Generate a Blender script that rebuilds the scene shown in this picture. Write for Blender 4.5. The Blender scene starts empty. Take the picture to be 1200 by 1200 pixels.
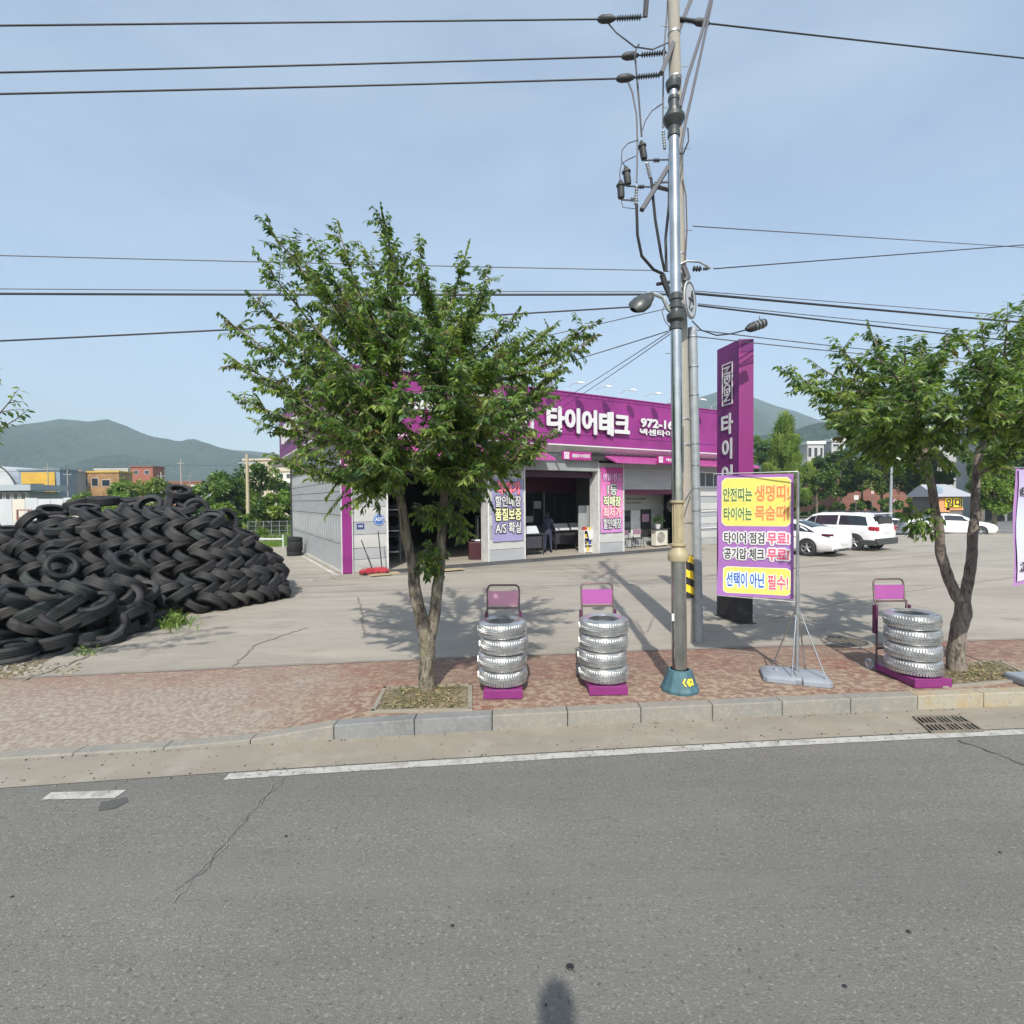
import bpy, bmesh, math, random
from math import sin, cos, pi, radians, sqrt, floor, atan2
from mathutils import Vector, Matrix, noise
random.seed(7)
S = bpy.context.scene
COL = S.collection

# ------------------------------------------------------------------ camera
CH = 2.6                                   # camera height over the road
PITCH, ROLL = radians(1.38), radians(0.48)
_f = Vector((0, cos(PITCH), -sin(PITCH))); _u0 = Vector((0, sin(PITCH), cos(PITCH))); _r0 = Vector((1, 0, 0))
CR = (_r0 * cos(ROLL) - _u0 * sin(ROLL)); CU = (_u0 * cos(ROLL) + _r0 * sin(ROLL)); CF = _f
CAMP = Vector((0, 0, CH))
cam = bpy.data.cameras.new('camera'); camo = bpy.data.objects.new('camera', cam); COL.objects.link(camo)
cam.sensor_width = 36; cam.lens = 18; cam.clip_start = 0.05; cam.clip_end = 6000
m = Matrix((CR, CU, -CF)).transposed().to_4x4(); m.translation = CAMP
camo.matrix_world = m
S.camera = camo

# ------------------------------------------------------------------ world, sun, exposure
SUN_EL, SUN_AZ = 44.0, 3.5                 # shadows fall towards +Y, a touch to the right
w = bpy.data.worlds.new('World'); S.world = w; w.use_nodes = True
nt = w.node_tree; bgn = nt.nodes['Background']
sky = nt.nodes.new('ShaderNodeTexSky'); sky.sky_type = 'NISHITA'; sky.sun_disc = False
sky.sun_elevation = radians(SUN_EL); sky.sun_rotation = radians(180 + SUN_AZ)
sky.air_density = 1.0; sky.dust_density = 1.6; sky.ozone_density = 1.4
tc = nt.nodes.new('ShaderNodeTexCoord'); mp = nt.nodes.new('ShaderNodeMapping'); mp.inputs['Scale'].default_value = (1.0, 1.0, 3.2)
nz = nt.nodes.new('ShaderNodeTexNoise'); nz.inputs['Scale'].default_value = 2.1; nz.inputs['Detail'].default_value = 7; nz.inputs['Roughness'].default_value = .55
cr_ = nt.nodes.new('ShaderNodeValToRGB'); cr_.color_ramp.elements[0].position = .35; cr_.color_ramp.elements[1].position = .9
cr_.color_ramp.elements[0].color = (.20, .20, .20, 1); cr_.color_ramp.elements[1].color = (.55, .55, .55, 1)
mx = nt.nodes.new('ShaderNodeMix'); mx.data_type = 'RGBA'; mx.inputs[7].default_value = (4.0, 4.72, 5.35, 1)
nt.links.new(tc.outputs['Generated'], mp.inputs[0]); nt.links.new(mp.outputs[0], nz.inputs['Vector'])
nt.links.new(nz.outputs['Fac'], cr_.inputs[0]); nt.links.new(cr_.outputs[0], mx.inputs[0])
nt.links.new(sky.outputs[0], mx.inputs[6]); nt.links.new(mx.outputs[2], bgn.inputs[0])
bgn.inputs[1].default_value = 0.13
sl = bpy.data.lights.new('sun', 'SUN'); sl.energy = 3.6; sl.angle = radians(.8); sl.color = (1, .95, .87)
so = bpy.data.objects.new('sun', sl); COL.objects.link(so)
sd = Vector((sin(radians(SUN_AZ)) * cos(radians(SUN_EL)), cos(radians(SUN_AZ)) * cos(radians(SUN_EL)), -sin(radians(SUN_EL))))
so.rotation_euler = sd.to_track_quat('-Z', 'Y').to_euler(); so.location = (0, -20, 30)
S.view_settings.view_transform = 'Standard'; S.view_settings.look = 'None'; S.view_settings.gamma = 1
S.view_settings.use_curve_mapping = False
S.view_settings.exposure = 0.70
S.cycles.max_bounces = 6; S.cycles.transparent_max_bounces = 8; S.cycles.volume_bounces = 0
S.cycles.use_denoising = True

# ------------------------------------------------------------------ measuring helpers (photo pixel -> place)
def ray(px, py): return CF + CR * ((px - 600) / 600) - CU * ((py - 600) / 600)
def G(px, py, z=0.0):
    d = ray(px, py); return CAMP + d * ((z - CH) / d.z)
def D(px, py, Y):
    d = ray(px, py); return CAMP + d * (Y / d.y)

# ------------------------------------------------------------------ mesh builder
W0 = {}
class MB:
    def __init__(s): s.v = []; s.f = []; s.mi = []; s.cur = 0
    def add(s, vs, fs):
        b = len(s.v); s.v.extend([tuple(p) for p in vs])
        for f in fs: s.f.append(tuple(b + i for i in f)); s.mi.append(s.cur)
        return s
    def box(s, c, size, ax=None):
        hx, hy, hz = [q / 2 for q in size]
        X, Y, Z = ax if ax else (Vector((1,0,0)), Vector((0,1,0)), Vector((0,0,1)))
        c = Vector(c)
        vs = [c + X*(hx*i) + Y*(hy*j) + Z*(hz*k) for i in (-1,1) for j in (-1,1) for k in (-1,1)]
        return s.add(vs, [(0,1,3,2),(4,6,7,5),(0,4,5,1),(2,3,7,6),(0,2,6,4),(1,5,7,3)])
    def bb(s, x0, x1, y0, y1, z0, z1):
        return s.box(((x0+x1)/2, (y0+y1)/2, (z0+z1)/2), (abs(x1-x0), abs(y1-y0), abs(z1-z0)))
    def tube(s, pts, r, seg=8, cap=True):
        pts = [Vector(p) for p in pts]; n = len(pts)
        rr = r if isinstance(r, (list, tuple)) else [r]*n
        t = (pts[1]-pts[0]).normalized()
        a = Vector((0,0,1)) if abs(t.z) < .9 else Vector((1,0,0))
        nn = (a - t*a.dot(t)).normalized(); vs = []
        for i, p in enumerate(pts):
            if i == 0: tt = pts[1]-pts[0]
            elif i == n-1: tt = pts[-1]-pts[-2]
            else: tt = (pts[i+1]-pts[i]).normalized() + (pts[i]-pts[i-1]).normalized()
            tt = tt.normalized() if tt.length > 1e-9 else t
            nn = (nn - tt*nn.dot(tt)); nn = nn.normalized() if nn.length > 1e-6 else tt.orthogonal().normalized()
            b = tt.cross(nn)
            for k in range(seg):
                th = 2*pi*k/seg; vs.append(p + (nn*cos(th) + b*sin(th))*rr[i])
        fs = [(i*seg+k, i*seg+(k+1) % seg, (i+1)*seg+(k+1) % seg, (i+1)*seg+k) for i in range(n-1) for k in range(seg)]
        if cap: fs += [tuple(reversed(range(seg))), tuple((n-1)*seg+k for k in range(seg))]
        return s.add(vs, fs)
    def lathe(s, prof, c=(0,0,0), axis=(0,0,1), seg=24, closed=False, cap=False):
        ax = Vector(axis).normalized(); o = ax.orthogonal().normalized(); b = ax.cross(o); c = Vector(c); n = len(prof)
        vs = [c + ax*z + (o*cos(2*pi*k/seg) + b*sin(2*pi*k/seg))*r for (r, z) in prof for k in range(seg)]
        rng = n if closed else n-1
        fs = [(i*seg+k, i*seg+(k+1) % seg, ((i+1) % n)*seg+(k+1) % seg, ((i+1) % n)*seg+k) for i in range(rng) for k in range(seg)]
        if cap: fs += [tuple(reversed(range(seg))), tuple((n-1)*seg+k for k in range(seg))]
        return s.add(vs, fs)
    def prism(s, poly, o, X, Y, N, th):      # poly in (X,Y) from o, extruded by N*th
        o = Vector(o); X = Vector(X); Y = Vector(Y); N = Vector(N); n = len(poly)
        vs = [o + X*a + Y*b for a, b in poly] + [o + X*a + Y*b + N*th for a, b in poly]
        fs = [tuple(range(n)), tuple(reversed(range(n, 2*n)))] + [(i, (i+1) % n, n+(i+1) % n, n+i) for i in range(n)]
        return s.add(vs, fs)
    def grid(s, P):
        n = len(P); mm = len(P[0]); vs = [p for r in P for p in r]
        return s.add(vs, [(i*mm+j, i*mm+j+1, (i+1)*mm+j+1, (i+1)*mm+j) for i in range(n-1) for j in range(mm-1)])
    def build(s, name, mat, parent=None, bev=0, smooth=False, ang=None, fix=True):
        me = bpy.data.meshes.new(name)
        o0 = W0.get(parent.name, Vector((0,0,0))) if parent else Vector((0,0,0))
        me.from_pydata([(a[0]-o0.x, a[1]-o0.y, a[2]-o0.z) for a in s.v], [], s.f)
        for mt in (mat if isinstance(mat, (list, tuple)) else [mat]): me.materials.append(mt)
        if max(s.mi, default=0): me.polygons.foreach_set('material_index', s.mi)
        if fix:
            bm = bmesh.new(); bm.from_mesh(me); bmesh.ops.recalc_face_normals(bm, faces=bm.faces); bm.to_mesh(me); bm.free()
        if smooth:
            me.polygons.foreach_set('use_smooth', [True]*len(me.polygons))
            me.set_sharp_from_angle(angle=radians(ang or 40))
        o = bpy.data.objects.new(name, me); COL.objects.link(o)
        if parent: o.parent = parent; W0[o.name] = o0
        if bev:
            b = o.modifiers.new('bevel', 'BEVEL'); b.width = bev; b.segments = 2; b.limit_method = 'ANGLE'; b.harden_normals = False
        return o

def tag(o, label=None, cat=None, group=None, kind=None):
    if label: o['label'] = label
    if cat: o['category'] = cat
    if group: o['group'] = group
    if kind: o['kind'] = kind
    return o
def empty(name, loc=(0,0,0), rz=0):
    o = bpy.data.objects.new(name, None); COL.objects.link(o); o.location = loc; o.rotation_euler = (0,0,rz)
    o.empty_display_size = .2
    W0[o.name] = Vector(loc) if not rz else Vector((0,0,0))
    return o
def thing(name, label, cat, loc=(0,0,0), rz=0, group=None): return tag(empty(name, loc, rz), label, cat, group)
def kids(o): return [c for c in bpy.data.objects if c.parent == o]
def copy_tree(o, ks=None, parent=None):
    c = o.copy(); COL.objects.link(c)
    if parent: c.parent = parent
    for k in kids(o): copy_tree(k, None, c)
    return c

# ------------------------------------------------------------------ materials
def mat(name, col, rough=.7, metal=0, var=0.0, scale=5.0, col2=None, bump=0.0, bscale=None, spec=.5, coat=0, alpha=1, trans=0, coords='Object', detail=6):
    m = bpy.data.materials.new(name); m.use_nodes = True; n = m.node_tree; b = n.nodes['Principled BSDF']
    b.inputs['Base Color'].default_value = (*col, 1); b.inputs['Roughness'].default_value = rough
    b.inputs['Metallic'].default_value = metal; b.inputs['Specular IOR Level'].default_value = spec
    b.inputs['Coat Weight'].default_value = coat; b.inputs['Alpha'].default_value = alpha
    if trans: b.inputs['Transmission Weight'].default_value = trans
    if var or bump or col2:
        t = n.nodes.new('ShaderNodeTexCoord'); z = n.nodes.new('ShaderNodeTexNoise')
        z.inputs['Scale'].default_value = scale; z.inputs['Detail'].default_value = detail; z.inputs['Roughness'].default_value = .6
        n.links.new(t.outputs[coords], z.inputs['Vector'])
        if var or col2:
            r = n.nodes.new('ShaderNodeValToRGB'); e = r.color_ramp.elements; e[0].position = .3; e[1].position = .7
            c2 = col2 if col2 else tuple(min(1, q*(1+var)) for q in col)
            c1 = col if col2 else tuple(q*(1-var) for q in col)
            e[0].color = (*c1, 1); e[1].color = (*c2, 1)
            n.links.new(z.outputs['Fac'], r.inputs[0]); n.links.new(r.outputs[0], b.inputs['Base Color'])
        if bump:
            z2 = n.nodes.new('ShaderNodeTexNoise'); z2.inputs['Scale'].default_value = bscale or scale*6; z2.inputs['Detail'].default_value = 5
            n.links.new(t.outputs[coords], z2.inputs['Vector'])
            bp = n.nodes.new('ShaderNodeBump'); bp.inputs['Strength'].default_value = min(1, bump); bp.inputs['Distance'].default_value = .01
            n.links.new(z2.outputs['Fac'], bp.inputs['Height']); n.links.new(bp.outputs[0], b.inputs['Normal'])
    return m
def layered(name, base, rough, layers, bump=.3, bscale=80, dist=.004, spec=.4):
    """base colour, then layers of (colour, noise scale, ramp low, ramp high, strength, stretch)"""
    m = bpy.data.materials.new(name); m.use_nodes = True; n = m.node_tree; b = n.nodes['Principled BSDF']
    b.inputs['Roughness'].default_value = rough; b.inputs['Specular IOR Level'].default_value = spec
    t = n.nodes.new('ShaderNodeTexCoord'); rgb = n.nodes.new('ShaderNodeRGB'); rgb.outputs[0].default_value = (*base, 1)
    last = rgb.outputs[0]
    for L in layers:
        c, sc, lo, hi, st = L[:5]; stretch = L[5] if len(L) > 5 else (1,1,1)
        mp = n.nodes.new('ShaderNodeMapping'); mp.inputs['Scale'].default_value = stretch
        mp.inputs['Location'].default_value = (sc*1.7, sc*.3, 0)
        z = n.nodes.new('ShaderNodeTexNoise'); z.inputs['Scale'].default_value = sc; z.inputs['Detail'].default_value = 7; z.inputs['Roughness'].default_value = .62
        mr = n.nodes.new('ShaderNodeMapRange'); mr.inputs[1].default_value = lo; mr.inputs[2].default_value = hi; mr.inputs[4].default_value = st
        mixn = n.nodes.new('ShaderNodeMix'); mixn.data_type = 'RGBA'; mixn.inputs[7].default_value = (*c, 1)
        n.links.new(t.outputs['Object'], mp.inputs[0]); n.links.new(mp.outputs[0], z.inputs['Vector']); n.links.new(z.outputs['Fac'], mr.inputs[0])
        n.links.new(mr.outputs[0], mixn.inputs[0]); n.links.new(last, mixn.inputs[6]); last = mixn.outputs[2]
    n.links.new(last, b.inputs['Base Color'])
    z2 = n.nodes.new('ShaderNodeTexNoise'); z2.inputs['Scale'].default_value = bscale; z2.inputs['Detail'].default_value = 4
    bp = n.nodes.new('ShaderNodeBump'); bp.inputs['Strength'].default_value = bump; bp.inputs['Distance'].default_value = dist
    n.links.new(t.outputs['Object'], z2.inputs['Vector']); n.links.new(z2.outputs['Fac'], bp.inputs['Height']); n.links.new(bp.outputs[0], b.inputs['Normal'])
    return m
def leafmat(name, col, tr=.35):
    m = bpy.data.materials.new(name); m.use_nodes = True; n = m.node_tree; b = n.nodes['Principled BSDF']; out = n.nodes['Material Output']
    b.inputs['Roughness'].default_value = .42; b.inputs['Specular IOR Level'].default_value = .5
    b.inputs['Base Color'].default_value = (*col, 1)
    t = n.nodes.new('ShaderNodeBsdfTranslucent'); t.inputs[0].default_value = (col[0]*1.5, col[1]*1.6, col[2]*.8, 1)
    mxs = n.nodes.new('ShaderNodeMixShader'); mxs.inputs[0].default_value = tr
    n.links.new(b.outputs[0], mxs.inputs[1]); n.links.new(t.outputs[0], mxs.inputs[2]); n.links.new(mxs.outputs[0], out.inputs[0])
    return m

M = {}
M['asphalt'] = layered('asphalt', (.152,.146,.131), .88, [((.185,.180,.165), .35, .4, .7, .7), ((.115,.112,.104), .9, .52, .75, .5), ((.31,.30,.27), 42, .55, .66, .8), ((.055,.054,.05), 30, .57, .68, .8), ((.24,.235,.215), 9, .60, .72, .55), ((.19,.18,.16), 3, .5,.8,.5), ((.085,.083,.078), 11, .58, .72, .5), ((.105,.103,.097), .8, .46, .66, .45, (.06,1.1,1)), ((.20,.195,.18), .5, .50, .70, .4, (.08,1.6,1))], bump=.8, bscale=80, dist=.008)
M['gutter'] = layered('gutter_concrete', (.275,.245,.195), .9, [((.22,.20,.17), .7, .42, .7, .8, (1,3,1)), ((.36,.34,.29), 2.5, .5, .75, .6), ((.15,.14,.12), 30, .6, .72, .5)], bump=.3, bscale=60)
M['concrete'] = layered('lot_concrete', (.335,.305,.255), .9, [((.23,.205,.165), .22, .42, .7, .75, (1,1.6,1)), ((.385,.35,.29), .8, .48, .70, .8, (.6,2.4,1)), ((.19,.175,.145), 2.2, .55, .75, .6, (.5,1.8,1)), ((.42,.385,.32), 6, .58, .74, .5, (.5,2,1)), ((.15,.135,.11), 1.0, .62, .74, .55), ((.16,.15,.14), 28, .6, .74, .45)], bump=.3, bscale=50)
M['kerb'] = layered('kerb_granite', (.25,.235,.20), .85, [((.20,.20,.19), 1.8, .48, .7, .8), ((.34,.32,.28), 20, .5, .7, .6), ((.12,.12,.11), 45, .58, .7, .5)], bump=.4, bscale=70)
M['kerb_dark'] = layered('kerb_sooty_granite', (.21,.215,.21), .85, [((.12,.125,.125), 1.8, .45, .7, .8), ((.30,.29,.27), 20, .5, .7, .5)], bump=.4, bscale=70)
M['kerb_yellow'] = layered('kerb_worn_yellow', (.34,.31,.24), .85, [((.36,.26,.12), 5, .46, .62, .6), ((.2,.19,.17), 18, .52, .68, .6)], bump=.4, bscale=70)
M['dirt'] = layered('soil', (.20,.165,.105), 1, [((.11,.085,.055), 2.5, .45, .7, .8), ((.34,.29,.19), 14, .5, .66, .8), ((.14,.13,.05), 6, .55, .75, .5)], bump=1, bscale=30, dist=.03)
M['grass'] = layered('grass_ground', (.065,.10,.03), 1, [((.14,.14,.055), .25, .45, .7, .8), ((.03,.05,.015), 3, .45, .7, .7)], bump=1, bscale=6, dist=.05)
M['white_paint'] = layered('road_white_paint', (.44,.43,.40), .7, [((.27,.26,.24), 7, .48, .66, .9), ((.17,.165,.155), 22, .56, .64, .9)], bump=.3)
M['white_worn'] = layered('worn_white_paint', (.55,.54,.5), .7, [((.3,.28,.24), 5, .45, .6, .9)], bump=.3)
M['dark_iron'] = mat('cast_iron', (.09,.08,.07), .7, .3, .3, 20)
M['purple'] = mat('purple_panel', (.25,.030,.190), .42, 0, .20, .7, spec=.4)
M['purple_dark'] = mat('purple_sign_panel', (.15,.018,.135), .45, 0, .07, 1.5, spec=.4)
M['purple_lit'] = mat('purple_sign_sunlit', (.22,.028,.155), .45, 0, .07, 1.5, spec=.4)  # lighter copy of the sign purple: sunlight on the narrow side put into the colour
M['pink_awning'] = mat('pink_awning_sheet', (.40,.075,.26), .5, 0, .1, 2)
M['white'] = mat('white_letter', (.62,.62,.62), .5)
M['panel_grey'] = layered('wall_panel_grey', (.37,.385,.39), .42, [((.29,.30,.31), .9, .42, .7, .7, (1,1,3)), ((.43,.44,.44), 3, .52, .75, .5, (1,1,5))], bump=.08, bscale=4, dist=.02)
M['panel_warm'] = layered('wall_panel_warm_grey', (.50,.50,.48), .45, [((.40,.40,.39), .9, .42, .7, .6, (1,1,3))], bump=.08, bscale=4, dist=.02)
M['trim'] = mat('white_trim_metal', (.62,.62,.60), .5, 0, .15, 4)
M['steel'] = mat('polished_steel', (.52,.52,.50), .24, 1, .22, 3, bump=.05, bscale=5)
M['steel_dull'] = mat('galvanised_steel', (.42,.44,.45), .45, .85, .2, 12)
M['conduit'] = mat('grey_conduit', (.30,.33,.345), .55, .25, .15, 9)
M['pole_concrete'] = layered('pole_concrete', (.33,.305,.26), .9, [((.30,.285,.25), 3, .45, .7, .6), ((.46,.44,.4), 25, .5, .7, .5)], bump=.3, bscale=60)
M['cream'] = mat('cream_metal', (.36,.31,.19), .5, 0, .15, 6)
M['teal'] = mat('teal_paint', (.055,.125,.15), .55, 0, .2, 8)
M['yellow'] = mat('yellow_print', (.86,.62,.03), .6)
M['yellow_soft'] = mat('banner_yellow', (.68,.61,.13), .75, 0, .05, 8)
M['banner_purple'] = mat('banner_purple', (.32,.135,.40), .75, 0, .06, 6)
M['black'] = mat('black_matt', (.018,.018,.02), .6)
M['blackish'] = mat('dark_rubber_part', (.035,.035,.037), .55)
M['tyre'] = mat('tyre_rubber', (.021,.0215,.023), .66, 0, .35, 3, bump=.3, bscale=60, spec=.45, coords='Object')
M['tyre2'] = mat('dusty_tyre_rubber', (.040,.039,.038), .72, 0, .35, 4, bump=.3, bscale=60, spec=.35)
M['tyre3'] = mat('greenish_old_rubber', (.022,.029,.028), .66, 0, .35, 4, bump=.3, bscale=60, spec=.4)
for k_ in ('tyre', 'tyre2', 'tyre3'):              # every tyre has its own age: per-object variation of dust and fade
    n = M[k_].node_tree; b = n.nodes['Principled BSDF']; src = b.inputs['Base Color'].links[0].from_socket
    oi = n.nodes.new('ShaderNodeObjectInfo'); rp = n.nodes.new('ShaderNodeValToRGB'); e = rp.color_ramp.elements
    e[0].color = (.6,.6,.62,1); e[1].color = (1.7,1.62,1.5,1); q_ = e.new(.55); q_.color = (1,1,1,1); q_ = e.new(.85); q_.color = (1.2,1.18,1.14,1)
    mm = n.nodes.new('ShaderNodeMix'); mm.data_type = 'RGBA'; mm.blend_type = 'MULTIPLY'; mm.inputs[0].default_value = 1
    n.links.new(oi.outputs['Random'], rp.inputs[0]); n.links.new(src, mm.inputs[6]); n.links.new(rp.outputs[0], mm.inputs[7]); n.links.new(mm.outputs[2], b.inputs['Base Color'])
M['silver'] = mat('silver_tyre_paint', (.60,.61,.61), .33, .86, .28, 6, bump=.12, bscale=40)
M['magenta'] = mat('magenta_paint', (.20,.025,.15), .45, 0, .1, 6)
M['panel_pink'] = mat('faded_pink_board', (.62,.30,.42), .6, 0, .05, 6)
M['panel_violet'] = mat('violet_board', (.36,.09,.32), .6, 0, .05, 6)
M['tube_brown'] = mat('rusty_tube', (.16,.11,.11), .5, .4, .3, 20)
M['bark'] = layered('bark', (.17,.145,.11), .95, [((.29,.26,.20), 16, .5, .65, .7, (1,1,.3)), ((.05,.04,.03), 22, .50, .62, .9, (1,1,.3)), ((.20,.20,.09), 3, .55, .7, .6)], bump=1, bscale=25, dist=.02)
M['bark_grey'] = layered('bark_grey', (.19,.16,.135), .95, [((.31,.27,.22), 14, .5, .65, .7, (1,1,.3)), ((.07,.055,.045), 22, .50, .62, .9, (1,1,.3))], bump=1, bscale=25, dist=.02)
M['leaf_a'] = leafmat('leaf_green', (.118,.200,.046))
M['leaf_b'] = leafmat('leaf_dark_green', (.058,.108,.030))
M['leaf_c'] = leafmat('leaf_yellow_green', (.215,.285,.06))
M['leaf_d'] = leafmat('leaf_bronze', (.17,.14,.05))
M['leaf_e'] = leafmat('leaf_deep_green', (.045,.105,.034))
M['leaf_f'] = leafmat('leaf_bright_green', (.175,.275,.055))
M['grey_plastic'] = mat('grey_plastic', (.25,.275,.31), .55, 0, .06, 5)
M['glass_dark'] = mat('dark_glass', (.02,.025,.03), .06, 0, spec=.8)
M['car_white'] = mat('car_white', (.80,.80,.80), .25, 0, coat=.6)
M['car_dark'] = mat('car_dark_blue', (.025,.03,.045), .25, 0, coat=.6)
M['wire'] = mat('cable_black', (.025,.025,.028), .6)
M['wire_grey'] = mat('cable_grey', (.10,.10,.11), .6)
M['ceramic'] = mat('insulator_grey', (.050,.058,.058), .38)
M['red'] = mat('red_print', (.62,.05,.05), .6)
M['ink'] = mat('print_black', (.03,.03,.035), .6)
M['blue_ink'] = mat('print_blue', (.05,.10,.42), .6)
M['green_ink'] = mat('print_dark_green', (.06,.14,.05), .6)
M['orange_ink'] = mat('print_orange', (.70,.22,.06), .6)
M['pink_ink'] = mat('print_pink_red', (.72,.10,.20), .6)
M['skyblue'] = mat('print_pale_blue', (.62,.78,.86), .6)

# ------------------------------------------------------------------ lettering
_tc = {}
def text_mesh(body, off, ext):
    key = (body, off, ext)
    if key in _tc: return _tc[key]
    cu = bpy.data.curves.new('lettering', 'FONT'); cu.body = body; cu.offset = off; cu.extrude = ext; cu.align_x = 'LEFT'
    cu.resolution_u = 3; cu.space_line = .92
    o = bpy.data.objects.new('tmp', cu); COL.objects.link(o)
    bpy.context.view_layer.update()
    me = bpy.data.meshes.new_from_object(o.evaluated_get(bpy.context.evaluated_depsgraph_get()))
    bpy.data.objects.remove(o); bpy.data.curves.remove(cu)
    vs = [v.co.copy() for v in me.vertices]; fs = [tuple(p.vertices) for p in me.polygons]
    bpy.data.meshes.remove(me)
    _tc[key] = (vs, fs); return _tc[key]
def lettering(body, mt, parent, c, X, Y, w, h, depth=.01, off=0.0, name='lettering', ref=None):
    """text centred on c, spanning w along X and h along Y, standing proud along X x Y; ref = offset whose box sets the scale"""
    X = Vector(X).normalized(); Y = Vector(Y).normalized(); N = X.cross(Y)
    vs, fs = text_mesh(body, off, 1.0)
    rv = text_mesh(body, off if ref is None else ref, 1.0)[0]
    x0 = min(v.x for v in rv); x1 = max(v.x for v in rv); y0 = min(v.y for v in rv); y1 = max(v.y for v in rv)
    c = Vector(c); mb = MB()
    mb.add([c + X*((v.x-(x0+x1)/2)*w/(x1-x0)) + Y*((v.y-(y0+y1)/2)*h/(y1-y0)) + N*((v.z+1)/2*depth) for v in vs], fs)
    return mb.build(name, mt, parent, fix=False)
def heavy(body, mt, parent, c, X, Y, w, h, depth, off, rad, name='lettering'):
    """text thickened by rad (metres) with shifted copies, so that counters stay clean"""
    X = Vector(X).normalized(); Y = Vector(Y).normalized(); N = X.cross(Y)
    vs, fs = text_mesh(body, off, 1.0); c = Vector(c); mb = MB()
    x0 = min(v.x for v in vs); x1 = max(v.x for v in vs); y0 = min(v.y for v in vs); y1 = max(v.y for v in vs)
    for k in range(9):
        dx = rad*cos(k*pi/4) if k < 8 else 0; dy = rad*sin(k*pi/4) if k < 8 else 0
        mb.add([c + X*((v.x-(x0+x1)/2)*w/(x1-x0)+dx) + Y*((v.y-(y0+y1)/2)*h/(y1-y0)+dy) + N*((v.z+1)/2*(depth-k*.00012)) for v in vs], fs)
    return mb.build(name, mt, parent, fix=False)
def outlined(body, m1, m2, parent, c, X, Y, w, h, depth=.004, off=.02, out=.06):
    X_ = Vector(X).normalized(); Y_ = Vector(Y).normalized(); N = X_.cross(Y_)
    heavy(body, m2, parent, c, X, Y, w, h, depth*.5, off, h*out*.9, 'letter_outline')
    return lettering(body, m1, parent, Vector(c) + N*(depth*.5+.001), X, Y, w, h, depth, off)
# ------------------------------------------------------------------ ground, road, pavement
ZS = 0.17                                   # pavement and lot level
def g(x):
    if x > 8: return .816-.1728 + (x-8)*.0588
    if x < -8: return -.816-.1728 + (x+8)*.1452
    return .102*x - .0027*x*x
def kh(x):                                  # kerb height: dropped in front of the driveway on the left
    t = min(1, max(0, (x+3.3)/1.7)); return .022 + (ZS-.022)*(t*t*(3-2*t))
XS = [-90,-60,-40,-25,-16] + [-12+.5*i for i in range(0, 53)] + [16,18,20,25,40,60,90]
def strip(a, b, z, mt, name, xs=XS, za=None, zb=None, n=1):
    P = []
    for k in range(n+1):
        t = a + (b-a)*k/n; P.append([(x, t + g(x), z if za is None else za(x)+(zb(x)-za(x))*k/n) for x in xs])
    mb = MB().grid(P); return tag(mb.build(name, mt), kind='structure')
gr = MB().grid([[(x, y, -.06) for x in (-2680,-300,-60,60,300,2680)] for y in (-370,-60,60,300,2280)])
tag(gr.build('ground', M['grass']), kind='structure')
strip(-12, 5.16, 0, M['asphalt'], 'road')
strip(5.16, 5.73, .004, M['gutter'], 'gutter')
PAVE = layered('worn_red_paving', (.205,.115,.090), .95, [((.235,.165,.125), .55, .42, .62, .7, (.7,1.2,1)), ((.14,.085,.068), 2.2, .5, .7, .6), ((.22,.065,.045), .9, .54, .66, .55), ((.34,.275,.19), 9, .50, .62, .7, (1,1.8,1)), ((.39,.33,.23), 24, .56, .68, .6)], bump=.6, bscale=22, dist=.014)
n = PAVE.node_tree; b = n.nodes['Principled BSDF']; src = b.inputs['Base Color'].links[0].from_socket   # sand tracked over the driveway
tcn = n.nodes.new('ShaderNodeTexCoord'); sx = n.nodes.new('ShaderNodeSeparateXYZ'); nz1 = n.nodes.new('ShaderNodeTexNoise'); nz1.inputs['Scale'].default_value = 1.3; nz1.inputs['Detail'].default_value = 8
ad = n.nodes.new('ShaderNodeMath'); ad.operation = 'MULTIPLY_ADD'; ad.inputs[1].default_value = 2.6
mr = n.nodes.new('ShaderNodeMapRange'); mr.inputs[1].default_value = -.6; mr.inputs[2].default_value = -2.0; mr.inputs[4].default_value = .85
nz3 = n.nodes.new('ShaderNodeTexNoise'); nz3.inputs['Scale'].default_value = 19; nz3.inputs['Detail'].default_value = 8
cr3 = n.nodes.new('ShaderNodeValToRGB'); cr3.color_ramp.elements[0].position = .40; cr3.color_ramp.elements[1].position = .62; cr3.color_ramp.elements[0].color = (.225,.185,.155,1); cr3.color_ramp.elements[1].color = (.335,.295,.245,1)
mxn = n.nodes.new('ShaderNodeMix'); mxn.data_type = 'RGBA'
n.links.new(tcn.outputs['Object'], sx.inputs[0]); n.links.new(tcn.outputs['Object'], nz1.inputs['Vector']); n.links.new(tcn.outputs['Object'], nz3.inputs['Vector'])
n.links.new(nz1.outputs['Fac'], ad.inputs[0]); n.links.new(sx.outputs[0], ad.inputs[2]); n.links.new(ad.outputs[0], mr.inputs[0])
n.links.new(nz3.outputs['Fac'], cr3.inputs[0]); sm = n.nodes.new('ShaderNodeMath'); sm.operation = 'MULTIPLY_ADD'; sm.inputs[1].default_value = -.102; fm_ = n.nodes.new('ShaderNodeMapRange'); fm_.inputs[1].default_value = 7.5; fm_.inputs[2].default_value = 6.5; fm_.inputs[4].default_value = 1
am = n.nodes.new('ShaderNodeMath'); am.operation = 'MULTIPLY_ADD'; am.inputs[1].default_value = .8; n.links.new(nz1.outputs['Fac'], am.inputs[0])
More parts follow.
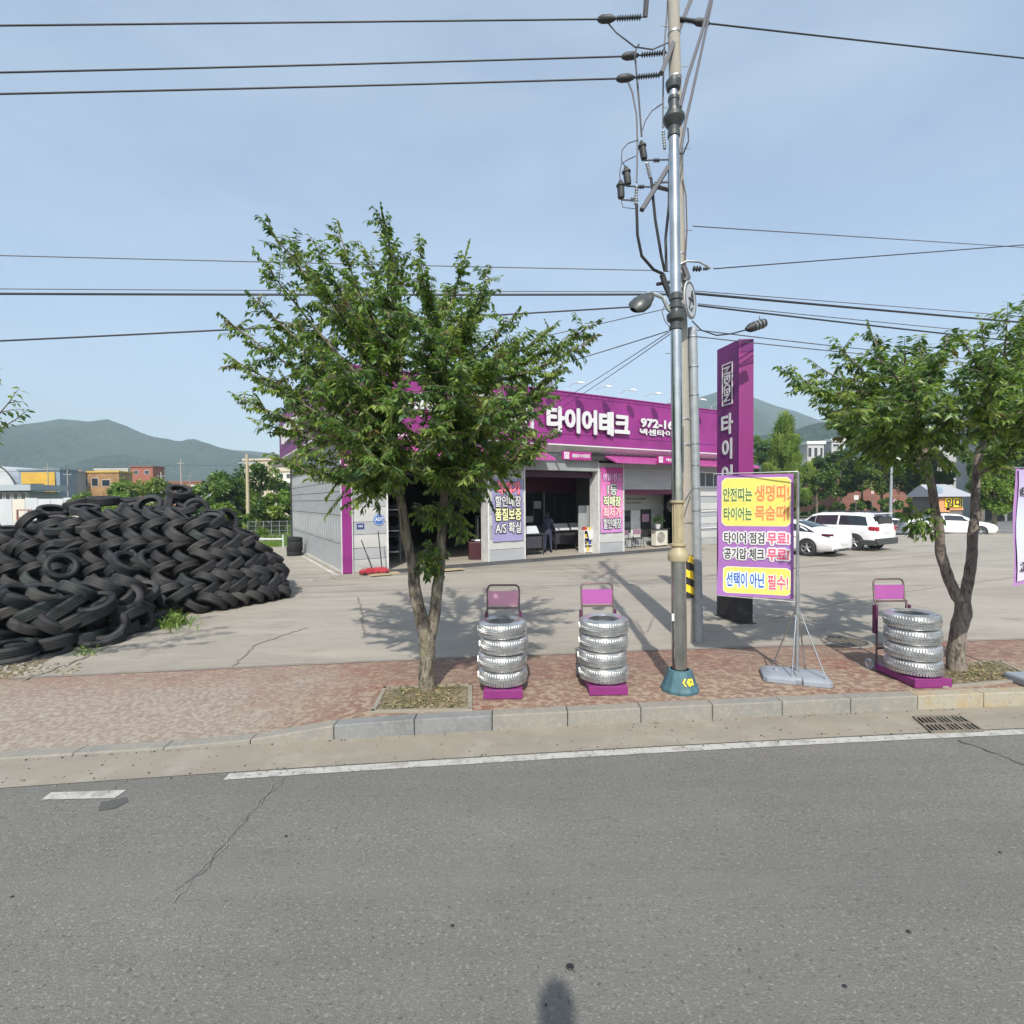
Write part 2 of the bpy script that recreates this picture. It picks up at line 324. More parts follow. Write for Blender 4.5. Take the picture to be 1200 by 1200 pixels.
n.links.new(sx.outputs[0], sm.inputs[0]); n.links.new(sx.outputs[1], sm.inputs[2]); n.links.new(sm.outputs[0], am.inputs[2]); n.links.new(am.outputs[0], fm_.inputs[0])
fm_.inputs[1].default_value = 7.7; fm_.inputs[2].default_value = 6.9
nz4 = n.nodes.new('ShaderNodeTexNoise'); nz4.inputs['Scale'].default_value = 11; nz4.inputs['Detail'].default_value = 6; n.links.new(tcn.outputs['Object'], nz4.inputs['Vector'])
ch = n.nodes.new('ShaderNodeMapRange'); ch.inputs[1].default_value = .50; ch.inputs[2].default_value = .58; ch.inputs[4].default_value = .65; n.links.new(nz4.outputs['Fac'], ch.inputs[0])
mu = n.nodes.new('ShaderNodeMath'); mu.operation = 'MULTIPLY'; n.links.new(ch.outputs[0], mu.inputs[0]); n.links.new(fm_.outputs[0], mu.inputs[1])
mxc = n.nodes.new('ShaderNodeMix'); mxc.data_type = 'RGBA'; mxc.inputs[7].default_value = (.37,.30,.215,1); n.links.new(mu.outputs[0], mxc.inputs[0]); n.links.new(src, mxc.inputs[6]); src = mxc.outputs[2]
m3 = n.nodes.new('ShaderNodeMath'); m3.operation = 'MULTIPLY'; n.links.new(mr.outputs[0], m3.inputs[0]); fm2 = n.nodes.new('ShaderNodeMapRange'); fm2.inputs[1].default_value = 8.3; fm2.inputs[2].default_value = 7.4; fm2.inputs[3].default_value = .3; n.links.new(am.outputs[0], fm2.inputs[0]); n.links.new(fm2.outputs[0], m3.inputs[1])
n.links.new(m3.outputs[0], mxn.inputs[0]); n.links.new(src, mxn.inputs[6]); n.links.new(cr3.outputs[0], mxn.inputs[7]); n.links.new(mxn.outputs[2], b.inputs['Base Color'])
strip(5.88, 7.9, 0, PAVE, 'pavement', za=kh, zb=lambda x: ZS, n=4)
strip(5.02, 5.135, .006, M['white_paint'], 'road_edge_line', xs=[x for x in XS if x > -2.6 and x < 30][:] if 0 else [-2.72+.4*i for i in range(80)])
q = [G(48,937,.006), G(60,928.5,.006), G(148,925.5,.006), G(135,935,.006)]
tag(MB().add(q, [(0,1,2,3)]).build('road_edge_dash', M['white_paint']), kind='structure')
q = [G(115,950,.006), G(118,940,.006), G(148,934,.006), G(150,939,.006), G(135,947,.006)]
tag(MB().add(q, [(0,1,2,3,4)]).build('road_patch', mat('tar_patch', (.085,.084,.08), .8)), kind='structure')
# cracks: real shallow ribbons of filler
def crack(pts, wd, mt, z=.007, name='road_crack'):
    random.seed(int(pts[0][0])); P = [G(px, py, z) for px, py in pts]; fine = []
    for a, b in zip(P, P[1:]):
        n = max(2, int((b-a).length/.07))
        for i in range(n):
            p = a.lerp(b, i/n); fine.append(p + Vector((random.uniform(-.03,.03), random.uniform(-.03,.03), 0)))
    L, R = [], []
    for i, p in enumerate(fine):
        d = (fine[min(i+1, len(fine)-1)] - fine[max(i-1, 0)]).normalized(); nrm = Vector((-d.y, d.x, 0)); ww = wd*random.uniform(.3, 1.1)
        L.append(p + nrm*ww); R.append(p - nrm*ww)
    tag(MB().grid([L, R]).build(name, mt), kind='structure')
ck = mat('crack_filler_dark', (.06,.058,.055), .95); cl = mat('crack_pale_edge', (.21,.205,.19), .95)
crack([(330,910),(318,925),(280,965),(262,992),(240,1012),(218,1040),(190,1070)], .006, cl)
crack([(333,912),(322,924),(284,964),(266,990),(243,1013),(200,1050)], .0025, ck, .009)
crack([(1120,866),(1150,876),(1200,897),(1290,930)], .011, ck)
crack([(430,985),(425,1010),(408,1022)], .005, cl)
ck2 = mat('lot_joint_dark', (.20,.18,.15), .95)
crack([(420,700),(424,720),(427,745)], .02, ck2, ZS+.007, 'lot_crack')
crack([(360,735),(300,755),(270,784)], .02, ck2, ZS+.007, 'lot_crack')
crack([(30,796),(95,772),(160,742)], .02, ck2, ZS+.012, 'lot_crack')
crack([(905,725),(1010,700),(1190,676)], .015, ck2, ZS+.007, 'lot_crack')
# tar spots on the road
tb = MB()
for px, py, r in ((668,1133,.024),(990,1156,.012),(1065,1092,.013),(530,1085,.012),(14,1051,.010),(640,1178,.007),(335,980,.012),(1172,999,.010)):
    c = G(px, py, .005); random.seed(px)
    tb.lathe([(0.001,.004),(r*.7,.006),(r,.001)], c, seg=9)
tag(tb.build('road_tar_spots', M['black']), kind='structure')

# the kerb, stone by stone
kr = tag(empty('kerb', (0, 5.8, 0)), kind='structure')
x = -14.0; k = 0
while x < 17:
    L = .86; x1 = x + L - .007; mb = MB(); z0 = -.05
    P = [(x, 5.73+g(x)), (x1, 5.73+g(x1)), (x1, 5.895+g(x1)), (x, 5.895+g(x))]
    hs = [kh(x)+.004, kh(x1)+.004, kh(x1)+.006, kh(x)+.006]
    mb.add([(p[0], p[1], z0) for p in P] + [(p[0], p[1], h) for p, h in zip(P, hs)],
           [(3,2,1,0),(4,5,6,7),(0,1,5,4),(1,2,6,5),(2,3,7,6),(3,0,4,7)])
    mm = M['kerb_dark'] if (x < .3 and x > -3.6) and k % 3 != 1 else M['kerb']
    if 4.1 < x < 5.9: mm = M['kerb_yellow']
    mb.build('kerb_stone', mm, kr, bev=.012); x += L; k += 1

# lot: one slab sheet with saw-cut joints, tar strip, earth beside the pile
LOT = [(-6.9, 7.9+g(-6.9))] + [(xx, 7.9+g(xx)) for xx in [-5,-3,-1,1,3,5,7,9,12,16,22,30]] + [(60, 14), (60, 30), (30, 33), (6, 30), (-11.5, 29.2), (-14.2, 25.5), (-9.5, 14)]
tag(MB().add([(a, b, ZS) for a, b in LOT], [tuple(range(len(LOT)))]).build('concrete_lot', M['concrete']), kind='structure')
EARTH = [(-90, 7.9+g(-90)), (-40, 7.9+g(-40)), (-8, 7.9+g(-8)), (-6.9, 7.9+g(-6.9)), (-6.4, 9.2), (-5.8, 12.5), (-9.4, 14), (-13.5, 23), (-60, 24), (-90, 20)]
tag(MB().add([(a, b, ZS-.01) for a, b in EARTH], [tuple(range(len(EARTH)))]).build('bare_earth', M['dirt']), kind='structure')
# pale slab edge where pavement and lot meet
strip(7.88, 7.97, ZS+.006, layered('joint_grey', (.26,.23,.20), .9, [((.17,.15,.13), 4, .45, .7, .7)]), 'pavement_edge', xs=[-7+.5*i for i in range(60)])
# white parking lines beside the side wall
def pxline(a, b, wd, mt, name, z=ZS+.005):
    A = G(*a, z); B_ = G(*b, z); d = (B_-A).normalized(); n = Vector((-d.y, d.x, 0))*wd/2
    return tag(MB().add([A-n, B_-n, B_+n, A+n], [(0,1,2,3)]).build(name, mt), kind='structure')
pxline((357,651),(403,677), .30, M['white_worn'], 'parking_line')
pxline((343,681.5),(394,676), .12, M['white_worn'], 'parking_line')
pxline((332,658.5),(362,656.3), .14, M['white_worn'], 'parking_line')
pxline((338,668.5),(376,665.5), .05, M['white_worn'], 'parking_line')
pxline((336,687.5),(418,685), .05, ck2, 'lot_joint')
# cast iron manhole
c = G(992, 752, ZS+.006); mh = thing('manhole_cover', 'round rusty manhole cover in the concrete lot behind the banner stand', 'manhole cover', c)
MB().lathe([(.0,.004),(.30,.006)], c, seg=32).build('lid', M['dark_iron'], mh)
MB().lathe([(.31,.0),(.31,.012),(.37,.012),(.38,.0)], c, seg=32).build('rim', layered('manhole_rim', (.25,.22,.18), .8, []), mh)
mb = MB()
for i in range(-4, 5):
    for j in range(-4, 5):
        if i*i+j*j < 17: mb.bb(c.x+i*.065-.018, c.x+i*.065+.018, c.y+j*.065-.01, c.y+j*.065+.01, c.z+.005, c.z+.012)
mb.build('raised_pattern', layered('worn_iron', (.22,.19,.15), .6, []), mh)
# drain grate in the gutter
A = G(1071,840,.012); Bq = G(1123,839,.012); Cq = G(1152,857,.012); Dq = G(1093,859,.012)
dg = thing('drain_grate', 'cast iron drain grate with two rows of slots in the gutter', 'drain', (A+Cq)/2)
MB().add([p - Vector((0,0,.006)) for p in (A,Bq,Cq,Dq)], [(0,1,2,3)]).build('sump', M['black'], dg)
def bl(s, t): return A.lerp(Bq, s).lerp(Dq.lerp(Cq, s), t)
mb = MB()
def quadbar(s0, s1, t0, t1):
    vs = [bl(s0,t0), bl(s1,t0), bl(s1,t1), bl(s0,t1)]; mb.add(vs + [v+Vector((0,0,.014)) for v in vs], [(0,3,2,1),(4,5,6,7),(0,1,5,4),(1,2,6,5),(2,3,7,6),(3,0,4,7)])
iron = layered('grate_iron', (.20,.175,.14), .75, [((.10,.07,.05), 9, .45, .7, .7)])
quadbar(-.03, 1.03, 0, .08); quadbar(-.03,1.03,.46,.54); quadbar(-.03,1.03,.92,1.0); quadbar(-.03,0,.08,.46); quadbar(1,1.03,.08,.46); quadbar(-.03,0,.54,.92); quadbar(1,1.03,.54,.92)
mb.build('frame', iron, dg)
for r_ in ((.08,.46),(.54,.92)):
    for i in range(1, 12):
        mb = MB(); quadbar(i/12-.016, i/12+.016 + (.03 if i in (4,8) else 0), *r_); mb.build('bar', iron, dg)

# tree pits
def pit(pts, lab, seed):
    P = [G(px, py, ZS) for px, py in pts]; c = sum(P, Vector())/len(P)
    t = thing('tree_pit', lab, 'tree pit', c)
    mb = MB(); random.seed(seed); n = 14; R = []
    for i in range(n+1):
        row = []
        for j in range(n+1):
            p = P[0].lerp(P[1], i/n).lerp(P[3].lerp(P[2], i/n), j/n); row.append(Vector((p.x, p.y, ZS+.012+.025*noise.noise(p*7)+.03*(1-abs(2*i/n-1)**3)*(1-abs(2*j/n-1)**3))))
        R.append(row)
    mb.grid(R).build('soil', M['dirt'], t, smooth=True)
    for a, b in zip(P, P[1:]+P[:1]):
        d = (b-a); L = d.length; d.normalize(); mb = MB(); mb.box((a+b)/2 + Vector((0,0,.012)), (L+.05, .055, .035), (d, Vector((-d.y,d.x,0)), Vector((0,0,1))))
        mb.build('edging', M['gutter'], t, bev=.006)
    # litter of dry leaves and straw, and small stones
    mb = MB(); 
    for i in range(900):
        p = P[0].lerp(P[1], random.uniform(.04,.96)).lerp(P[3].lerp(P[2], random.uniform(.04,.96)), random.uniform(.04,.96))
        a = random.uniform(0, 6.28); l = random.uniform(.012,.035); ww = l*.35; d = Vector((cos(a), sin(a), random.uniform(-.3,.3)))*l; e = Vector((-sin(a), cos(a), 0))*ww
        q = Vector((p.x, p.y, ZS+.045+random.uniform(-.01,.02))); mb.cur = i % 3; mb.add([q-d, q-e, q+d, q+e], [(0,1,2,3)])
    tag(mb.build('litter', [mat('straw', (.36,.29,.14), .9), mat('dry_leaf', (.20,.14,.07), .9), mat('moss', (.12,.14,.04), .9)], t, fix=False), kind='stuff')
pit([(437,835),(551,833),(551,804),(451,808)], 'square of bare soil around the foot of the left street tree', 1)
pit([(1105,806),(1215,797),(1172,776),(1095,784)], 'square of dry soil around the foot of the right street tree', 2)

# ------------------------------------------------------------------ hills
def hill(name, prof, Y, dy, mt, seed, nx=150, nz_=20):
    """ridge whose skyline runs through the given points; spurs and gullies are real relief"""
    P = []; xs = [p[0] for p in prof]
    def top(px):
        for a, b in zip(prof, prof[1:]):
            if a[0] <= px <= b[0]: t = (px-a[0])/(b[0]-a[0]); return a[1]+(b[1]-a[1])*t
    for i in range(nx+1):
        px = xs[0] + (xs[-1]-xs[0])*i/nx; py = top(px); r = []; ht = D(px, py, Y); 
        jag = noise.noise(Vector((px*.05, seed, 0)))*1.2 + noise.noise(Vector((px*.22, seed, 3)))*.9
        ht.z += jag*Y/600; X = ht.x
        for j in range(nz_+1):
            v = j/nz_
            if j <= 14: s = v/.7; yy = Y - dy*(1-s); zz = -2 + (ht.z+2)*(s**1.15)
            else: s = (1-v)/.3; yy = Y + dy*.6*(1-s); zz = -2 + (ht.z+2)*s
            amp = (1 - abs(2*s-1))*ht.z*.8
            zz += amp*noise.noise(Vector((X/(Y*.05), v*.9+seed, seed))) ; yy += (1-s)*0
            r.append((X*(yy/Y)**.0, yy, zz))
        P.append(r)
    return tag(MB().grid(P).build(name, mt, smooth=True, ang=180), kind='structure')
M['forest'] = layered('forest_slope', (.024,.066,.044), 1, [((.010,.034,.024), .035, .42, .62, .8), ((.05,.085,.035), .012, .5, .7, .7), ((.015,.03,.015), .12, .45, .6, .7)], bump=1, bscale=.12, dist=6)
hill('hill', [(-700,560),(-400,530),(-200,524),(-60,520),(0,513),(40,502),(70,491),(103,494),(125,491),(150,500),(175,511),(210,517),(225,513),(255,524),(290,531),(345,545),(420,566),(480,590)], 1050, 500, M['forest'], 3)
hill('hill', [(150,560),(255,532),(290,528),(343,534),(450,532),(560,520),(660,500),(757,480),(790,470),(825,465),(845,462),(885,466),(905,474),(935,483),(980,500),(1100,520),(1300,540),(1500,580)], 1500, 600, M['forest'], 8)
hill('hill', [(780,560),(850,530),(885,512),(925,505),(980,490),(1040,470),(1100,460),(1160,452),(1220,450),(1300,440),(1500,470),(1900,560)], 520, 240, M['forest'], 12)
# ------------------------------------------------------------------ the tyre shop
C0 = G(404, 674, ZS); BA = radians(30.7)
BU = Vector((cos(BA), sin(BA), 0)); BV = Vector((-sin(BA), cos(BA), 0)); ZV = Vector((0,0,1))
def A_(px, d=0.0, py=600):
    r = ray(px, py); # X/Y ratio of the column
    k = r.x/r.y; o = C0 + BV*d; return (k*o.y - o.x)/(BU.x - k*BU.y)
def Z_(px, py, d=0.0):
    a = A_(px, d, py); p = C0 + BU*a + BV*d; return D(px, py, p.y).z - ZS
def SA(px, py=600):                         # distance along the side wall (away from the corner)
    r = ray(px, py); k = r.x/r.y; return (C0.x - k*C0.y)/(k*BV.y - BV.x)
shop = thing('tyre_shop', 'long low tyre shop with purple sign fascia, grey panel walls and open service bays', 'shop', (C0.x, C0.y, ZS), BA)
W0[shop.name] = Vector((0,0,0))             # parts are written in the shop's own frame: x along the front, y into the building
AL = A_(868); SD = SA(342.5)
a1, a2, a3, a4, a5, a6 = A_(454.5), A_(573), A_(614), A_(702), A_(730), A_(797)
ZT, ZF0, ZF1 = 4.85, 4.62, 6.72             # trim top, fascia bottom, fascia top
HL = 3.62                                   # bay head
# base slab and dark threshold ramp
MB().bb(-.15, AL+.1, -.02, SD, -.3, .06).build('floor_slab', M['concrete'], shop)
ram = MB(); ram.add([(a1-.2,-.85,.008),(a6+.6,-.85,.008),(a6+.6,-.03,.07),(a1-.2,-.03,.07)], [(0,1,2,3)])
ram.build('threshold_ramp', layered('threshold_dark', (.07,.07,.072), .8, [((.12,.12,.115), 5, .5, .7, .7)]), shop)
mb = MB().bb(a1-.2, a6+.6, -1.02, -.86, -.02, .05); mb.build('ramp_edging', M['kerb'], shop)
MB().bb(-.5, a1-.2, -.95, -.05, -.02, .035).build('entrance_pad', M['concrete'], shop)
# side wall: horizontal panels one by one
zs = [0, Z_(401,638), Z_(400,603.7), Z_(400,592), Z_(400,581), Z_(400,570), Z_(400,553), ZF0]
zs = [0, .98, 1.95, 2.45, 2.75, 3.1, 3.75, ZF0]
for i, (z0, z1) in enumerate(zip(zs, zs[1:])):
    mb = MB().bb(.0, .09, .02, SD, z0+.012, z1-.012)
    if i in (1, 5):                          # pressed relief bands
        for kq in range(26):
            y = .4 + kq*(SD-.6)/26; mb.tube([(-.002, y, z0+.12), (-.002, y+.16, z1-.12)], .012, 4)
    mb.build('wall_panel', M['panel_grey'], shop)
MB().bb(.02, .085, .03, SD-.01, 0, ZF0).build('wall_core', M['blackish'], shop)
MB().bb(-.05, .03, .3, SD, -.01, .09).build('wall_plinth', M['white_worn'], shop)
MB().bb(-.06, .12, SD-.02, SD+.1, -.05, ZF0).build('corner_trim', M['blackish'], shop)
# purple corner post
MB().bb(-.07, .24, -.07, .06, .06, 4.35).build('corner_post', M['purple'], shop, bev=.01)
MB().bb(-.09, -.07, -.03, .06, .02, 4.4).build('corner_trim', M['white'], shop); MB().bb(.24, .265, -.075, -.04, .02, 4.4).build('corner_trim', M['white'], shop)
# front wall left of bay 1
zz = 0.06; hs = [.42,.38,.45,.42,.50,.40,.48,.42,.45,.37]
def panels(x0, x1, y, z0, z1, hs, mt, name='wall_panel'):
    z = z0; k = 0
    while z < z1-.02:
        h = hs[k % len(hs)]; zt = min(z1, z+h)
        MB().bb(x0, x1, y, y+.08, z+.008, zt-.008).build(name, mt[k % len(mt)], shop); z = zt; k += 1
    MB().bb(x0+.005, x1-.005, y+.014, y+.1, z0, z1).build('wall_core', M['blackish'], shop)
panels(.27, a1-.05, 0, .06, 4.35, hs, [M['panel_warm'], M['panel_grey']])
MB().bb(a1-.05, a1, -.03, .5, .06, 4.35).build('bay_jamb', M['trim'], shop)
# pillars
for (x0, x1) in ((a2, a3), (a4, a5)):
    panels(x0, x1, 0, .06, 4.0 if x0 == a2 else 4.0, [.45,.42,.48], [M['panel_grey'], M['panel_warm']])
    MB().bb(x0-.06, x0-.002, -.035, .55, .06, 4.0).build('bay_jamb', M['trim'], shop)
    MB().bb(x1+.002, x1+.05, -.035, .55, .06, 4.0).build('bay_jamb', M['trim'], shop)
    MB().bb(x0, x1, .12, .55, .06, 4.0).build('pillar_back', M['panel_grey'], shop)
# wall right of bay 3
panels(a6, AL, 0, .06, 4.35, [.36], [M['panel_grey'], M['panel_warm']])
xa, xb = A_(816), A_(845)
MB().bb(xa, xb, -.03, .01, 2.95, 3.75).build('window_frame', M['trim'], shop)
for i in range(3): 
    x0 = xa+.06+i*(xb-xa-.06)/3; MB().bb(x0, x0+(xb-xa-.06)/3-.06, -.035, -.028, 3.02, 3.68).build('window_pane', M['glass_dark'], shop)
for z in (.9, 1.75, 2.55): MB().bb(xa-.3, AL-.02, -.05, -.005, z, z+.05).build('wall_rail', M['trim'], shop)
# lintels and rolled shutters
for (x0, x1) in ((a1, a2), (a3, a4), (a5, a6)):
    MB().bb(x0, x1, -.02, .3, 3.62 if x0 != a5 else 3.8, 4.35).build('bay_lintel', mat('lintel_grey', (.30,.32,.32), .5, 0, .1, 2), shop, bev=.01)
for k in range(9):                            # the shutter curtain of bay 3, slat by slat
    z = 3.79 - k*.105; MB().bb(a5+.06, a6, .05, .075, z-.097, z).build('shutter_slat', M['panel_grey'], shop, bev=.008)
MB().bb(a5+.06, a6, .1, .16, 2.62, 2.84).build('shutter_beam', mat('maroon_beam', (.10,.01,.04), .5), shop)
for x0, x1 in ((a1,a2),(a3,a4)): MB().bb(x0, x1, .35, .55, 3.35, 3.6).build('shutter_beam', mat('maroon_beam_b', (.05,.008,.03), .5), shop)
# fascia over front and side
FX = -.55                                     # the fascia oversails the wall
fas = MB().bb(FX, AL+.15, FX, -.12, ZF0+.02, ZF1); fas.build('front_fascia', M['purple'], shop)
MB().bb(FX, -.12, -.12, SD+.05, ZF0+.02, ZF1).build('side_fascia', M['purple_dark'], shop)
for z in (ZF0+.42, ZF1-.14):
    MB().bb(FX-.012, AL+.16, FX-.012, FX, z, z+.025).build('fascia_seam', M['purple_dark'], shop)
    MB().bb(FX-.012, FX, FX, SD+.06, z, z+.02).build('fascia_seam', M['purple'], shop)
MB().bb(FX-.03, AL+.18, FX-.03, -.1, ZF1, ZF1+.05).build('fascia_coping', M['purple'], shop, bev=.008)
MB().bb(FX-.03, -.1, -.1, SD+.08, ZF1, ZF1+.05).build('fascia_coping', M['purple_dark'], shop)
# vertical ribs of the corrugated upper strip
mb = MB(); x = FX+.3
while x < AL: mb.bb(x, x+.02, FX-.008, FX, ZF1-.115, ZF1-.005); x += .3
tag(mb.build('fascia_ribs', M['purple_dark'], shop), kind='stuff')
# white trim and soffit
MB().bb(FX-.02, AL+.2, FX-.04, -.05, ZF0-.03, ZF0+.02).build('trim_strip', M['white'], shop)
MB().add([(FX-.02,FX-.02,ZF0-.03),(AL+.2,FX-.02,ZF0-.03),(AL+.2,-.10,ZF0-.27),(FX-.02,-.10,ZF0-.27),(FX-.02,-.04,ZF0-.03),(AL+.2,-.04,ZF0-.03)],[(0,1,2,3),(0,3,4),(1,5,2),(2,5,4,3),(0,4,5,1)]).build('soffit', M['trim'], shop)
MB().bb(FX-.02, -.05, -.1, SD+.05, ZF0-.03, ZF0+.02).build('trim_strip', M['white'], shop)
# pink awnings under the trim and the small signs between them
def awning(x0, x1):
    mb = MB(); y0, y1 = -.11, -1.0; z0, z1 = 4.36, 4.02
    mb.add([(x0,y0,z0),(x1,y0,z0),(x1,y1,z1),(x0,y1,z1),(x0,y0,z0-.05),(x1,y0,z0-.05),(x1,y1,z1-.09),(x0,y1,z1-.09)], [(0,1,2,3),(4,7,6,5),(3,2,6,7),(0,3,7,4),(1,5,6,2),(0,4,5,1)])
    a = mb.build('awning', M['pink_awning'], shop)
    mb = MB(); n = int((x1-x0)/.35)
    for i in range(1, n): 
        x = x0+(x1-x0)*i/n; mb.tube([(x,y0,z0+.01),(x,y1,z1+.01)], .012, 4)
    tag(mb.build('awning_ribs', M['magenta'], a), kind='stuff')
awning(.2, A_(652,-1)); awning(A_(722,-1), AL+.1)
MB().bb(A_(660), A_(722,-.6), -.30, -.1, 4.08, 4.33).build('canopy_box', M['blackish'], shop)
for (p0, p1, txt) in ((659, 692, '품질우수인증점'), (770, 801, '넥센타이어')):
    x0, x1 = A_(p0, -1.05), A_(p1, -1.05); yy = -1.06
    sg = MB().bb(x0, x1, yy-.05, yy+.02, 3.98, 4.30).build('small_sign', M['magenta'] if 0 else mat('sign_magenta', (.36,.02,.20), .5), shop)
    lettering(txt, M['white'], sg, ((x0+x1)/2+.18, yy-.052, 4.14), (1,0,0), (0,0,1), (x1-x0)*.62, .15, .01, .03)
    MB().bb(x0+.06, x0+.30, yy-.056, yy-.0505, 4.01, 4.27).build('emblem', M['white'], sg)
    MB().tube([(x0+.12,yy-.058,4.06),(x0+.12,yy-.058,4.2),(x0+.24,yy-.058,4.2),(x0+.24,yy-.058,4.06)], .012, 4).build('emblem_mark', mat('emblem_pink', (.6,.03,.3), .5), sg)
    MB().bb(x0+.3, x0+.36, yy+.02, -.1, 4.1, 4.16).build('bracket', M['steel_dull'], sg)
# fascia lettering
ly = FX-.012
def fl(body, p0, p1, t0, t1, b0, off=.045, depth=.1, mt=None, sub=None):
    x0, x1 = A_(p0, FX), A_(p1, FX); pc = (p0+p1)/2; zt = Z_(pc, t0, FX); zb = Z_(pc, t1, FX)
    o = heavy(body, M['purple_dark'], shop, ((x0+x1)/2, ly, (zt+zb)/2), (1,0,0), (0,0,1), x1-x0, zt-zb, depth*.7, .01, off*(zt-zb)*1.15, 'letter_return')
    return heavy(body, mt or M['white'], shop, ((x0+x1)/2, ly-depth*.7-.001, (zt+zb)/2), (1,0,0), (0,0,1), x1-x0, zt-zb, depth*.3, .01, off*(zt-zb))
fl('타이어테크', 640, 735, 481.5, 508.5, 0, .038, .14)
fl('972-1600', 750, 800, 493, 502.5, 0, .05, .08)
fl('넥센타이어(주)', 749, 812, 505, 513, 0, .03, .06)
# framed wordmark left of it
x0, x1 = A_(545, FX), A_(624.5, FX); z0, z1 = 5.13, 6.28
for (p, q, r, s) in ((x0, x1, z1-.09, z1), (x0, x1, z0, z0+.09), (x0, x0+.09, z0+.09, z1-.09), (x1-.09, x1, z0+.09, z1-.09)):
    MB().bb(p, q, ly-.10, ly, r, s).build('sign_frame', M['white'], shop)
lettering('NEXEN', M['white'], shop, ((x0+x1)/2, ly, (z0+z1)/2), (1,0,0), (0,0,1), (x1-x0)*.84, .72, .1, .045)
# small round sticker text to the left ("타이어" group behind the tree) and side wordmark
lettering('타이어', M['white'], shop, (A_(488, FX), ly, 5.68), (1,0,0), (0,0,1), 1.9, .8, .1, .05)
lettering('NEXEN', M['white'], shop, (FX-.012, SD*.60, 5.65), (0,-1,0), (0,0,1), 6.2, .85, .1, .045)
# lamps on goosenecks above the fascia
for px in (601, 645, 681, 713, 742, 771, 799, 823, 850):
    x = A_(px, FX-.6); mb = MB(); mb.tube([(x, -.3, ZF1+.02), (x, -.35, ZF1+.28), (x, -.7, ZF1+.36), (x, -1.15, ZF1+.30)], .014, 6)
    l = mb.build('lamp_arm', M['trim'], shop)
    MB().lathe([(.0,.06),(.07,.05),(.20,0),(.18,-.02),(.0,-.01)], (x, -1.2, ZF1+.28), (0,-.3,1), 14).build('lamp_shade', M['white'], l, smooth=True)
# roof
MB().bb(FX+.1, AL+.1, -.1, SD, ZF0+.6, ZF0+.75).build('roof', M['trim'], shop)
# interior: ceiling, partitions, back wall
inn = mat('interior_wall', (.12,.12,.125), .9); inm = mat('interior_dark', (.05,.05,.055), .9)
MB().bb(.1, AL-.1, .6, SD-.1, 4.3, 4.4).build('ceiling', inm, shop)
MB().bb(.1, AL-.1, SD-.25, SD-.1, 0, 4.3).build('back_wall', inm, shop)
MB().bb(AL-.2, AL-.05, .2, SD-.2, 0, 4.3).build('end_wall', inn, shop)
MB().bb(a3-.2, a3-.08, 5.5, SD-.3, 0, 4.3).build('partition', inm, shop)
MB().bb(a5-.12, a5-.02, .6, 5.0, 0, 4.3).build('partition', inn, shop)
# bay 2 office front: maroon header, glazed doors and screens
yo = 3.2
MB().bb(a3-.15, a5-.12, yo, yo+.15, 2.75, 4.3).build('office_header', mat('maroon_header', (.075,.012,.035), .6), shop)
for i in range(9):
    x = a3 + i*(a5-a3-.2)/8; MB().bb(x-.03, x+.03, yo-.02, yo+.06, .06, 2.75).build('screen_post', M['steel_dull'] if i in (3,5) else M['blackish'], shop)
for i in range(8):
    x = a3 + i*(a5-a3-.2)/8; wd = (a5-a3-.2)/8
    if i % 2 == 0 or i > 4: MB().bb(x+.03, x+wd-.03, yo, yo+.02, .06, 1.15).build('screen_panel', mat('screen_grey', (.07,.075,.08), .6), shop)
    MB().bb(x+.03, x+wd-.03, yo+.02, yo+.03, 1.16, 2.74).build('glass_pane', M['glass_dark'], shop)
for x, z, ww, h in ((a3+2.0,1.35,.5,.3),(a3+1.0,1.7,.35,.5),(a3+2.55,2.0,.4,.35)): MB().bb(x, x+ww, yo-.035, yo-.021, z, z+h).build('poster', mat('pale_poster', (.30,.32,.34), .7), shop)
# bay 3 porch: pale wall with banner, notice board, clock
yw = 1.6
MB().bb(a5-.02, a6+.6, yw, yw+.12, .06, 3.8).build('porch_wall', M['panel_grey'], shop)
MB().bb(a5+.05, A_(775,yw), yw-.03, yw-.004, 1.9, 2.62).build('porch_banner', mat('porch_banner', (.42,.43,.42), .7), shop)
lettering('안전한 타이어 점검은 전문점에서', M['ink'], shop, (A_(745,yw), yw-.031, 2.42), (1,0,0), (0,0,1), 1.35, .10, .004, .02)
lettering('최저가 할인매장', M['ink'], shop, (A_(742,yw), yw-.031, 2.22), (1,0,0), (0,0,1), 1.0, .08, .004, .02)
MB().bb(A_(731,yw), A_(738.5,yw), yw-.02, yw-.002, .75, 1.85).build('glass_pane', M['glass_dark'], shop)
MB().bb(A_(739,yw), A_(750,yw), yw-.02, yw-.002, .5, 1.85).build('notice_board', M['trim'], shop)
MB().bb(A_(750.5,yw), A_(762.5,yw), yw-.03, yw-.002, .5, 1.88).build('dark_board', M['blackish'], shop)
MB().bb(A_(752,yw), A_(760,yw), yw-.04, yw-.031, 1.25, 1.65).build('poster', mat('mauve_poster', (.5,.3,.42), .7), shop)
MB().bb(A_(777,yw), A_(784,yw), yw-.02, yw-.002, .1, 1.8).build('glass_pane', M['glass_dark'], shop)
cx = A_(786, yw-.05); ccz = 2.05
p = C0 + BU*cx + BV*(yw-.02) + Vector((0,0,ccz))
ck_ = thing('wall_clock', 'round white wall clock with thick dark rim under the shutter', 'clock', p)
MB().lathe([(.0,.05),(.34,.05)], p, -BV, 28).build('clock_face', M['white'], ck_)
MB().lathe([(.34,0),(.34,.08),(.42,.09),(.46,.05),(.46,0)], p, -BV, 28).build('clock_rim', M['black'], ck_, smooth=True)
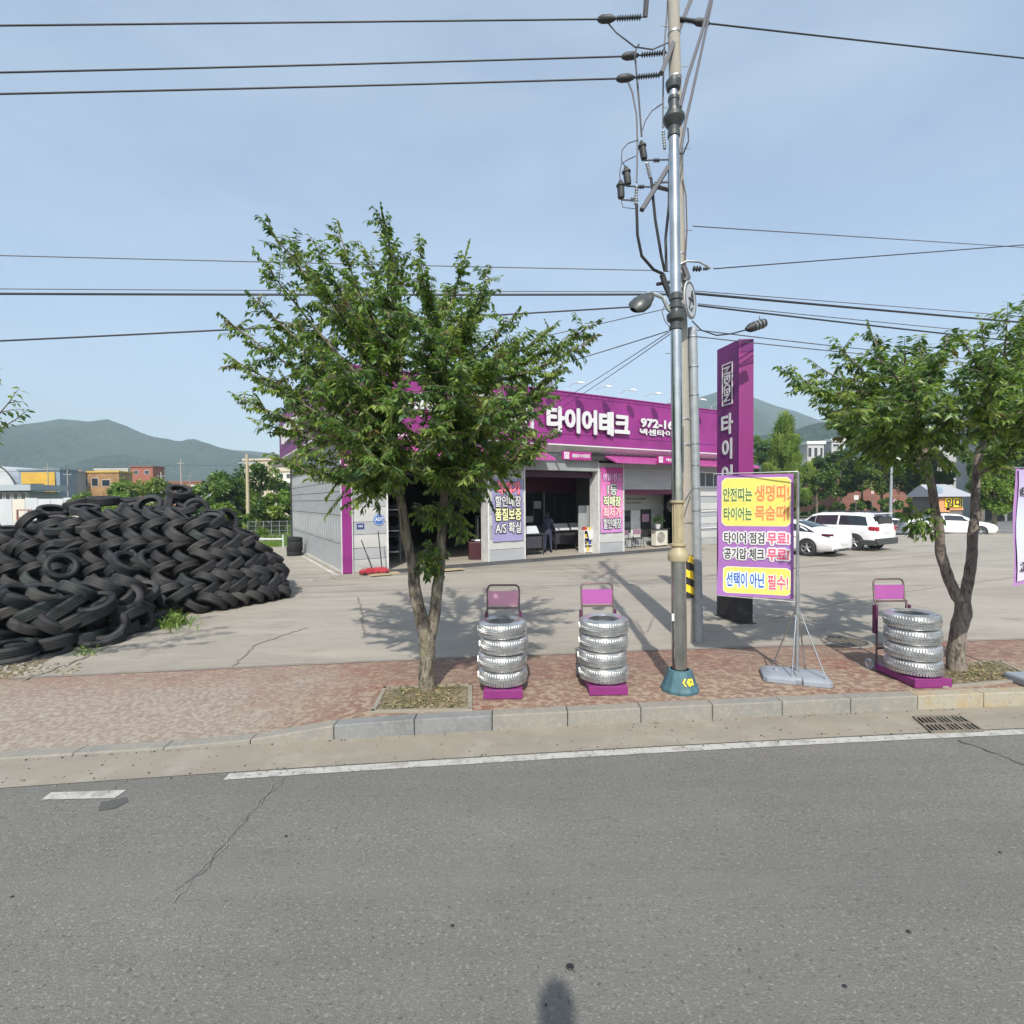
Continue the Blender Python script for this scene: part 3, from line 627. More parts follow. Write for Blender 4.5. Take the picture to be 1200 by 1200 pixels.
MB().tube([p-BV*.06, p-BV*.06+Vector((0,0,.2))], .012, 4).build('clock_hand', M['black'], ck_)
MB().tube([p-BV*.06, p-BV*.06-BU*.24+Vector((0,0,.02))], .01, 4).build('clock_hand', M['black'], ck_)
# wall stickers and box by the corner
xc = A_(444)
bdg = MB().lathe([(.0,.02),(.185,.02),(.21,.0)], (xc, -.002, 1.78), (0,-1,0), 8).build('alarm_badge', mat('badge_blue', (.05,.14,.42), .5), shop)
MB().lathe([(.165,.022),(.18,.022)], (xc, -.002, 1.78), (0,-1,0), 8).build('badge_ring', M['white'], bdg)
lettering('ADT', M['white'], bdg, (xc, -.024, 1.81), (1,0,0), (0,0,1), .27, .12, .006, .04)
xn = A_(422)
npl = MB().bb(xn-.12, xn+.12, -.02, -.002, 1.50, 1.68).build('number_plate_sign', mat('plate_navy', (.03,.05,.2), .5), shop)
lettering('103', M['white'], npl, (xn, -.021, 1.59), (1,0,0), (0,0,1), .15, .07, .004, .03)
MB().bb(.02, .16, -.11, -.071, 3.55, 3.85).build('alarm_box', M['panel_pink'], shop, bev=.01)
MB().bb(.45, .68, -.30, -.0, 3.48, 3.72).build('floodlight', M['cream'], shop, bev=.02)

def BW(a, d, z): return C0 + BU*a + BV*d + ZV*z      # shop frame -> world
# banners hung on the pillars
def pillar_banner(x0, x1, z0, z1, cols, rows, lab, top=None):
    t = thing('pillar_banner', lab, 'banner', BW((x0+x1)/2, -.02, z0)); n = 14; P = []
    for i in range(n+1):
        P.append([BW(x0+(x1-x0)*j/6, -.03-.012*sin(j*1.9+i*.6)-.02, z0+(z1-z0)*i/n) for j in range(7)])
    mb = MB(); mb.grid(P)
    o = mb.build('cloth', cols, t, fix=False, smooth=True, ang=180)
    cc = []
    for (body, f0, f1, m1, m2, wf) in rows:
        za, zb = z0+(z1-z0)*f1, z0+(z1-z0)*f0
        outlined(body, m1, m2, t, BW((x0+x1)/2, -.072, (za+zb)/2), BU, ZV, (x1-x0)*wf, za-zb, .006, .02, .075)
    return t
def gradmat(name, stops):
    m = bpy.data.materials.new(name); m.use_nodes = True; n = m.node_tree; b = n.nodes['Principled BSDF']; b.inputs['Roughness'].default_value = .75
    t = n.nodes.new('ShaderNodeTexCoord'); s = n.nodes.new('ShaderNodeSeparateXYZ'); r = n.nodes.new('ShaderNodeValToRGB')
    n.links.new(t.outputs['Generated'], s.inputs[0]); n.links.new(s.outputs[2], r.inputs[0]); n.links.new(r.outputs[0], b.inputs['Base Color'])
    e = r.color_ramp.elements; e[0].position, e[0].color = stops[0][0], (*stops[0][1], 1); e[1].position, e[1].color = stops[-1][0], (*stops[-1][1], 1)
    for p_, c_ in stops[1:-1]: q_ = e.new(p_); q_.color = (*c_, 1)
    return m
pbz0, pbz1 = .95, 3.55
pillar_banner(a2+.12, a3-.06, Z_(593,634), Z_(593,561), gradmat('violet_banner_print', [(0,(.30,.28,.48)),(.5,(.25,.22,.42)),(1,(.28,.32,.50))]),
    [('최저가', .755, .955, mat('pink_letter', (.75,.30,.42), .6), M['red'], .80), ('할인매장', .55, .73, M['white'], M['ink'], .84), ('품질보증', .33, .53, mat('cream_letter', (.80,.80,.40), .6), M['ink'], .84), ('A/S 확실', .12, .31, M['white'], M['ink'], .84)][::1],
    'violet pillar banner with white and cream lettering, left one on the shop front')
pillar_banner(a4+.05, a5-.05, Z_(716,624), Z_(716,548), gradmat('pink_banner_print', [(0,(.50,.22,.50)),(.35,(.68,.30,.50)),(.75,(.62,.16,.42)),(1,(.36,.04,.22))]),
    [('렌탈/점검', .80, .91, mat('mauve_letter', (.70,.42,.62), .6), M['magenta'], .80), ('1등', .575, .745, M['white'], M['green_ink'], .42), ('직매장', .405, .56, mat('lemon_letter', (.82,.82,.55), .6), M['green_ink'], .78), ('최저가', .235, .39, M['white'], M['pink_ink'], .80), ('할인매장', .06, .22, M['white'], M['ink'], .80)],
    'pink pillar banner on the narrow pillar between the two right service bays')

# ------------------------------------------------------------------ things inside and in front of the shop
# outdoor unit of the air conditioner with a flower pot on top
def acunit():
    a = A_(771, .9); W_, H_, Dp = .80, .78, .32; c = BW(a, .8, .12)
    t = thing('air_conditioner', 'cream air conditioner outdoor unit with round fan on the porch floor', 'air conditioner', c)
    ax = (BU, BV, ZV)
    MB().box(c+ZV*(H_/2), (W_, Dp, H_), ax).build('casing', mat('ac_cream', (.62,.60,.52), .5), t, bev=.015)
    fc = c + ZV*(H_*.52) - BV*(Dp/2+.003) - BU*.08
    MB().lathe([(.0,.0),(.27,.0)], fc, -BV, 28).build('fan_recess', mat('fan_dark', (.20,.17,.13), .6), t)
    mb = MB()
    for r_ in (.08,.14,.2,.265): mb.lathe([(r_-.005,.01),(r_+.005,.01),(r_+.005,.02),(r_-.005,.02)], fc, -BV, 28, closed=True)
    for k in range(8):
        q = Matrix.Rotation(k*pi/4, 3, BV) @ ZV; mb.tube([fc-BV*.015, fc-BV*.015+q*.265], .005, 4)
    mb.build('fan_guard', M['trim'], t)
    MB().lathe([(.0,.03),(.05,.03),(.055,.02)], fc, -BV, 14).build('fan_hub', mat('hub_tan', (.35,.25,.15), .5), t)
    for s in (-.3,.3): MB().box(c+BU*s-ZV*.03, (.08,Dp,.06), ax).build('foot', M['blackish'], t)
    MB().box(c+ZV*(H_+.02), (W_+.24, Dp+.12, .03), ax).build('top_board', M['blackish'], t)
    p = c + ZV*(H_+.036) - BU*.12
    pt = thing('flower_pot', 'small white flower pot standing on the air conditioner', 'flower pot', p)
    MB().lathe([(.0,.0),(.10,.0),(.15,.22),(.135,.22),(.12,.18),(.0,.18)], p, ZV, 18).build('pot', M['white'], pt, smooth=True)
    mb = MB(); random.seed(5)
    for k in range(260):
        d = Vector((random.gauss(0,1), random.gauss(0,1), random.gauss(.9,.8))).normalized(); q = p+ZV*.3+Vector((d.x*.28, d.y*.2, d.z*.35))*random.uniform(.4,1.25); e = d.orthogonal().normalized()*.02
        mb.cur = k % 2; mb.add([q-d*.05, q+e, q+d*.06, q-e], [(0,1,2,3)])
    mb.build('leaves', [M['leaf_b'], M['leaf_e']], pt, fix=False)
    MB().tube([p+ZV*.16, p+ZV*.3], .02, 5).build('stem', M['bark'], pt)
acunit()
# folding chairs and little table in the porch
def chair(a, d, lab, rz=0):
    t = thing('metal_chair', lab, 'chair', group='chairs in the porch'); mt = M['black']
    MB().bb(-.2,.2,-.2,.2,.43,.46).build('seat', mt, t, bev=.01)
    MB().bb(-.2,.2,.19,.22,.62,.86).build('backrest', mat('chair_mauve', (.25,.14,.2), .6), t, bev=.01)
    for sx in (-.19,.19):
        MB().tube([(sx,-.2,0),(sx,-.19,.44)], .012, 6).build('leg', mt, t); MB().tube([(sx,.24,0),(sx,.19,.44),(sx,.21,.86)], .012, 6).build('leg', mt, t)
    MB().tube([(-.19,-.2,.2),(.19,-.2,.2)], .008, 5).build('stretcher', mt, t)
    t.location = BW(a, d, .065); t.rotation_euler = (0,0,BA+rz)
chair(A_(738,.9), .9, 'black metal chair at the left end of the porch under the shutter', .3)
chair(A_(748,1.0), 1.0, 'black metal chair with mauve back nearer the air conditioner', -.5)
# shelf of tins, car-care goods beside bay 2's right jamb
def shelf():
    a = A_(692, .55); c = BW(a, .6, .065); ax = (BU, BV, ZV); wd = .95
    t = thing('goods_shelf', 'white shelf rack crammed with coloured tins and papers at the right of the middle bay', 'shelf', c)
    for s in (-1, 1): MB().box(c+BU*s*wd/2+ZV*.5, (.04,.4,1.0), ax).build('side_panel', M['trim'], t)
    for z in (.04,.35,.66,.98): MB().box(c+ZV*z, (wd-.05,.38,.03), ax).build('shelf_board', M['trim'], t)
    MB().box(c+ZV*1.55+BV*.18, (1.0,.05,1.05), ax).build('back_board', mat('back_board_grey', (.28,.30,.30), .6), t)
    random.seed(11)
    cs = [(.5,.05,.03),(.6,.45,.05),(.05,.1,.4),(.6,.6,.55),(.1,.1,.1),(.55,.5,.4)]
    for z in (.06,.37,.68,1.0):
        x = -wd/2+.08
        while x < wd/2-.1:
            ww = random.uniform(.06,.14); h = random.uniform(.1,.24)
            MB().box(c+BU*(x+ww/2)+ZV*(z+h/2)-BV*.05, (ww,.16,h), ax).build('tin', mat('tin_colour', random.choice(cs), .5), t); x += ww+.02
    MB().box(c-BU*.12+ZV*.8-BV*.22, (.3,.015,.42), (BU*cos(.3)+ZV*sin(.3), BV, ZV*cos(.3)-BU*sin(.3))).build('paper_sheet', M['white'], t)
shelf()
# paint/oil bench and easel boards in bay 2
def bench(a, d, wd, lab, sheet):
    c = BW(a, d, .065); ax = (BU, BV, ZV); t = thing('work_bench', lab, 'work bench', c)
    MB().box(c+ZV*.9, (wd,.5,.05), ax).build('bench_top', M['blackish'], t, bev=.008)
    MB().box(c+ZV*.55, (wd*.8,.4,.5), ax).build('cabinet', mat('cabinet_dark', (.04,.04,.05), .6), t, bev=.01)
    for s in (-1,1):
        for q in (-1,1): MB().box(c+BU*s*wd*.45+BV*q*.2+ZV*.45, (.05,.05,.88), ax).build('leg', M['blackish'], t)
    sx = (BU, (BV*cos(.9)+ZV*sin(.9)), (ZV*cos(.9)-BV*sin(.9)))
    for (o, ww) in sheet: MB().box(c+BU*o+ZV*1.06, (ww,.42,.02), sx).build('price_board', mat('board_pale', (.5,.52,.55), .7), t)
bench(A_(618,1.1), 1.1, 1.5, 'dark work bench with a pale sloping board beside the violet pillar banner', [(.1,.85)])
bench(A_(660,2.2), 2.2, 1.3, 'dark bench carrying two pale sloping boards in the middle bay', [(-.1,.8),(.68,.55)])
# person in dark clothes bent over the bench
def person(c, yaw, lab):
    t = thing('person', lab, 'person', c)
    R_ = Matrix.Rotation(yaw, 3, 'Z')
    pts = {'pel':(0,0,.93),'wst':(0,.03,1.08),'cst':(0,.14,1.32),'nk':(0,.20,1.50),'hb':(0,.23,1.57),'hd':(0,.25,1.68),'ht':(0,.25,1.76),
           'sl':(-.19,.15,1.42),'el':(-.25,.26,1.15),'hl':(-.16,.46,1.02),'fl':(-.14,.54,1.00),'sr':(.19,.15,1.42),'er':(.25,.26,1.15),'hr':(.16,.46,1.02),'fr':(.14,.54,1.0),
           'il':(-.1,0,.88),'kl':(-.12,.06,.5),'al':(-.13,-.02,.09),'tl':(-.14,.15,.04),'ir':(.1,0,.88),'kr':(.12,-.02,.5),'ar':(.14,-.12,.09),'tr':(.15,.06,.04)}
    rad = dict(pel=.15,wst=.135,cst=.16,nk=.065,hb=.07,hd=.10,ht=.06,sl=.075,el=.048,hl=.034,fl=.03,sr=.075,er=.048,hr=.034,fr=.03,il=.10,kl=.062,al=.04,tl=.035,ir=.10,kr=.062,ar=.04,tr=.035)
    ed = [('pel','wst'),('wst','cst'),('cst','nk'),('nk','hb'),('hb','hd'),('hd','ht'),('cst','sl'),('sl','el'),('el','hl'),('hl','fl'),('cst','sr'),('sr','er'),('er','hr'),('hr','fr'),('pel','il'),('il','kl'),('kl','al'),('al','tl'),('pel','ir'),('ir','kr'),('kr','ar'),('ar','tr')]
    ks = list(pts); me = bpy.data.meshes.new('body'); me.from_pydata([R_ @ Vector(pts[k]) for k in ks], [(ks.index(a), ks.index(b)) for a, b in ed], [])
    o = bpy.data.objects.new('body', me); COL.objects.link(o); o.parent = t
    sk = o.modifiers.new('skin', 'SKIN'); 
    for i, k in enumerate(ks): me.skin_vertices[0].data[i].radius = (rad[k], rad[k]*(.75 if k in ('cst','wst','pel') else 1)); me.skin_vertices[0].data[i].use_root = (k == 'pel')
    sk.use_smooth_shade = True; sb = o.modifiers.new('sub', 'SUBSURF'); sb.levels = 1; sb.render_levels = 1
    me.materials.append(mat('navy_cloth', (.03,.035,.07), .8))
    hc = c + R_ @ Vector((0,.27,1.68)); MB().lathe([(.0,-.115),(.06,-.10),(.088,-.04),(.088,.03),(.07,.09),(.0,.115)], hc, ZV, 14).build('head', mat('skin', (.35,.22,.15), .6), t, smooth=True, ang=180)
    MB().lathe([(.095,-.01),(.098,.04),(.08,.10),(.0,.135)], hc-(R_ @ Vector((0,.015,0))), ZV, 14).build('hair', M['black'], t, smooth=True, ang=180)
    MB().lathe([(.03,-.02),(.0,.02)], hc + R_ @ Vector((0,.09,-.01)), R_ @ Vector((0,1,0)), 6).build('nose', mat('skin_b', (.35,.22,.15), .6), t)
    for s in (-1, 1):
        w_ = c + R_ @ Vector((s*.15,.52,1.01)); 
        for q in range(4): MB().tube([w_ + R_ @ Vector((q*.018-.03,0,0)), w_ + R_ @ Vector((q*.02-.03,.045,-.008)), w_ + R_ @ Vector((q*.021-.03,.07,-.03))], [.010,.009,.007], 6).build('finger', mat('skin_c', (.35,.22,.15), .6), t)
        MB().tube([w_ + R_ @ Vector((-s*.035,-.02,0)), w_ + R_ @ Vector((-s*.06,.02,-.01))], [.011,.008], 6).build('thumb', mat('skin_d', (.35,.22,.15), .6), t)
person(BW(A_(642,1.5), 1.5, .065), BA-.5, 'person in dark navy clothes leaning over a bench in the middle bay')
# shelves of tyres inside bay 1
t = thing('tyre_rack', 'dark rack of tyres just inside the left service bay', 'rack')
for k in range(4):
    MB().bb(0,3.2,-.3,.3,.45+k*.78,.49+k*.78).build('shelf_board', M['steel_dull'], t)
for x in (0,1.6,3.2):
    for y in (-.28,.28): MB().bb(x-.03,x+.03,y-.03,y+.03,0,3.3).build('upright', M['blackish'], t)
t.location = BW(a1+.55, 1.3, .065); t.rotation_euler = (0,0,BA+1.2); rack = t
# floor-level sheets and a floor lift in bay 1
t = thing('tyre_changer', 'dark tyre changing machine with upright column deep in the left bay', 'machine')
MB().bb(-.4,.4,-.35,.35,0,.7).build('cabinet', mat('machine_red', (.05,.01,.014), .5), t, bev=.03)
MB().lathe([(.0,.78),(.28,.78),(.3,.74),(.1,.7)], (0,0,0), ZV, 20).build('turntable', M['steel_dull'], t)
MB().bb(-.08,.08,.36,.5,.0,1.7).build('column', M['blackish'], t); MB().bb(-.05,.05,-.1,.5,1.62,1.74).build('arm', M['blackish'], t); MB().tube([(0,0,.95),(0,0,1.62)], .025, 8).build('mount_bar', M['steel'], t)
t.location = BW(A_(560,1.2), 1.2, .065); t.rotation_euler = (0,0,BA-.4)
# brooms, squeegees leaning by the corner
def jack(px, lab, hpx, hh):
    a = A_(px, -.6); t = thing('trolley_jack', lab, 'jack', group='red jacks at the corner')
    red = mat('jack_red', (.40,.035,.05), .5)
    mb = MB(); mb.prism([(-.30,0),(.30,0),(.33,.08),(.18,.16),(-.12,.17),(-.32,.09)], (0,-.12,.035), (1,0,0), (0,0,1), (0,1,0), .24); mb.build('frame', red, t, bev=.015)
    for sx in (-.24,.24):
        for sy in (-.15,.15): MB().lathe([(.0,-.02),(.045,-.02),(.045,.02),(.0,.02)], (sx,sy,.045), (0,1,0), 12).build('wheel', M['black'], t)
    MB().lathe([(.0,.2),(.07,.2),(.07,.17)], (-.15,0,0), ZV, 12).build('saddle', M['steel_dull'], t)
    MB().tube([(.1,0,.14), hpx], .018, 6).build('handle', M['blackish'], t)
    t.location = BW(a, -.55, .045); t.rotation_euler = (0,0,BA+hh)
jack(432.5, 'red trolley jack with handle leaning left, left of the pair by the purple corner', (-.22,.1,1.12), .2)
jack(443.5, 'red trolley jack with upright handle, right of the pair by the purple corner', (.0,.05,1.38), -.2)
c = BW(A_(449,-.75), -.75, .04)
mt_ = thing('rubber_mat', 'small tan mat on the ground by the red jacks', 'mat', c)
MB().box(c+ZV*.01, (1.0,.5,.02), (BU,BV,ZV)).build('sheet', mat('mat_tan', (.42,.33,.19), .8), mt_)
c = BW(A_(523,-1.0)+.1, -1.1, .04)
mt_ = thing('rubber_mat', 'small tan mat on the ramp edge just right of the left tree trunk', 'mat', c)
MB().box(c+ZV*.02, (.9,.4,.02), (BU,BV,ZV)).build('sheet', mat('mat_tan_b', (.42,.35,.22), .8), mt_)
# ------------------------------------------------------------------ tyres
def tyre_mesh(name, R, r, wd, seg, mt, grooves=True):
    h = wd/2
    prof = [(r,-h*.72),(r+.012,-h*.80),(r+.05,-h),(R-.05,-h*1.0),(R-.018,-h*.86),(R-.004,-h*.72)]
    if grooves:
        for gx in (-.36,0,.36): prof += [(R, h*gx-.012),(R-.011, h*gx-.008),(R-.011, h*gx+.008),(R, h*gx+.012)]
    prof += [(R-.004,h*.72),(R-.018,h*.86),(R-.05,h),(r+.05,h),(r+.012,h*.80),(r,h*.72),(r+.02,h*.62),(R-.03,h*.6),(R-.03,-h*.6),(r+.02,-h*.62)]
    mb = MB(); mb.lathe(prof, (0,0,0), (0,0,1), seg, closed=True)
    o = mb.build(name, mt, smooth=True, ang=32); me = o.data; bpy.data.objects.remove(o); return me
TM = [tyre_mesh('tyre', .315, .20, .205, 30, M['tyre']), tyre_mesh('tyre', .33, .205, .225, 30, M['tyre']), tyre_mesh('tyre', .30, .19, .19, 30, M['tyre2']), tyre_mesh('tyre', .32, .20, .215, 30, M['tyre3'])]
def place_tyre(c, axis, label, group, me=None, roll=None, ex=None):
    o = bpy.data.objects.new('tyre', me or random.choice(TM[:3] + TM[:2] + TM)); COL.objects.link(o)
    q = Vector(axis).normalized().to_track_quat('Z', 'Y'); o.rotation_mode = 'QUATERNION'; o.rotation_quaternion = q
    o.location = c; s = random.uniform(.92, 1.08); o.scale = (s, s, s*random.uniform(.92, 1.05))
    return tag(o, label, 'tyre', group)
ORD = ['first','second','third','fourth','fifth','sixth','seventh','eighth','ninth','tenth','eleventh','twelfth','thirteenth','fourteenth','fifteenth','sixteenth','seventeenth','eighteenth','nineteenth','twentieth','twenty-first','twenty-second','twenty-third','twenty-fourth','twenty-fifth','twenty-sixth','twenty-seventh','twenty-eighth','twenty-ninth','thirtieth','thirty-first','thirty-second']
def interp(tab, x):
    if x <= tab[0][0]: return tab[0][1]
    for a, b in zip(tab, tab[1:]):
        if x <= b[0]: return a[1] + (b[1]-a[1])*(x-a[0])/(b[0]-a[0])
    return tab[-1][1]
random.seed(21)
PG = 'used tyres in the big pile'
baseY = [(-200,11.2),(150,11.2),(230,11.15),(290,12.0),(335,13.0)]
topP = [(-200,640),(-40,632),(0,626),(29,619),(58,608),(79,602),(117,596),(163,598),(205,592),(242,604),(274,622),(294,642),(326,662),(334,690)]
row = 0; n_main = 0; GAP = .50
for row in range(12):
    h = .20 + row*.235; px = 334 - (row % 2)*11 - row*1.2; cnt = 0
    while px > -75:
        Yb = interp(baseY, px) + h*.62 - .1
        p = D(px, 600, Yb); p.z = ZS + h
        d = p - CAMP; v = d.dot(CF); py = 600 - 600*d.dot(CU)/v
        # tangent of the face along the row
        p2 = D(px-12, 600, interp(baseY, px-12) + h*.62 - .1); tdir = Vector((p.x-p2.x, p.y-p2.y, 0)).normalized()
        if py > interp(topP, px) + 6 and not (px < 160 and row < 1):
            cnt += 1; n_main += 1
            sg = 1 if row % 2 == 0 else -1; a = radians(31 + random.uniform(-4, 4))*sg
            nrm = Vector((tdir.y, -tdir.x, 0)); upv = (Vector((0,0,1)) - nrm*.22).normalized()
            ax = upv*cos(a) + tdir*sin(a) + nrm*random.uniform(-.08, .06)
            place_tyre(p + Vector((random.uniform(-.03,.03), random.uniform(-.05,.05), random.uniform(-.02,.02))), ax,
                       'black tyre in the back stack of the pile, %s row up, %s from the right' % (ORD[row], ORD[cnt-1]), PG)
        px -= GAP*600/(Yb)*abs(tdir.x if abs(tdir.x) > .45 else .45)
# front, lower stack nearer the pavement
fY = [(-260,7.75),(0,7.85),(75,8.2),(150,9.2),(178,9.95)]
for row in range(4):
    h = .20 + row*.225; px = 172 - (row % 2)*12 - row*4; cnt = 0
    while px > -110:
        Yb = interp(fY, px) + .33 + h*.30; p = D(px, 600, Yb); p.z = ZS + h
        p2 = D(px-15, 600, interp(fY, px-15) + .33 + h*.30); tdir = Vector((p.x-p2.x, p.y-p2.y, 0)).normalized(); cnt += 1
        sg = -1 if row % 2 == 0 else 1; a = radians(50)*sg if row else radians(random.uniform(-8, 8)); nrm = Vector((tdir.y, -tdir.x, 0))
        if row: a = radians(30 + random.uniform(-7,7))*sg
        ax = Vector((0,0,1))*cos(a) + tdir*sin(a) + nrm*(.06 if row else random.uniform(-.1,.1))
        if row == 0: p.z = ZS + .13
        place_tyre(p, ax, 'black tyre in the low front stack of the pile, %s row, %s from right' % (ORD[row], ORD[cnt-1]), PG)
        px -= (.48 if row else .60)*600/Yb
for i, (px, py, Y, ax, me_, s) in enumerate([
    (112,708,8.9,(.05,-.42,.9),0,'lying nearly flat on the front ledge with its round opening showing'),
    (105,722,8.85,(-.35,-.2,.9),0,'tilted under the flat tyre on the front ledge'),
    (55,706,8.8,(.1,-.75,.65),3,'leaning back on the front ledge with a greenish opening'),
    (25,704,8.75,(.0,-.8,.6),0,'leaning back on the front ledge, second opening from the left'),
    (0,705,8.7,(.05,-.8,.6),0,'leaning back at the left end of the front ledge'),
    (-30,706,8.6,(.05,-.8,.6),0,'leaning back beyond the left end of the front ledge'),
    (80,700,9.3,(.1,-.7,.7),0,'half hidden behind the front ledge, its opening a thin crescent'),
    (142,701,9.4,(.55,-.45,.6),1,'large, tilted right, at the right end of the front ledge'),
    (150,722,9.35,(-.45,-.1,.85),0,'thin sided, slanting below the large tilted one at the ledge end'),
    (128,734,9.0,(.15,-.78,.6),0,'facing the road with a wide opening, low right in the front stack'),
    (160,728,9.65,(.35,-.9,.2),0,'standing almost upright low at the right end of the front stack'),
    (60,726,8.6,(-.5,-.1,.86),0,'slanting with a pale rim line across the middle of the front stack'),
    (86,728,8.7,(-.42,-.15,.86),0,'slanting in the middle of the front stack beside the pale rimmed one'),
    (13,761,7.95,(.02,-.1,1),3,'greenish, lying flat at the bottom left corner of the pile'),
    (14,774,7.95,(.0,-.02,1),0,'lying flat under the greenish one at the bottom left corner'),
    (55,769,8.25,(.02,-.12,1),0,'lying flat at the foot of the front stack beside the greenish one'),
    (120,749,8.85,(.0,-.25,1),0,'lying flat at the foot of the front stack near the weeds'),
    (322,686,12.85,(.02,-.05,1),1,'lying flat alone at the right foot of the pile'),
    (303,683,12.45,(-.62,-.25,.75),0,'leaning at the right foot of the pile, next to the flat one'),
    (286,687,12.2,(-.62,-.25,.75),0,'leaning at the right foot of the pile, second from the flat one'),
    (269,690,11.95,(-.62,-.25,.75),0,'leaning at the right foot of the pile, third from the flat one'),
    (250,693,11.7,(-.55,-.1,.8),0,'leaning at the foot of the pile just right of the weeds'),
    (212,698,11.1,(-.55,-.1,.8),3,'greenish, slanting at the foot of the pile just above the weeds'),
    (175,593,13.4,(.1,-.72,.6),1,'loose on top of the pile with the widest round opening'),
    (196,594,13.7,(-.8,-.55,.2),0,'standing on edge on top, right of the widest opening'),
    (210,576,13.9,(.35,-.3,.85),0,'topmost on the whole pile, tilted to the left'),
    (204,584,14.0,(-.5,-.4,.75),0,'propping up the topmost one'),
    (230,597,13.5,(.55,-.8,.1),1,'standing on edge on top with a tall oval opening'),
    (222,589,14.0,(.2,-.5,.9),0,'flat on top just behind the tall oval opening'),
    (249,604,13.4,(.2,-.2,.95),0,'lying at the right shoulder of the pile top'),
    (247,613,13.0,(.25,-.68,.7),0,'lying with round opening showing at the right shoulder of the pile'),
    (266,609,13.8,(.9,-.2,.4),0,'black and ragged at the far right shoulder of the pile'),
    (158,600,13.4,(.25,-.75,.6),0,'leaning behind the widest opening on top'),
    (139,601,13.2,(-.7,-.6,.5),2,'showing a dusty inner rim on top, left of the widest opening'),
    (154,588,14.2,(.0,-.12,1),0,'flat on the skyline left of the widest opening'),
    (122,587,13.6,(.03,-.08,1),1,'lying flat on the skyline near the middle of the pile'),
    (92,590,13.6,(-.25,-.12,.95),0,'lying flat on the skyline, left of the middle'),
    (100,597,13.0,(.15,-.2,1),0,'broad and dark just under the skyline, left of the middle'),
    (62,600,13.2,(.3,-.2,.9),0,'tilted on the left of the skyline'),
    (62,612,12.6,(.05,-.35,.93),2,'torn open with a pale rim at the left top of the pile'),
    (103,611,12.7,(-.5,-.55,.65),0,'with a slanting pale rim under the flat skyline ones'),
    (70,622,12.0,(.02,-.05,1),3,'greenish, lying flat with its tread to the road, upper left face'),
    (107,619,12.2,(-.1,-.1,1),0,'lying nearly flat with its tread to the road, left of the top middle'),
    (82,635,11.9,(-.02,-.05,1),0,'lying flat in the upper left face, below the greenish one'),
    (75,648,11.7,(-.05,-.05,1),0,'lying flat in the upper left face, two below the greenish one'),
    (140,616,12.5,(-.45,-.1,.9),0,'slanting upwards under the top tyres'),
    (163,616,12.6,(-.35,-.1,.9),3,'greenish with smooth tread, slanting below the widest opening'),
    (187,620,12.6,(-.85,-.1,.5),0,'steeply tilted under the standing ones at the top'),
    (199,613,12.7,(-.98,-.1,.1),0,'standing upright with square tread below the topmost one'),
    (216,616,12.6,(-.5,-.1,.85),0,'slanting just right of the upright square one'),
    (37,613,12.4,(-.8,-.1,.55),1,'long dark, slanting steeply at the upper left'),
    (24,641,11.9,(-.85,-.1,.55),1,'steep and wide at the upper left face'),
    (8,623,12.2,(.1,-.1,1),1,'lying flat at the far left top'),
    (-20,618,12.4,(-.3,-.1,1),0,'lying beyond the far left top'),
    (72,664,11.2,(.75,-.5,.45),3,'standing out of the left face with a dark slanted opening'),
    (150,660,11.3,(.6,-.1,.75),1,'wide, proud of the middle face and slanting down right'),
    (177,658,11.6,(.75,-.1,.62),3,'steep greenish one in the middle face'),
    (243,630,12.5,(-.6,-.35,.7),0,'proud slanting one at the upper right face'),
    (228,632,12.6,(-.6,-.25,.75),0,'slanting beside the proud one at the upper right face'),
    (305,641,13.0,(.45,.3,.9),0,'dropped on the sloping right edge of the pile, upper'),
    (317,652,13.1,(.5,.2,.9),0,'dropped on the sloping right edge of the pile, lower'),
    (288,627,13.3,(.4,.1,.95),0,'on the sloping right edge below the shoulder'),
    ]):
    place_tyre(D(px, py, Y), ax, 'black tyre ' + s, PG, TM[me_])
# the mass inside: more tyres, low detail, one object
mb = MB(); random.seed(4)
def lowtyre(c, ax, R=.315, wd=.2):
    h = wd/2; mb.lathe([(R*.63,-h*.7),(R-.04,-h),(R,-h*.6),(R,h*.6),(R-.04,h),(R*.63,h*.7)], c, ax, 12, closed=True)
for px in range(-190, 330, 15):
    for row in range(8):
        for lay in range(1, 6):
            h = .2 + row*.33; Yb = interp(baseY, px) + h*.62 + .05 + lay*.36
            p = D(px, 600, Yb); p.z = ZS + h; d = p - CAMP; py = 600 - 600*d.dot(CU)/d.dot(CF)
            if py > interp(topP, px) + 5: lowtyre(p, (random.uniform(-.5,.5), random.uniform(-.3,.3), 1))
for px in range(-180, 165, 24):
    for row in range(3):
        for lay in range(1, 5):
            h = .13 + row*.25; Yb = interp(fY, px) + .7 + lay*.48; p = D(px, 600, Yb); p.z = ZS + h
            if p.y < 11.6: lowtyre(p, (random.uniform(-.25,.25), random.uniform(-.25,.25), 1))
tag(mb.build('packed_tyres', M['tyre'], smooth=True, ang=40), 'mass of old black tyres packed inside the pile, seen through its gaps', 'tyres', kind='stuff')
# short stack by the side wall, and tyres on the rack
for k in range(4):
    p = G(345 if k < 3 else 345, 651, ZS) + Vector((.02*k-.03*(k == 3), 0, .11 + .205*k))
    place_tyre(p, (.02*k, 0, 1), 'black tyre in the stack against the side wall, %s from the ground' % ORD[k], 'tyre stack by the side wall', TM[1])
for k in range(4):
    for i in range(11):
        p = rack.matrix_basis @ Vector((.25+i*.27, 0, .49+k*.78+.325)); 
        if k < 4: place_tyre(p, Matrix.Rotation(BA+1.2, 3, 'Z') @ Vector((1,.0,0)), 'black tyre standing on the rack in the left bay, %s shelf up, %s along' % (ORD[k], ORD[i]), 'tyres on the rack in the left bay')

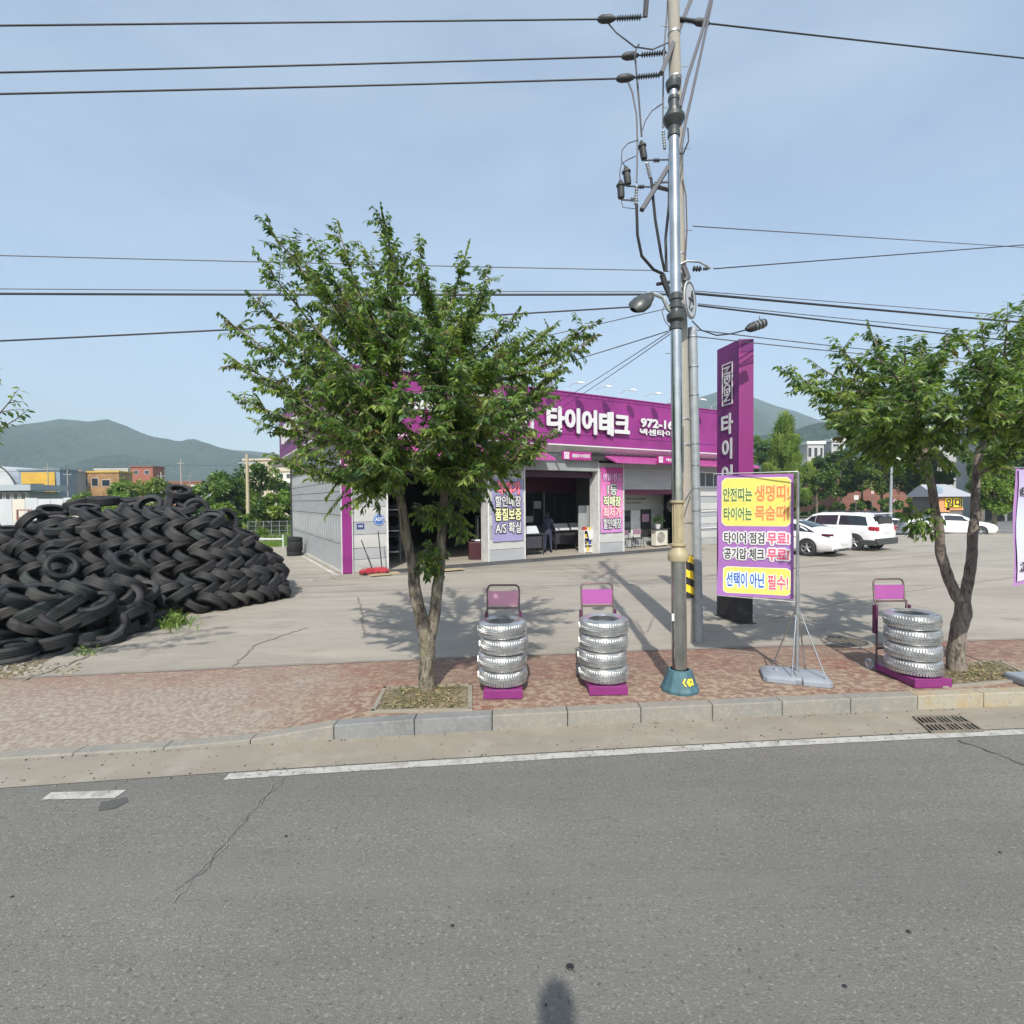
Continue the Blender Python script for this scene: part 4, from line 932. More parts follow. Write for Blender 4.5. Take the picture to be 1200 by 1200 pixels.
# ------------------------------------------------------------------ display trolleys with silver tyres
SM = []
def silver_mesh():
    R, r, h = .31, .20, .10
    prof = [(r,-h*.72),(r+.012,-h*.82),(r+.035,-h*1.0),(R-.07,-h*1.0),(R-.038,-h*.92),(R-.012,-h*.72),(R,-h*.38),(R-.016,-h*.33),(R-.016,-h*.22),(R,-h*.17),(R,-h*.05),(R-.014,-h*.02),(R-.014,h*.02),(R,h*.05),(R,h*.17),(R-.016,h*.22),(R-.016,h*.33),(R,h*.38),(R-.012,h*.72),(R-.038,h*.92),(R-.07,h*1.0),(r+.035,h*1.0),(r+.012,h*.82),(r,h*.72),(r+.02,h*.6),(R-.03,h*.6),(R-.03,-h*.6),(r+.02,-h*.6)]
    mb = MB(); mb.lathe(prof, (0,0,0), (0,0,1), 56, closed=True)
    n = 60                                    # raised tread blocks on both shoulders
    for k in range(n):
        a = 2*pi*k/n; er = Vector((cos(a), sin(a), 0)); et = Vector((-sin(a), cos(a), 0)); 
        for s in (-1, 1):
            mb.box(er*(R-.006) + Vector((0,0,s*h*.56)), (.011, .019, h*.36), (er, et, Vector((0,0,1))))
        mb.box(er*(R+.001) + Vector((0,0,0)) , (.012, .012, h*.5), (er, (et+Vector((0,0,.6))).normalized(), (Vector((0,0,1))-et*.6).normalized()))
    o = mb.build('silver_tyre', M['silver'], smooth=True, ang=35); me = o.data; bpy.data.objects.remove(o); return me
SMESH = silver_mesh()
def trolley(px, py, rz, board, lab, poslab, tilt=0):
    c = G(px, py, ZS)
    t = thing('tyre_trolley', lab, 'trolley', (0,0,0), group='tyre display trolleys along the pavement')
    # local: -y faces the road; the stack centre is at the origin
    yb = .36; tb = M['tube_brown']
    pts = []; hw = .215; top = 1.27
    pts = [(-hw, yb, .06), (-hw, yb, .92), (-hw, yb+.05, 1.0), (-hw, yb+.07, top-.06)] + [(-hw+.06-.06*cos(a), yb+.075, top-.06+.06*sin(a)) for a in (.4,.8,1.2,1.57)]
    full = pts + [(-x, y, z) for x, y, z in reversed(pts)]
    MB().tube(full, .013, 8).build('frame', tb, t, smooth=True)
    MB().bb(-hw+.006, hw-.006, yb+.052, yb+.064, .99, 1.19).build('board', board, t)
    MB().bb(-hw, hw, yb-.01, yb+.012, .30, .33).build('cross_bar', tb, t); MB().bb(-hw, hw, yb-.01, yb+.012, .96, .985).build('cross_bar', tb, t)
    MB().prism([(-.235,.015),(.235,.015),(.235,.105),(-.235,.105)], (0,yb,0), (1,0,0), (0,0,1), (0,-1,0), .66).build('platform', M['magenta'], t, bev=.006)
    MB().bb(-.24,.24,-.335,-.302,.008,.118).build('lip', M['magenta'], t, bev=.005)
    for sx in (-1, 1):
        wc = (sx*.265, yb+.06, .075)
        wh = MB().lathe([(.045,-.018),(.065,-.02),(.075,-.012),(.075,.012),(.065,.02),(.045,.018)], wc, (1,0,0), 20, closed=True).build('wheel', M['grey_plastic'], t, smooth=True)
        MB().lathe([(.0,-.012),(.045,-.014),(.045,.014),(.0,.012)], wc, (1,0,0), 14).build('wheel_hub', M['steel_dull'], wh)
    MB().tube([(-.26,yb+.06,.075),(.26,yb+.06,.075)], .008, 6).build('axle', M['blackish'], t)
    for sx in (-1,1): MB().bb(sx*.235-.014, sx*.235+.014, yb-.03, yb+.04, .52, .92).build('side_bracket', mat('plum_bracket', (.10,.02,.07), .5), t)
    t.location = c; t.rotation_euler = (0, 0, rz)
    Rm = Matrix.Rotation(rz, 3, 'Z')
    for k in range(4):
        o = bpy.data.objects.new('silver_tyre', SMESH); COL.objects.link(o)
        o.location = c + Rm @ Vector((random.uniform(-.012,.012), random.uniform(-.012,.012), .108+.10+k*.198)); o.rotation_euler = (random.uniform(-.015,.015), random.uniform(-.015,.015), random.uniform(0,6))
        tag(o, 'silver painted tyre, %s, %s' % (('bottom of the stack','second from the bottom','third from the bottom','top of the stack')[k], poslab), 'tyre', 'silver painted tyres on the trolleys')
random.seed(3)
trolley(590, 808, 0, M['panel_pink'], 'leftmost trolley of the row, with a faded pale pink board behind the silver tyres', 'on the trolley with the pale pink board')
trolley(707, 804, .02, M['panel_violet'], 'middle trolley of the row, violet board, just left of the steel lamp pole', 'on the middle trolley beside the steel lamp pole')
trolley(1069, 796, .03, M['panel_violet'], 'rightmost trolley of the row, violet board, beside the right street tree', 'on the rightmost trolley by the right street tree')

# ------------------------------------------------------------------ banner stand
c = G(934, 795, ZS)
bs = thing('banner_stand', 'tall banner stand with grey water-filled base carrying the purple and yellow banner', 'banner stand', c)
Q = [G(893,781,ZS), G(916,806,ZS), G(975,812,ZS), G(972,793,ZS)]; cc = G(934,796,ZS)
bx = (Q[2]-Q[1]).normalized(); by = Vector((-bx.y, bx.x, 0)); 
ang = atan2(bx.y, bx.x)
def BSp(x, y, z): return cc + bx*x + by*y + ZV*z
pr = [(-.30,-.26),(-.06,-.26),(-.05,-.22),(.02,-.22),(.03,-.26),(.32,-.26),(.36,-.21),(.36,.17),(.32,.22),(.04,.22),(.0,.19),(-.05,.22),(-.36,.24),(-.42,.19),(-.42,-.20),(-.38,-.25)]
mb = MB(); n = len(pr)
rings = [(0,1.0),(.012,1.03),(.06,1.02),(.085,.93),(.10,.80)]
vs = [BSp(x*s, y*s, z) for z, s in rings for x, y in pr]
fs = [(i*n+j, i*n+(j+1) % n, (i+1)*n+(j+1) % n, (i+1)*n+j) for i in range(len(rings)-1) for j in range(n)] + [tuple((len(rings)-1)*n+j for j in range(n))]
mb.add(vs, fs).build('water_base', M['grey_plastic'], bs, smooth=True, ang=35)
MB().box(BSp(-.02,0,.105), (.05,.40,.02), (bx,by,ZV)).build('base_rib', M['grey_plastic'], bs)
MB().lathe([(.0,.03),(.03,.03),(.035,.0)], BSp(-.25,.0,.10), ZV, 14).build('filler_cap', M['grey_plastic'], bs)
pt = BSp(0,0,.09); top = D(935, 553, cc.y)
MB().tube([pt, Vector((cc.x, cc.y, 1.5))], .024, 12).build('lower_tube', M['steel_dull'], bs, smooth=True)
MB().tube([Vector((cc.x, cc.y, 1.35)), Vector((cc.x, cc.y, top.z))], .019, 12).build('upper_tube', M['steel_dull'], bs, smooth=True)
hz = D(934, 716, cc.y).z
MB().lathe([(.024,-.05),(.034,-.05),(.034,.04),(.024,.04)], (cc.x, cc.y, hz), ZV, 14).build('collar', M['steel_dull'], bs)
for (x, y) in ((-.28,.16),(-.10,-.22),(.30,-.20),(.13,.19)):
    MB().tube([Vector((cc.x, cc.y, hz)) + bx*(x*.1), BSp(x*1.02, y*1.02, .075)], .0095, 8).build('brace', M['steel'], bs)
# the cloth
BL = D(841, 557, 7.25); BR = D(930.5, 554.5, 6.93); bd = Vector((BR.x-BL.x, BR.y-BL.y, 0)); bw = bd.length; bd.normalize(); bn = Vector((bd.y, -bd.x, 0))
zt_, zb_ = (D(885,556,7.08).z), (D(885,700,7.08).z)
def BB(s, z, off=0): return Vector((BL.x, BL.y, 0)) + bd*(bw*s) + ZV*z + bn*off
MB().tube([Vector((cc.x,cc.y,zt_+.02)), BB(-.06, zt_+.02)], .008, 8).build('top_arm', M['steel'], bs)
MB().tube([Vector((cc.x,cc.y,zb_-.01)), BB(-.02, zb_+.0)], .008, 8).build('bottom_arm', M['steel'], bs)
ban = thing('street_banner', 'purple banner with two yellow panels of Korean lettering hung on the grey base stand', 'banner', BB(.5, zb_))
def wob(s, z): return .010*sin(s*5+z*2.3) + .006*sin(z*7+1)
def sheet(s0, s1, z0, z1, off, mt, name, rad=0):
    P = []; nx, nz = 16, 14
    if rad == 0:
        for i in range(nz+1):
            z = z0+(z1-z0)*i/nz; P.append([BB(s0+(s1-s0)*j/nx + (.012*sin(z*4) if j in (0,) else 0), z, off+wob(s0+(s1-s0)*j/nx, z)) for j in range(nx+1)])
        return MB().grid(P).build(name, mt, ban, smooth=True, ang=180)
    for i in range(nz+1):
        f = i/nz; z = z0+(z1-z0)*f; e = min(f, 1-f)*(z1-z0); ins = 0
        if e < rad: ins = (rad - sqrt(max(0, rad*rad-(rad-e)**2)))/bw
        P.append([BB(s0+ins+(s1-s0-2*ins)*j/nx, z, off+wob(s0+(s1-s0)*j/nx, z)) for j in range(nx+1)])
    return MB().grid(P).build(name, mt, ban, smooth=True, ang=180)
sheet(0, 1, zb_, zt_, 0, M['banner_purple'], 'cloth')
H_ = zt_-zb_
def zf(f): return zt_ - H_*f
sheet(.055, .965, zf(.42), zf(.025), .004, mat('banner_cream', (.86,.80,.55), .75), 'panel_border', .05); sheet(.065, .955, zf(.415), zf(.03), .007, M['yellow_soft'], 'yellow_panel', .05)
sheet(.075, .965, zf(.975), zf(.755), .004, mat('banner_cream_b', (.86,.80,.55), .75), 'panel_border', .05); sheet(.085, .955, zf(.97), zf(.76), .007, M['yellow_soft'], 'yellow_panel', .05)
def btx(body, s0, s1, f0, f1, m1, m2=None, off=.01, out=.05):
    cpt = BB((s0+s1)/2, (zf(f0)+zf(f1))/2, .010); had = set(bpy.data.objects.keys())
    if m2: outlined(body, m1, m2, ban, cpt, bd, ZV, bw*(s1-s0), H_*(f1-f0), .003, off, out)
    else: lettering(body, m1, ban, cpt, bd, ZV, bw*(s1-s0), H_*(f1-f0), .003, off)
    for k_ in set(bpy.data.objects.keys()) - had:      # the print follows the folds of the cloth
        w0_ = W0[ban.name]
        for v in bpy.data.objects[k_].data.vertices:
            p_ = v.co + w0_; s_ = ((p_ - Vector((BL.x, BL.y, 0))).dot(bd))/bw; v.co += bn*wob(s_, p_.z)
btx('안전띠는', .075, .46, .105, .215, M['green_ink'], mat('lime_edge', (.70,.75,.30), .7), .015, .05)
btx('생명띠!', .50, .94, .085, .215, M['orange_ink'], mat('pale_orange_edge', (.92,.62,.25), .7), .02, .05)
btx('타이어는', .085, .46, .265, .37, M['green_ink'], mat('lime_edge_b', (.70,.75,.30), .7), .015, .05)
btx('목숨띠!', .50, .94, .25, .37, M['orange_ink'], mat('pale_orange_edge_b', (.92,.62,.25), .7), .02, .05)
btx('타이어 점검', .09, .62, .47, .56, M['ink'], M['white'], .015, .16)
btx('무료!', .66, .94, .47, .565, M['pink_ink'], M['white'], .03, .15)
btx('공기압 체크', .09, .62, .60, .69, M['ink'], M['white'], .015, .16)
btx('무료!', .66, .94, .60, .695, M['pink_ink'], M['white'], .03, .15)
btx('선택이 아닌', .12, .62, .80, .92, M['blue_ink'], M['skyblue'], .02, .10)
btx('필수!', .67, .93, .81, .93, M['pink_ink'], mat('cream_edge', (.90,.78,.55), .7), .02, .08)
for f in (.03,.25,.5,.75,.97): MB().tube([BB(1.0, zf(f), .0), Vector((cc.x, cc.y, zf(f)))], .004, 5).build('tie_cord', M['ink'], ban)

# banner at the right edge of the view
e0 = D(1189, 549, 5.9); e1 = e0 + Vector((1.0, .55, 0))
eb = thing('street_banner', 'pale lilac banner with violet border, cut off by the right edge of the photo', 'banner', (e0.x, e0.y, 2.0))
ez0, ez1 = D(1189, 687, 5.9).z, e0.z; ed_ = (e1-e0); ed_.z = 0; ed_.normalize(); en = Vector((ed_.y, -ed_.x, 0))
def EB(s, z, off=0): return Vector((e0.x, e0.y, z)) + ed_*s + en*off
MB().grid([[EB(s*.1, ez0+(ez1-ez0)*k/8, .01*sin(s*1.3+k)) for s in range(12)] for k in range(9)]).build('cloth', M['banner_purple'] if 0 else mat('lilac_border', (.42,.22,.48), .75), eb, smooth=True, ang=180)
MB().grid([[EB(.06+s*.1, ez0+.05+(ez1-ez0-.06)*k/8, .012+.01*sin((s+.6)*1.3+k)) for s in range(10)] for k in range(9)]).build('print', gradmat('lilac_print', [(0,(.66,.60,.72)),(.55,(.60,.66,.74)),(1,(.50,.36,.62))]), eb, smooth=True, ang=180)
lettering('타이어', M['ink'], eb, EB(.42, ez0+(ez1-ez0)*.80, .035), ed_, ZV, .66, .13, .003, .03)
lettering('교체', M['ink'], eb, EB(.42, ez0+(ez1-ez0)*.16, .03), ed_, ZV, .60, .13, .003, .03)
MB().tube([EB(-.06, ez1+.015), EB(1.15, ez1+.015)], .008, 6).build('top_arm', M['steel'], eb)
es = thing('banner_stand', 'grey tube stand holding the lilac banner just outside the right edge', 'banner stand', (EB(1.2,0).x, EB(1.2,0).y, ZS))
q = EB(1.18, 0); MB().tube([(q.x,q.y,ZS+.08),(q.x,q.y,ez1+.05)], .022, 10).build('tube', M['steel_dull'], es)
MB().bb(q.x-.35, q.x+.35, q.y-.25, q.y+.25, ZS, ZS+.11).build('water_base', M['grey_plastic'], es, bev=.03)

# ------------------------------------------------------------------ pylon sign
n0 = G(865.5, 731, ZS); n1 = G(882, 731, ZS); f0 = G(840, 721.5, ZS); zt_p = D(873, 397.5, n0.y).z
dx = (n1-n0); wdn = dx.length; dx.normalize(); dy_ = (f0-n0); wd2 = dy_.length; dy_.normalize()
dyp = Vector((-dx.y, dx.x, 0)); dyp = dyp if dyp.dot(dy_) > 0 else -dyp
dy_ = (dy_*1.0).normalized()
py_ = thing('pylon_sign', 'tall narrow purple pylon sign on a black plinth behind the banner', 'sign', n0)
def PP(a, b, z): return n0 + dx*a + dy_*b + ZV*z
def pybox(a0,a1,b0,b1,z0,z1,name,mt,bev=0):
    vs = [PP(a,b,z) for z in (z0,z1) for a,b in ((a0,b0),(a1,b0),(a1,b1),(a0,b1))]
    return MB().add(vs, [(3,2,1,0),(4,5,6,7),(0,1,5,4),(1,2,6,5),(2,3,7,6),(3,0,4,7)]).build(name, mt, py_, bev=bev)
Hp = zt_p-ZS
pybox(-.0, wdn, 0, wd2, .02, 1.15, 'plinth', M['black'])
pybox(-.03, wdn+.06, -.04, wd2+.04, 0, .02, 'base_plate', M['blackish'])
for b in (.25,.5,.75): pybox(-.006, -.0015, wd2*b, wd2*b+.012, .03, 1.12, 'plinth_joint', M['blackish'])
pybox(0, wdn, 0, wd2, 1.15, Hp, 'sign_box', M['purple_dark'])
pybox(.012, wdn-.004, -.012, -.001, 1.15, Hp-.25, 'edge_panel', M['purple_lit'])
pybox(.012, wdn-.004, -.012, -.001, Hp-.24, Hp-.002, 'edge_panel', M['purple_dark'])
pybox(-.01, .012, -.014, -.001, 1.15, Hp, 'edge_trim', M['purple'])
def pl(txt, pyc, hpx, wfrac, rot=False, off=.03):
    z = D(853, pyc, (n0.y+f0.y)/2).z; hh = hpx/600*(n0.y+f0.y)/2
    cpt = n0 + dy_*(wd2*.5) + ZV*(z-n0.z) - dyx*.012
    if rot: return lettering(txt, M['white'], py_, cpt, -ZV, -dy_ , hh, wd2*wfrac, .01, off)
    return lettering(txt, M['white'], py_, cpt, -dy_, ZV, wd2*wfrac, hh, .01, off)
dyx = Vector((dy_.y, -dy_.x, 0)); dyx = dyx if dyx.dot(dx) > 0 else -dyx
pl('타', 497, 24, .52); pl('이', 526, 24, .46); pl('어', 557, 24, .5)
# boxed vertical wordmark; reads from bottom to top
zc = D(853, 452, 10.3).z; hh = 45/600*10.3
cpt = n0 + dy_*(wd2*.5) + ZV*(zc-n0.z) - dyx*.012
lettering('NEXEN', M['white'], py_, cpt, -ZV, -dy_, hh*.88, wd2*.27, .01, .03)
for s in (-1, 1):
    MB().box(cpt + dy_*(s*wd2*.22), (.012, .025, hh), (dyx, dy_, ZV)).build('frame_bar', M['white'], py_); MB().box(cpt + ZV*(s*(hh/2+.0135)), (.012, wd2*.44+.025, .025), (dyx, dy_, ZV)).build('frame_bar', M['white'], py_)

# ------------------------------------------------------------------ steel lamp pole
b0 = G(796.5, 808, ZS); YB = b0.y
def LP(px, py): return D(px, py, YB)
lp = thing('street_lamp', 'polished steel street lamp pole with teal foot and cobra head lamp', 'street lamp', b0)
def lz(py): return D(797, py, YB).z
ctr = lambda py: Vector((D(796.5 + (py-808)*.0105, py, YB).x, YB, lz(py)))
def seg_(py0, py1, r0, r1, name, mt, seg=24): 
    return MB().tube([ctr(py0), ctr(py1)], [r0, r1], seg).build(name, mt, lp, smooth=True)
ft = MB(); z0 = b0.z
ft.lathe([(.0,0),(.235,0),(.238,.03),(.23,.05),(.215,.07),(.16,.22),(.145,.26),(.115,.27)], (ctr(808).x, YB, ZS), ZV, 12).build('foot_cover', M['teal'], lp)
fm = ctr(800)
for k, (a, sym) in enumerate(((-.02,'«'),(.42,'☻'))):
    q = Matrix.Rotation(a, 3, 'Z') @ Vector((0,-1,0)); r_ = Matrix.Rotation(a, 3, 'Z') @ Vector((1,0,0))
    if k == 0:
        for s in (0, .05):
            P_ = Vector((fm.x, YB, ZS+.155)) + q*.193 + r_*(.0+s)
            up = (ZV*.93 - q*.36).normalized()
            for sg in (-1, 1): MB().box(P_ + up*(sg*.022), (.016, .006, .055), ((r_*cos(.6)-up*sg*sin(.6)), q, (up*cos(.6)+r_*sg*sin(.6)))).build('chevron', M['yellow'], lp)
    else:
        P_ = Vector((fm.x, YB, ZS+.155)) + q*.193; up = (ZV*.93 - q*.36).normalized()
        MB().box(P_, (.07,.006,.075), (r_, q, up)).build('foot_mark', M['yellow'], lp); MB().lathe([(.0,.0),(.018,.0)], P_+q*.005, q, 12).build('foot_mark_dot', M['teal'], lp)
seg_(805, 655, .094, .092, 'lower_tube', M['steel'])
zb1 = lz(655)
MB().lathe([(.09,-.03),(.125,-.02),(.132,.03),(.125,.08),(.09,.12),(.078,.15),(.10,.17),(.10,.19),(.07,.20)], (ctr(655).x, YB, zb1), ZV, 24).build('collar', M['cream'], lp, smooth=True)
seg_(640, 588, .066, .066, 'fluted_section', M['cream'])
for k in range(10):
    a = k*pi/5; MB().tube([ctr(638)+Vector((cos(a)*.066, sin(a)*.066, 0)), ctr(590)+Vector((cos(a)*.066, sin(a)*.066, 0))], .008, 5).build('flute', M['cream'], lp)
MB().lathe([(.066,-.02),(.092,-.01),(.092,.015),(.066,.02)], (ctr(588).x, YB, lz(588)), ZV, 24).build('collar', M['cream'], lp)
seg_(586, 384, .070, .066, 'shaft', M['steel'])
MB().lathe([(.065,-.10),(.082,-.09),(.082,-.05),(.07,-.04),(.07,0),(.105,.03),(.112,.07),(.112,.10),(.08,.12),(.075,.16),(.088,.17),(.088,.22),(.07,.23),(.07,.27),(.085,.28),(.085,.34),(.07,.36)], (ctr(378).x, YB, lz(378)), ZV, 24).build('arm_collar', M['ceramic'], lp, smooth=True, ang=15)
seg_(345, 158, .066, .063, 'shaft', M['steel'])
MB().lathe([(.063,-.10),(.075,-.09),(.075,-.03),(.068,-.02),(.072,.02),(.12,.09),(.132,.12),(.132,.15),(.115,.16),(.115,.18),(.08,.19),(.08,.24),(.062,.25),(.062,.34),(.07,.35),(.07,.39),(.055,.40)], (ctr(152).x, YB, lz(152)), ZV, 24).build('top_collar', M['ceramic'], lp, smooth=True, ang=15)
seg_(122, 104, .052, .052, 'shaft', M['steel'])
MB().lathe([(.055,-.03),(.08,-.01),(.095,.05),(.095,.08),(.07,.09),(.07,.11),(.0,.12)], (ctr(104).x, YB, lz(104)), ZV, 24).build('top_cap', M['ceramic'], lp, smooth=True, ang=15)
# arm and head
MB().tube([LP(790,368), LP(783,362), LP(777,349), LP(768,345), LP(758,344)], [.03,.028,.026,.026,.026], 8).build('lamp_arm', M['steel_dull'], lp, smooth=True)
hd = MB(); a_ = LP(762,347) + Vector((.03,0,.02)); b_ = LP(742,366) + Vector((-.02,-.15,-.02))
L_ = (b_-a_); ll = L_.length; ld = L_.normalized(); sdv = ld.cross(Vector((.35,-.6,1))).normalized(); upd = sdv.cross(ld).normalized()
rg = []; 
for i, (t_, w_, h_) in enumerate(((0,.03,.03),(.10,.055,.05),(.3,.085,.075),(.6,.125,.09),(.85,.12,.07),(1.0,.05,.03))):
    cc_ = a_ + ld*(ll*t_*1.05); rg.append([cc_ + sdv*(w_*cos(2*pi*k/14)) + upd*(max(-.02, h_*sin(2*pi*k/14))) for k in range(15)])
hd.grid(rg).build('lamp_housing', M['ceramic'], lp, smooth=True, ang=60)
lens = MB(); mid = a_ + ld*(ll*.62) - upd*.012
vs = [mid + ld*(.17*cos(2*pi*k/18)) + sdv*(.11*sin(2*pi*k/18)) - upd*.012 for k in range(18)] + [mid + ld*(.12*cos(2*pi*k/18)) + sdv*(.075*sin(2*pi*k/18)) - upd*.045 for k in range(18)]
lens.add(vs, [(k, (k+1) % 18, 18+(k+1) % 18, 18+k) for k in range(18)] + [tuple(18+k for k in range(18))]).build('lens', mat('lamp_lens', (.42,.36,.30), .25), lp, smooth=True)
MB().tube([LP(779,357), LP(776,366), LP(779,376), LP(787,386), LP(789,392)], .006, 5).build('lamp_cable', M['wire_grey'], lp)
# small white tag and tape on the lower shaft
MB().box(ctr(722)+Vector((-.095,-.06,0)), (.03,.02,.09)).build('tag', M['white'], lp)

# ------------------------------------------------------------------ concrete utility pole with conduit
cb = G(804.5, 750, ZS); ct = D(789, -6, cb.y); YC = cb.y
up_ = thing('utility_pole', 'tall grey concrete utility pole leaning slightly left behind the steel lamp pole', 'utility pole', cb)
MB().tube([cb, ct], [.145, .092], 24).build('shaft', M['pole_concrete'], up_, smooth=True)
def UPp(py): t_ = (D(800,py,YC).z - cb.z)/(ct.z-cb.z); return cb.lerp(ct, t_)
def UR(py): t_ = (D(800,py,YC).z - cb.z)/(ct.z-cb.z); return .145 + (.092-.145)*t_
# hazard wrap: stripes as printed bands standing 3 mm proud
hz0, hz1 = D(815,699,YC).z, D(815,650,YC).z; cz = UPp(675)
N_ = 40; K_ = 24
for col, nm in ((0,'black_stripes'),(1,'yellow_stripes')):
    mb = MB()
    for i in range(K_):
        for j in range(N_):
            a0_, a1_ = 2*pi*i/K_, 2*pi*(i+1)/K_
            u0 = i/K_*6; z_ = hz0 + (hz1-hz0)*j/N_
            ph = ((z_-hz0)/.26 + a0_*.62/ (2*pi)*2.6*1.0) % 1.0
            if (ph < .5) == (col == 0):
                vv = []
                for (aa, zz_) in ((a0_, z_), (a1_, z_ - 0), (a1_, z_+(hz1-hz0)/N_), (a0_, z_+(hz1-hz0)/N_)):
                    rr = .145 - .053*(zz_-cb.z)/(ct.z-cb.z) + .004; xx = cb.x + (ct.x-cb.x)*(zz_-cb.z)/(ct.z-cb.z)
                    vv.append((xx + rr*cos(aa), YC + rr*sin(aa), zz_))
                mb.add(vv, [(0,1,2,3)])
    mb.build(nm, M['black'] if col == 0 else M['yellow'], up_)
for py in (92, 300, 492, 522, 612, 700, 40):
    c_ = UPp(py); r_ = UR(py); MB().lathe([(r_+.001,-.012),(r_+.009,-.012),(r_+.009,.012),(r_+.001,.012)], c_, ZV, 24, closed=True).build('band', M['steel_dull'], up_)
cdx = .19+.055
cd0 = G(818.5, 752, ZS); 
MB().tube([cd0, D(815.5,600,YC), D(811.5,384,YC)], [.080,.078,.075], 16).build('conduit', M['conduit'], up_, smooth=True)
for py in (395,430,463,520,545,572,598,632,660,700,722):
    t_ = (py-384)/(752-384); c_ = D(811.5+(818.5-811.5)*t_, py, YC); MB().lathe([(.079,-.010),(.086,-.010),(.086,.010),(.079,.010)], c_, ZV, 16, closed=True).build('strap', M['steel_dull'], up_)
# steps on the pole
for k, py in enumerate(range(30, 600, 48)):
    c_ = UPp(py); s = 1 if k % 2 else -1; MB().tube([c_, c_ + Vector((s*(UR(py)+.13), 0, 0))], .008, 5).build('step_bolt', M['steel_dull'], up_)
# feeder cables lashed to the poles between the lamp collar and the cream section
for k, (p0, p1) in enumerate((((788,575),(789,400)),((792,583),(795,470)),((799,588),(800,500)))):
    MB().tube([D(p0[0],p0[1],YB+.16), D((p0[0]+p1[0])/2+.8,(p0[1]+p1[1])/2,YB+.18), D(p1[0],p1[1],YB+.2)], .014, 6).build('pole_cable', M['wire_grey'] if k else M['wire'], up_)
MB().tube([D(803,586,YB+.3), D(812,572,YC-.25)], .01, 5).build('pole_cable', M['wire_grey'], up_)
# number disc facing left-front
dc = D(808, 352, YC-.35); ax_ = Vector((-.45,-1,.05)).normalized()
dsc = thing('round_sign', 'round grey disc sign hanging high on the utility pole', 'sign', dc)
MB().lathe([(.0,0),(.30,0),(.30,.02),(.0,.02)], dc, Vector((.85,-.62,0)), 32).build('disc', mat('disc_grey', (.50,.53,.54), .5), dsc)
MB().lathe([(.26,.022),(.285,.022),(.285,.026),(.26,.026)], dc, Vector((.85,-.62,0)), 32, closed=True).build('disc_ring', M['wire_grey'], dsc)
dX = Vector((.62,.85,0)).normalized(); dN = dX.cross(ZV)
for a, b in (((-.1,-.16),(.05,.16)),((.05,.16),(.12,-.05)),((-.12,.0),(.1,.02)),((-.02,-.16),(.1,-.1))):
    MB().tube([dc + dX*a[0]+ZV*a[1] + dN*.028, dc + dX*b[0]+ZV*b[1] + dN*.028], .014, 4).build('disc_mark', M['ceramic'], dsc)
MB().tube([dc+ZV*.2, UPp(352)+ZV*.2], .012, 5).build('bracket', M['steel_dull'], dsc)

# ------------------------------------------------------------------ line hardware on the pole
hw_ = thing('cable_terminations', 'bracket with three porcelain cable terminations and fuses left of the utility pole', 'line equipment', D(750,240,YC))
def tub(pts, r, name, mt, seg=8): return MB().tube([D(px,py,Y) for px,py,Y in pts], r, seg).build(name, mt, hw_, smooth=True)
tub([(752,246,8.2),(783,196,8.7)], .045, 'crossarm', M['wire_grey'], 4)
tub([(766,218,8.45),(790,224,8.8)], .04, 'arm_brace', M['wire_grey'], 4)
tub([(768,214,8.45),(790,213,8.8)], .02, 'arm_brace', M['steel_dull'], 4)
def insul(px, py, Y, dx_, dy_, n, r, name='insulator', mt=None):
    a = D(px,py,Y); b = D(px+dx_,py+dy_,Y); L = (b-a).length; prof = [(.0,0)]
    for i in range(n): z = L*i/n; prof += [(r*.55,z),(r,z+L/n*.35),(r*.95,z+L/n*.5),(r*.55,z+L/n*.7)]
    prof += [(r*.5,L),(.0,L)]
    MB().lathe(prof, a, (b-a), 12).build(name, mt or M['ceramic'], hw_, smooth=True, ang=50)
for (px_, py_q, Y_, dx_q) in ((755,186,8.5,-4), (736,216,8.3,-3), (728,232,8.2,-1)):
    a = D(px_, py_q, Y_); b = D(px_+dx_q, py_q-22, Y_); L = (b-a).length
    MB().lathe([(.0,0),(.05,0),(.055,.03),(.055,L*.6),(.07,L*.62),(.07,L*.70),(.045,L*.72),(.03,L*.9),(.0,L)], a, (b-a), 12).build('fuse_tube', M['blackish'], hw_, smooth=True, ang=30)
for a, b in (((752,188,8.5),(784,187,8.7)),((734,218,8.3),(762,219,8.4)),((728,234,8.2),(748,235,8.2))): tub([a, b], .014, 'fuse_bracket', M['wire_grey'], 5)
insul(766,188,8.55,7,0,4,.035); insul(748,219,8.35,7,0,4,.035); insul(739,234,8.25,6,0,3,.035)
insul(779,175,8.7,-2,-22,7,.03,'cable_sleeve', M['steel_dull']); insul(762,209,8.5,-4,-18,7,.032,'cable_sleeve', M['steel_dull']); insul(745,240,8.2,1,-22,7,.03,'cable_sleeve', M['steel_dull'])
tub([(746,240,8.2),(747,275,8.25),(752,300,8.35),(766,316,8.5),(777,321,8.6)], .024, 'riser_cable', M['wire'])
tub([(763,209,8.45),(768,258,8.5),(775,300,8.6),(779,318,8.65)], .024, 'riser_cable', M['wire'])
tub([(785,180,8.7),(784,240,8.7),(780,280,8.7),(781,318,8.65)], .024, 'riser_cable', M['wire'])
tub([(776,322,8.6),(780,334,8.6),(786,348,8.6)], .05, 'cable_bundle', M['wire'])
tub([(770,333,8.6),(790,330,8.7)], .03, 'bundle_clamp', M['blackish'])
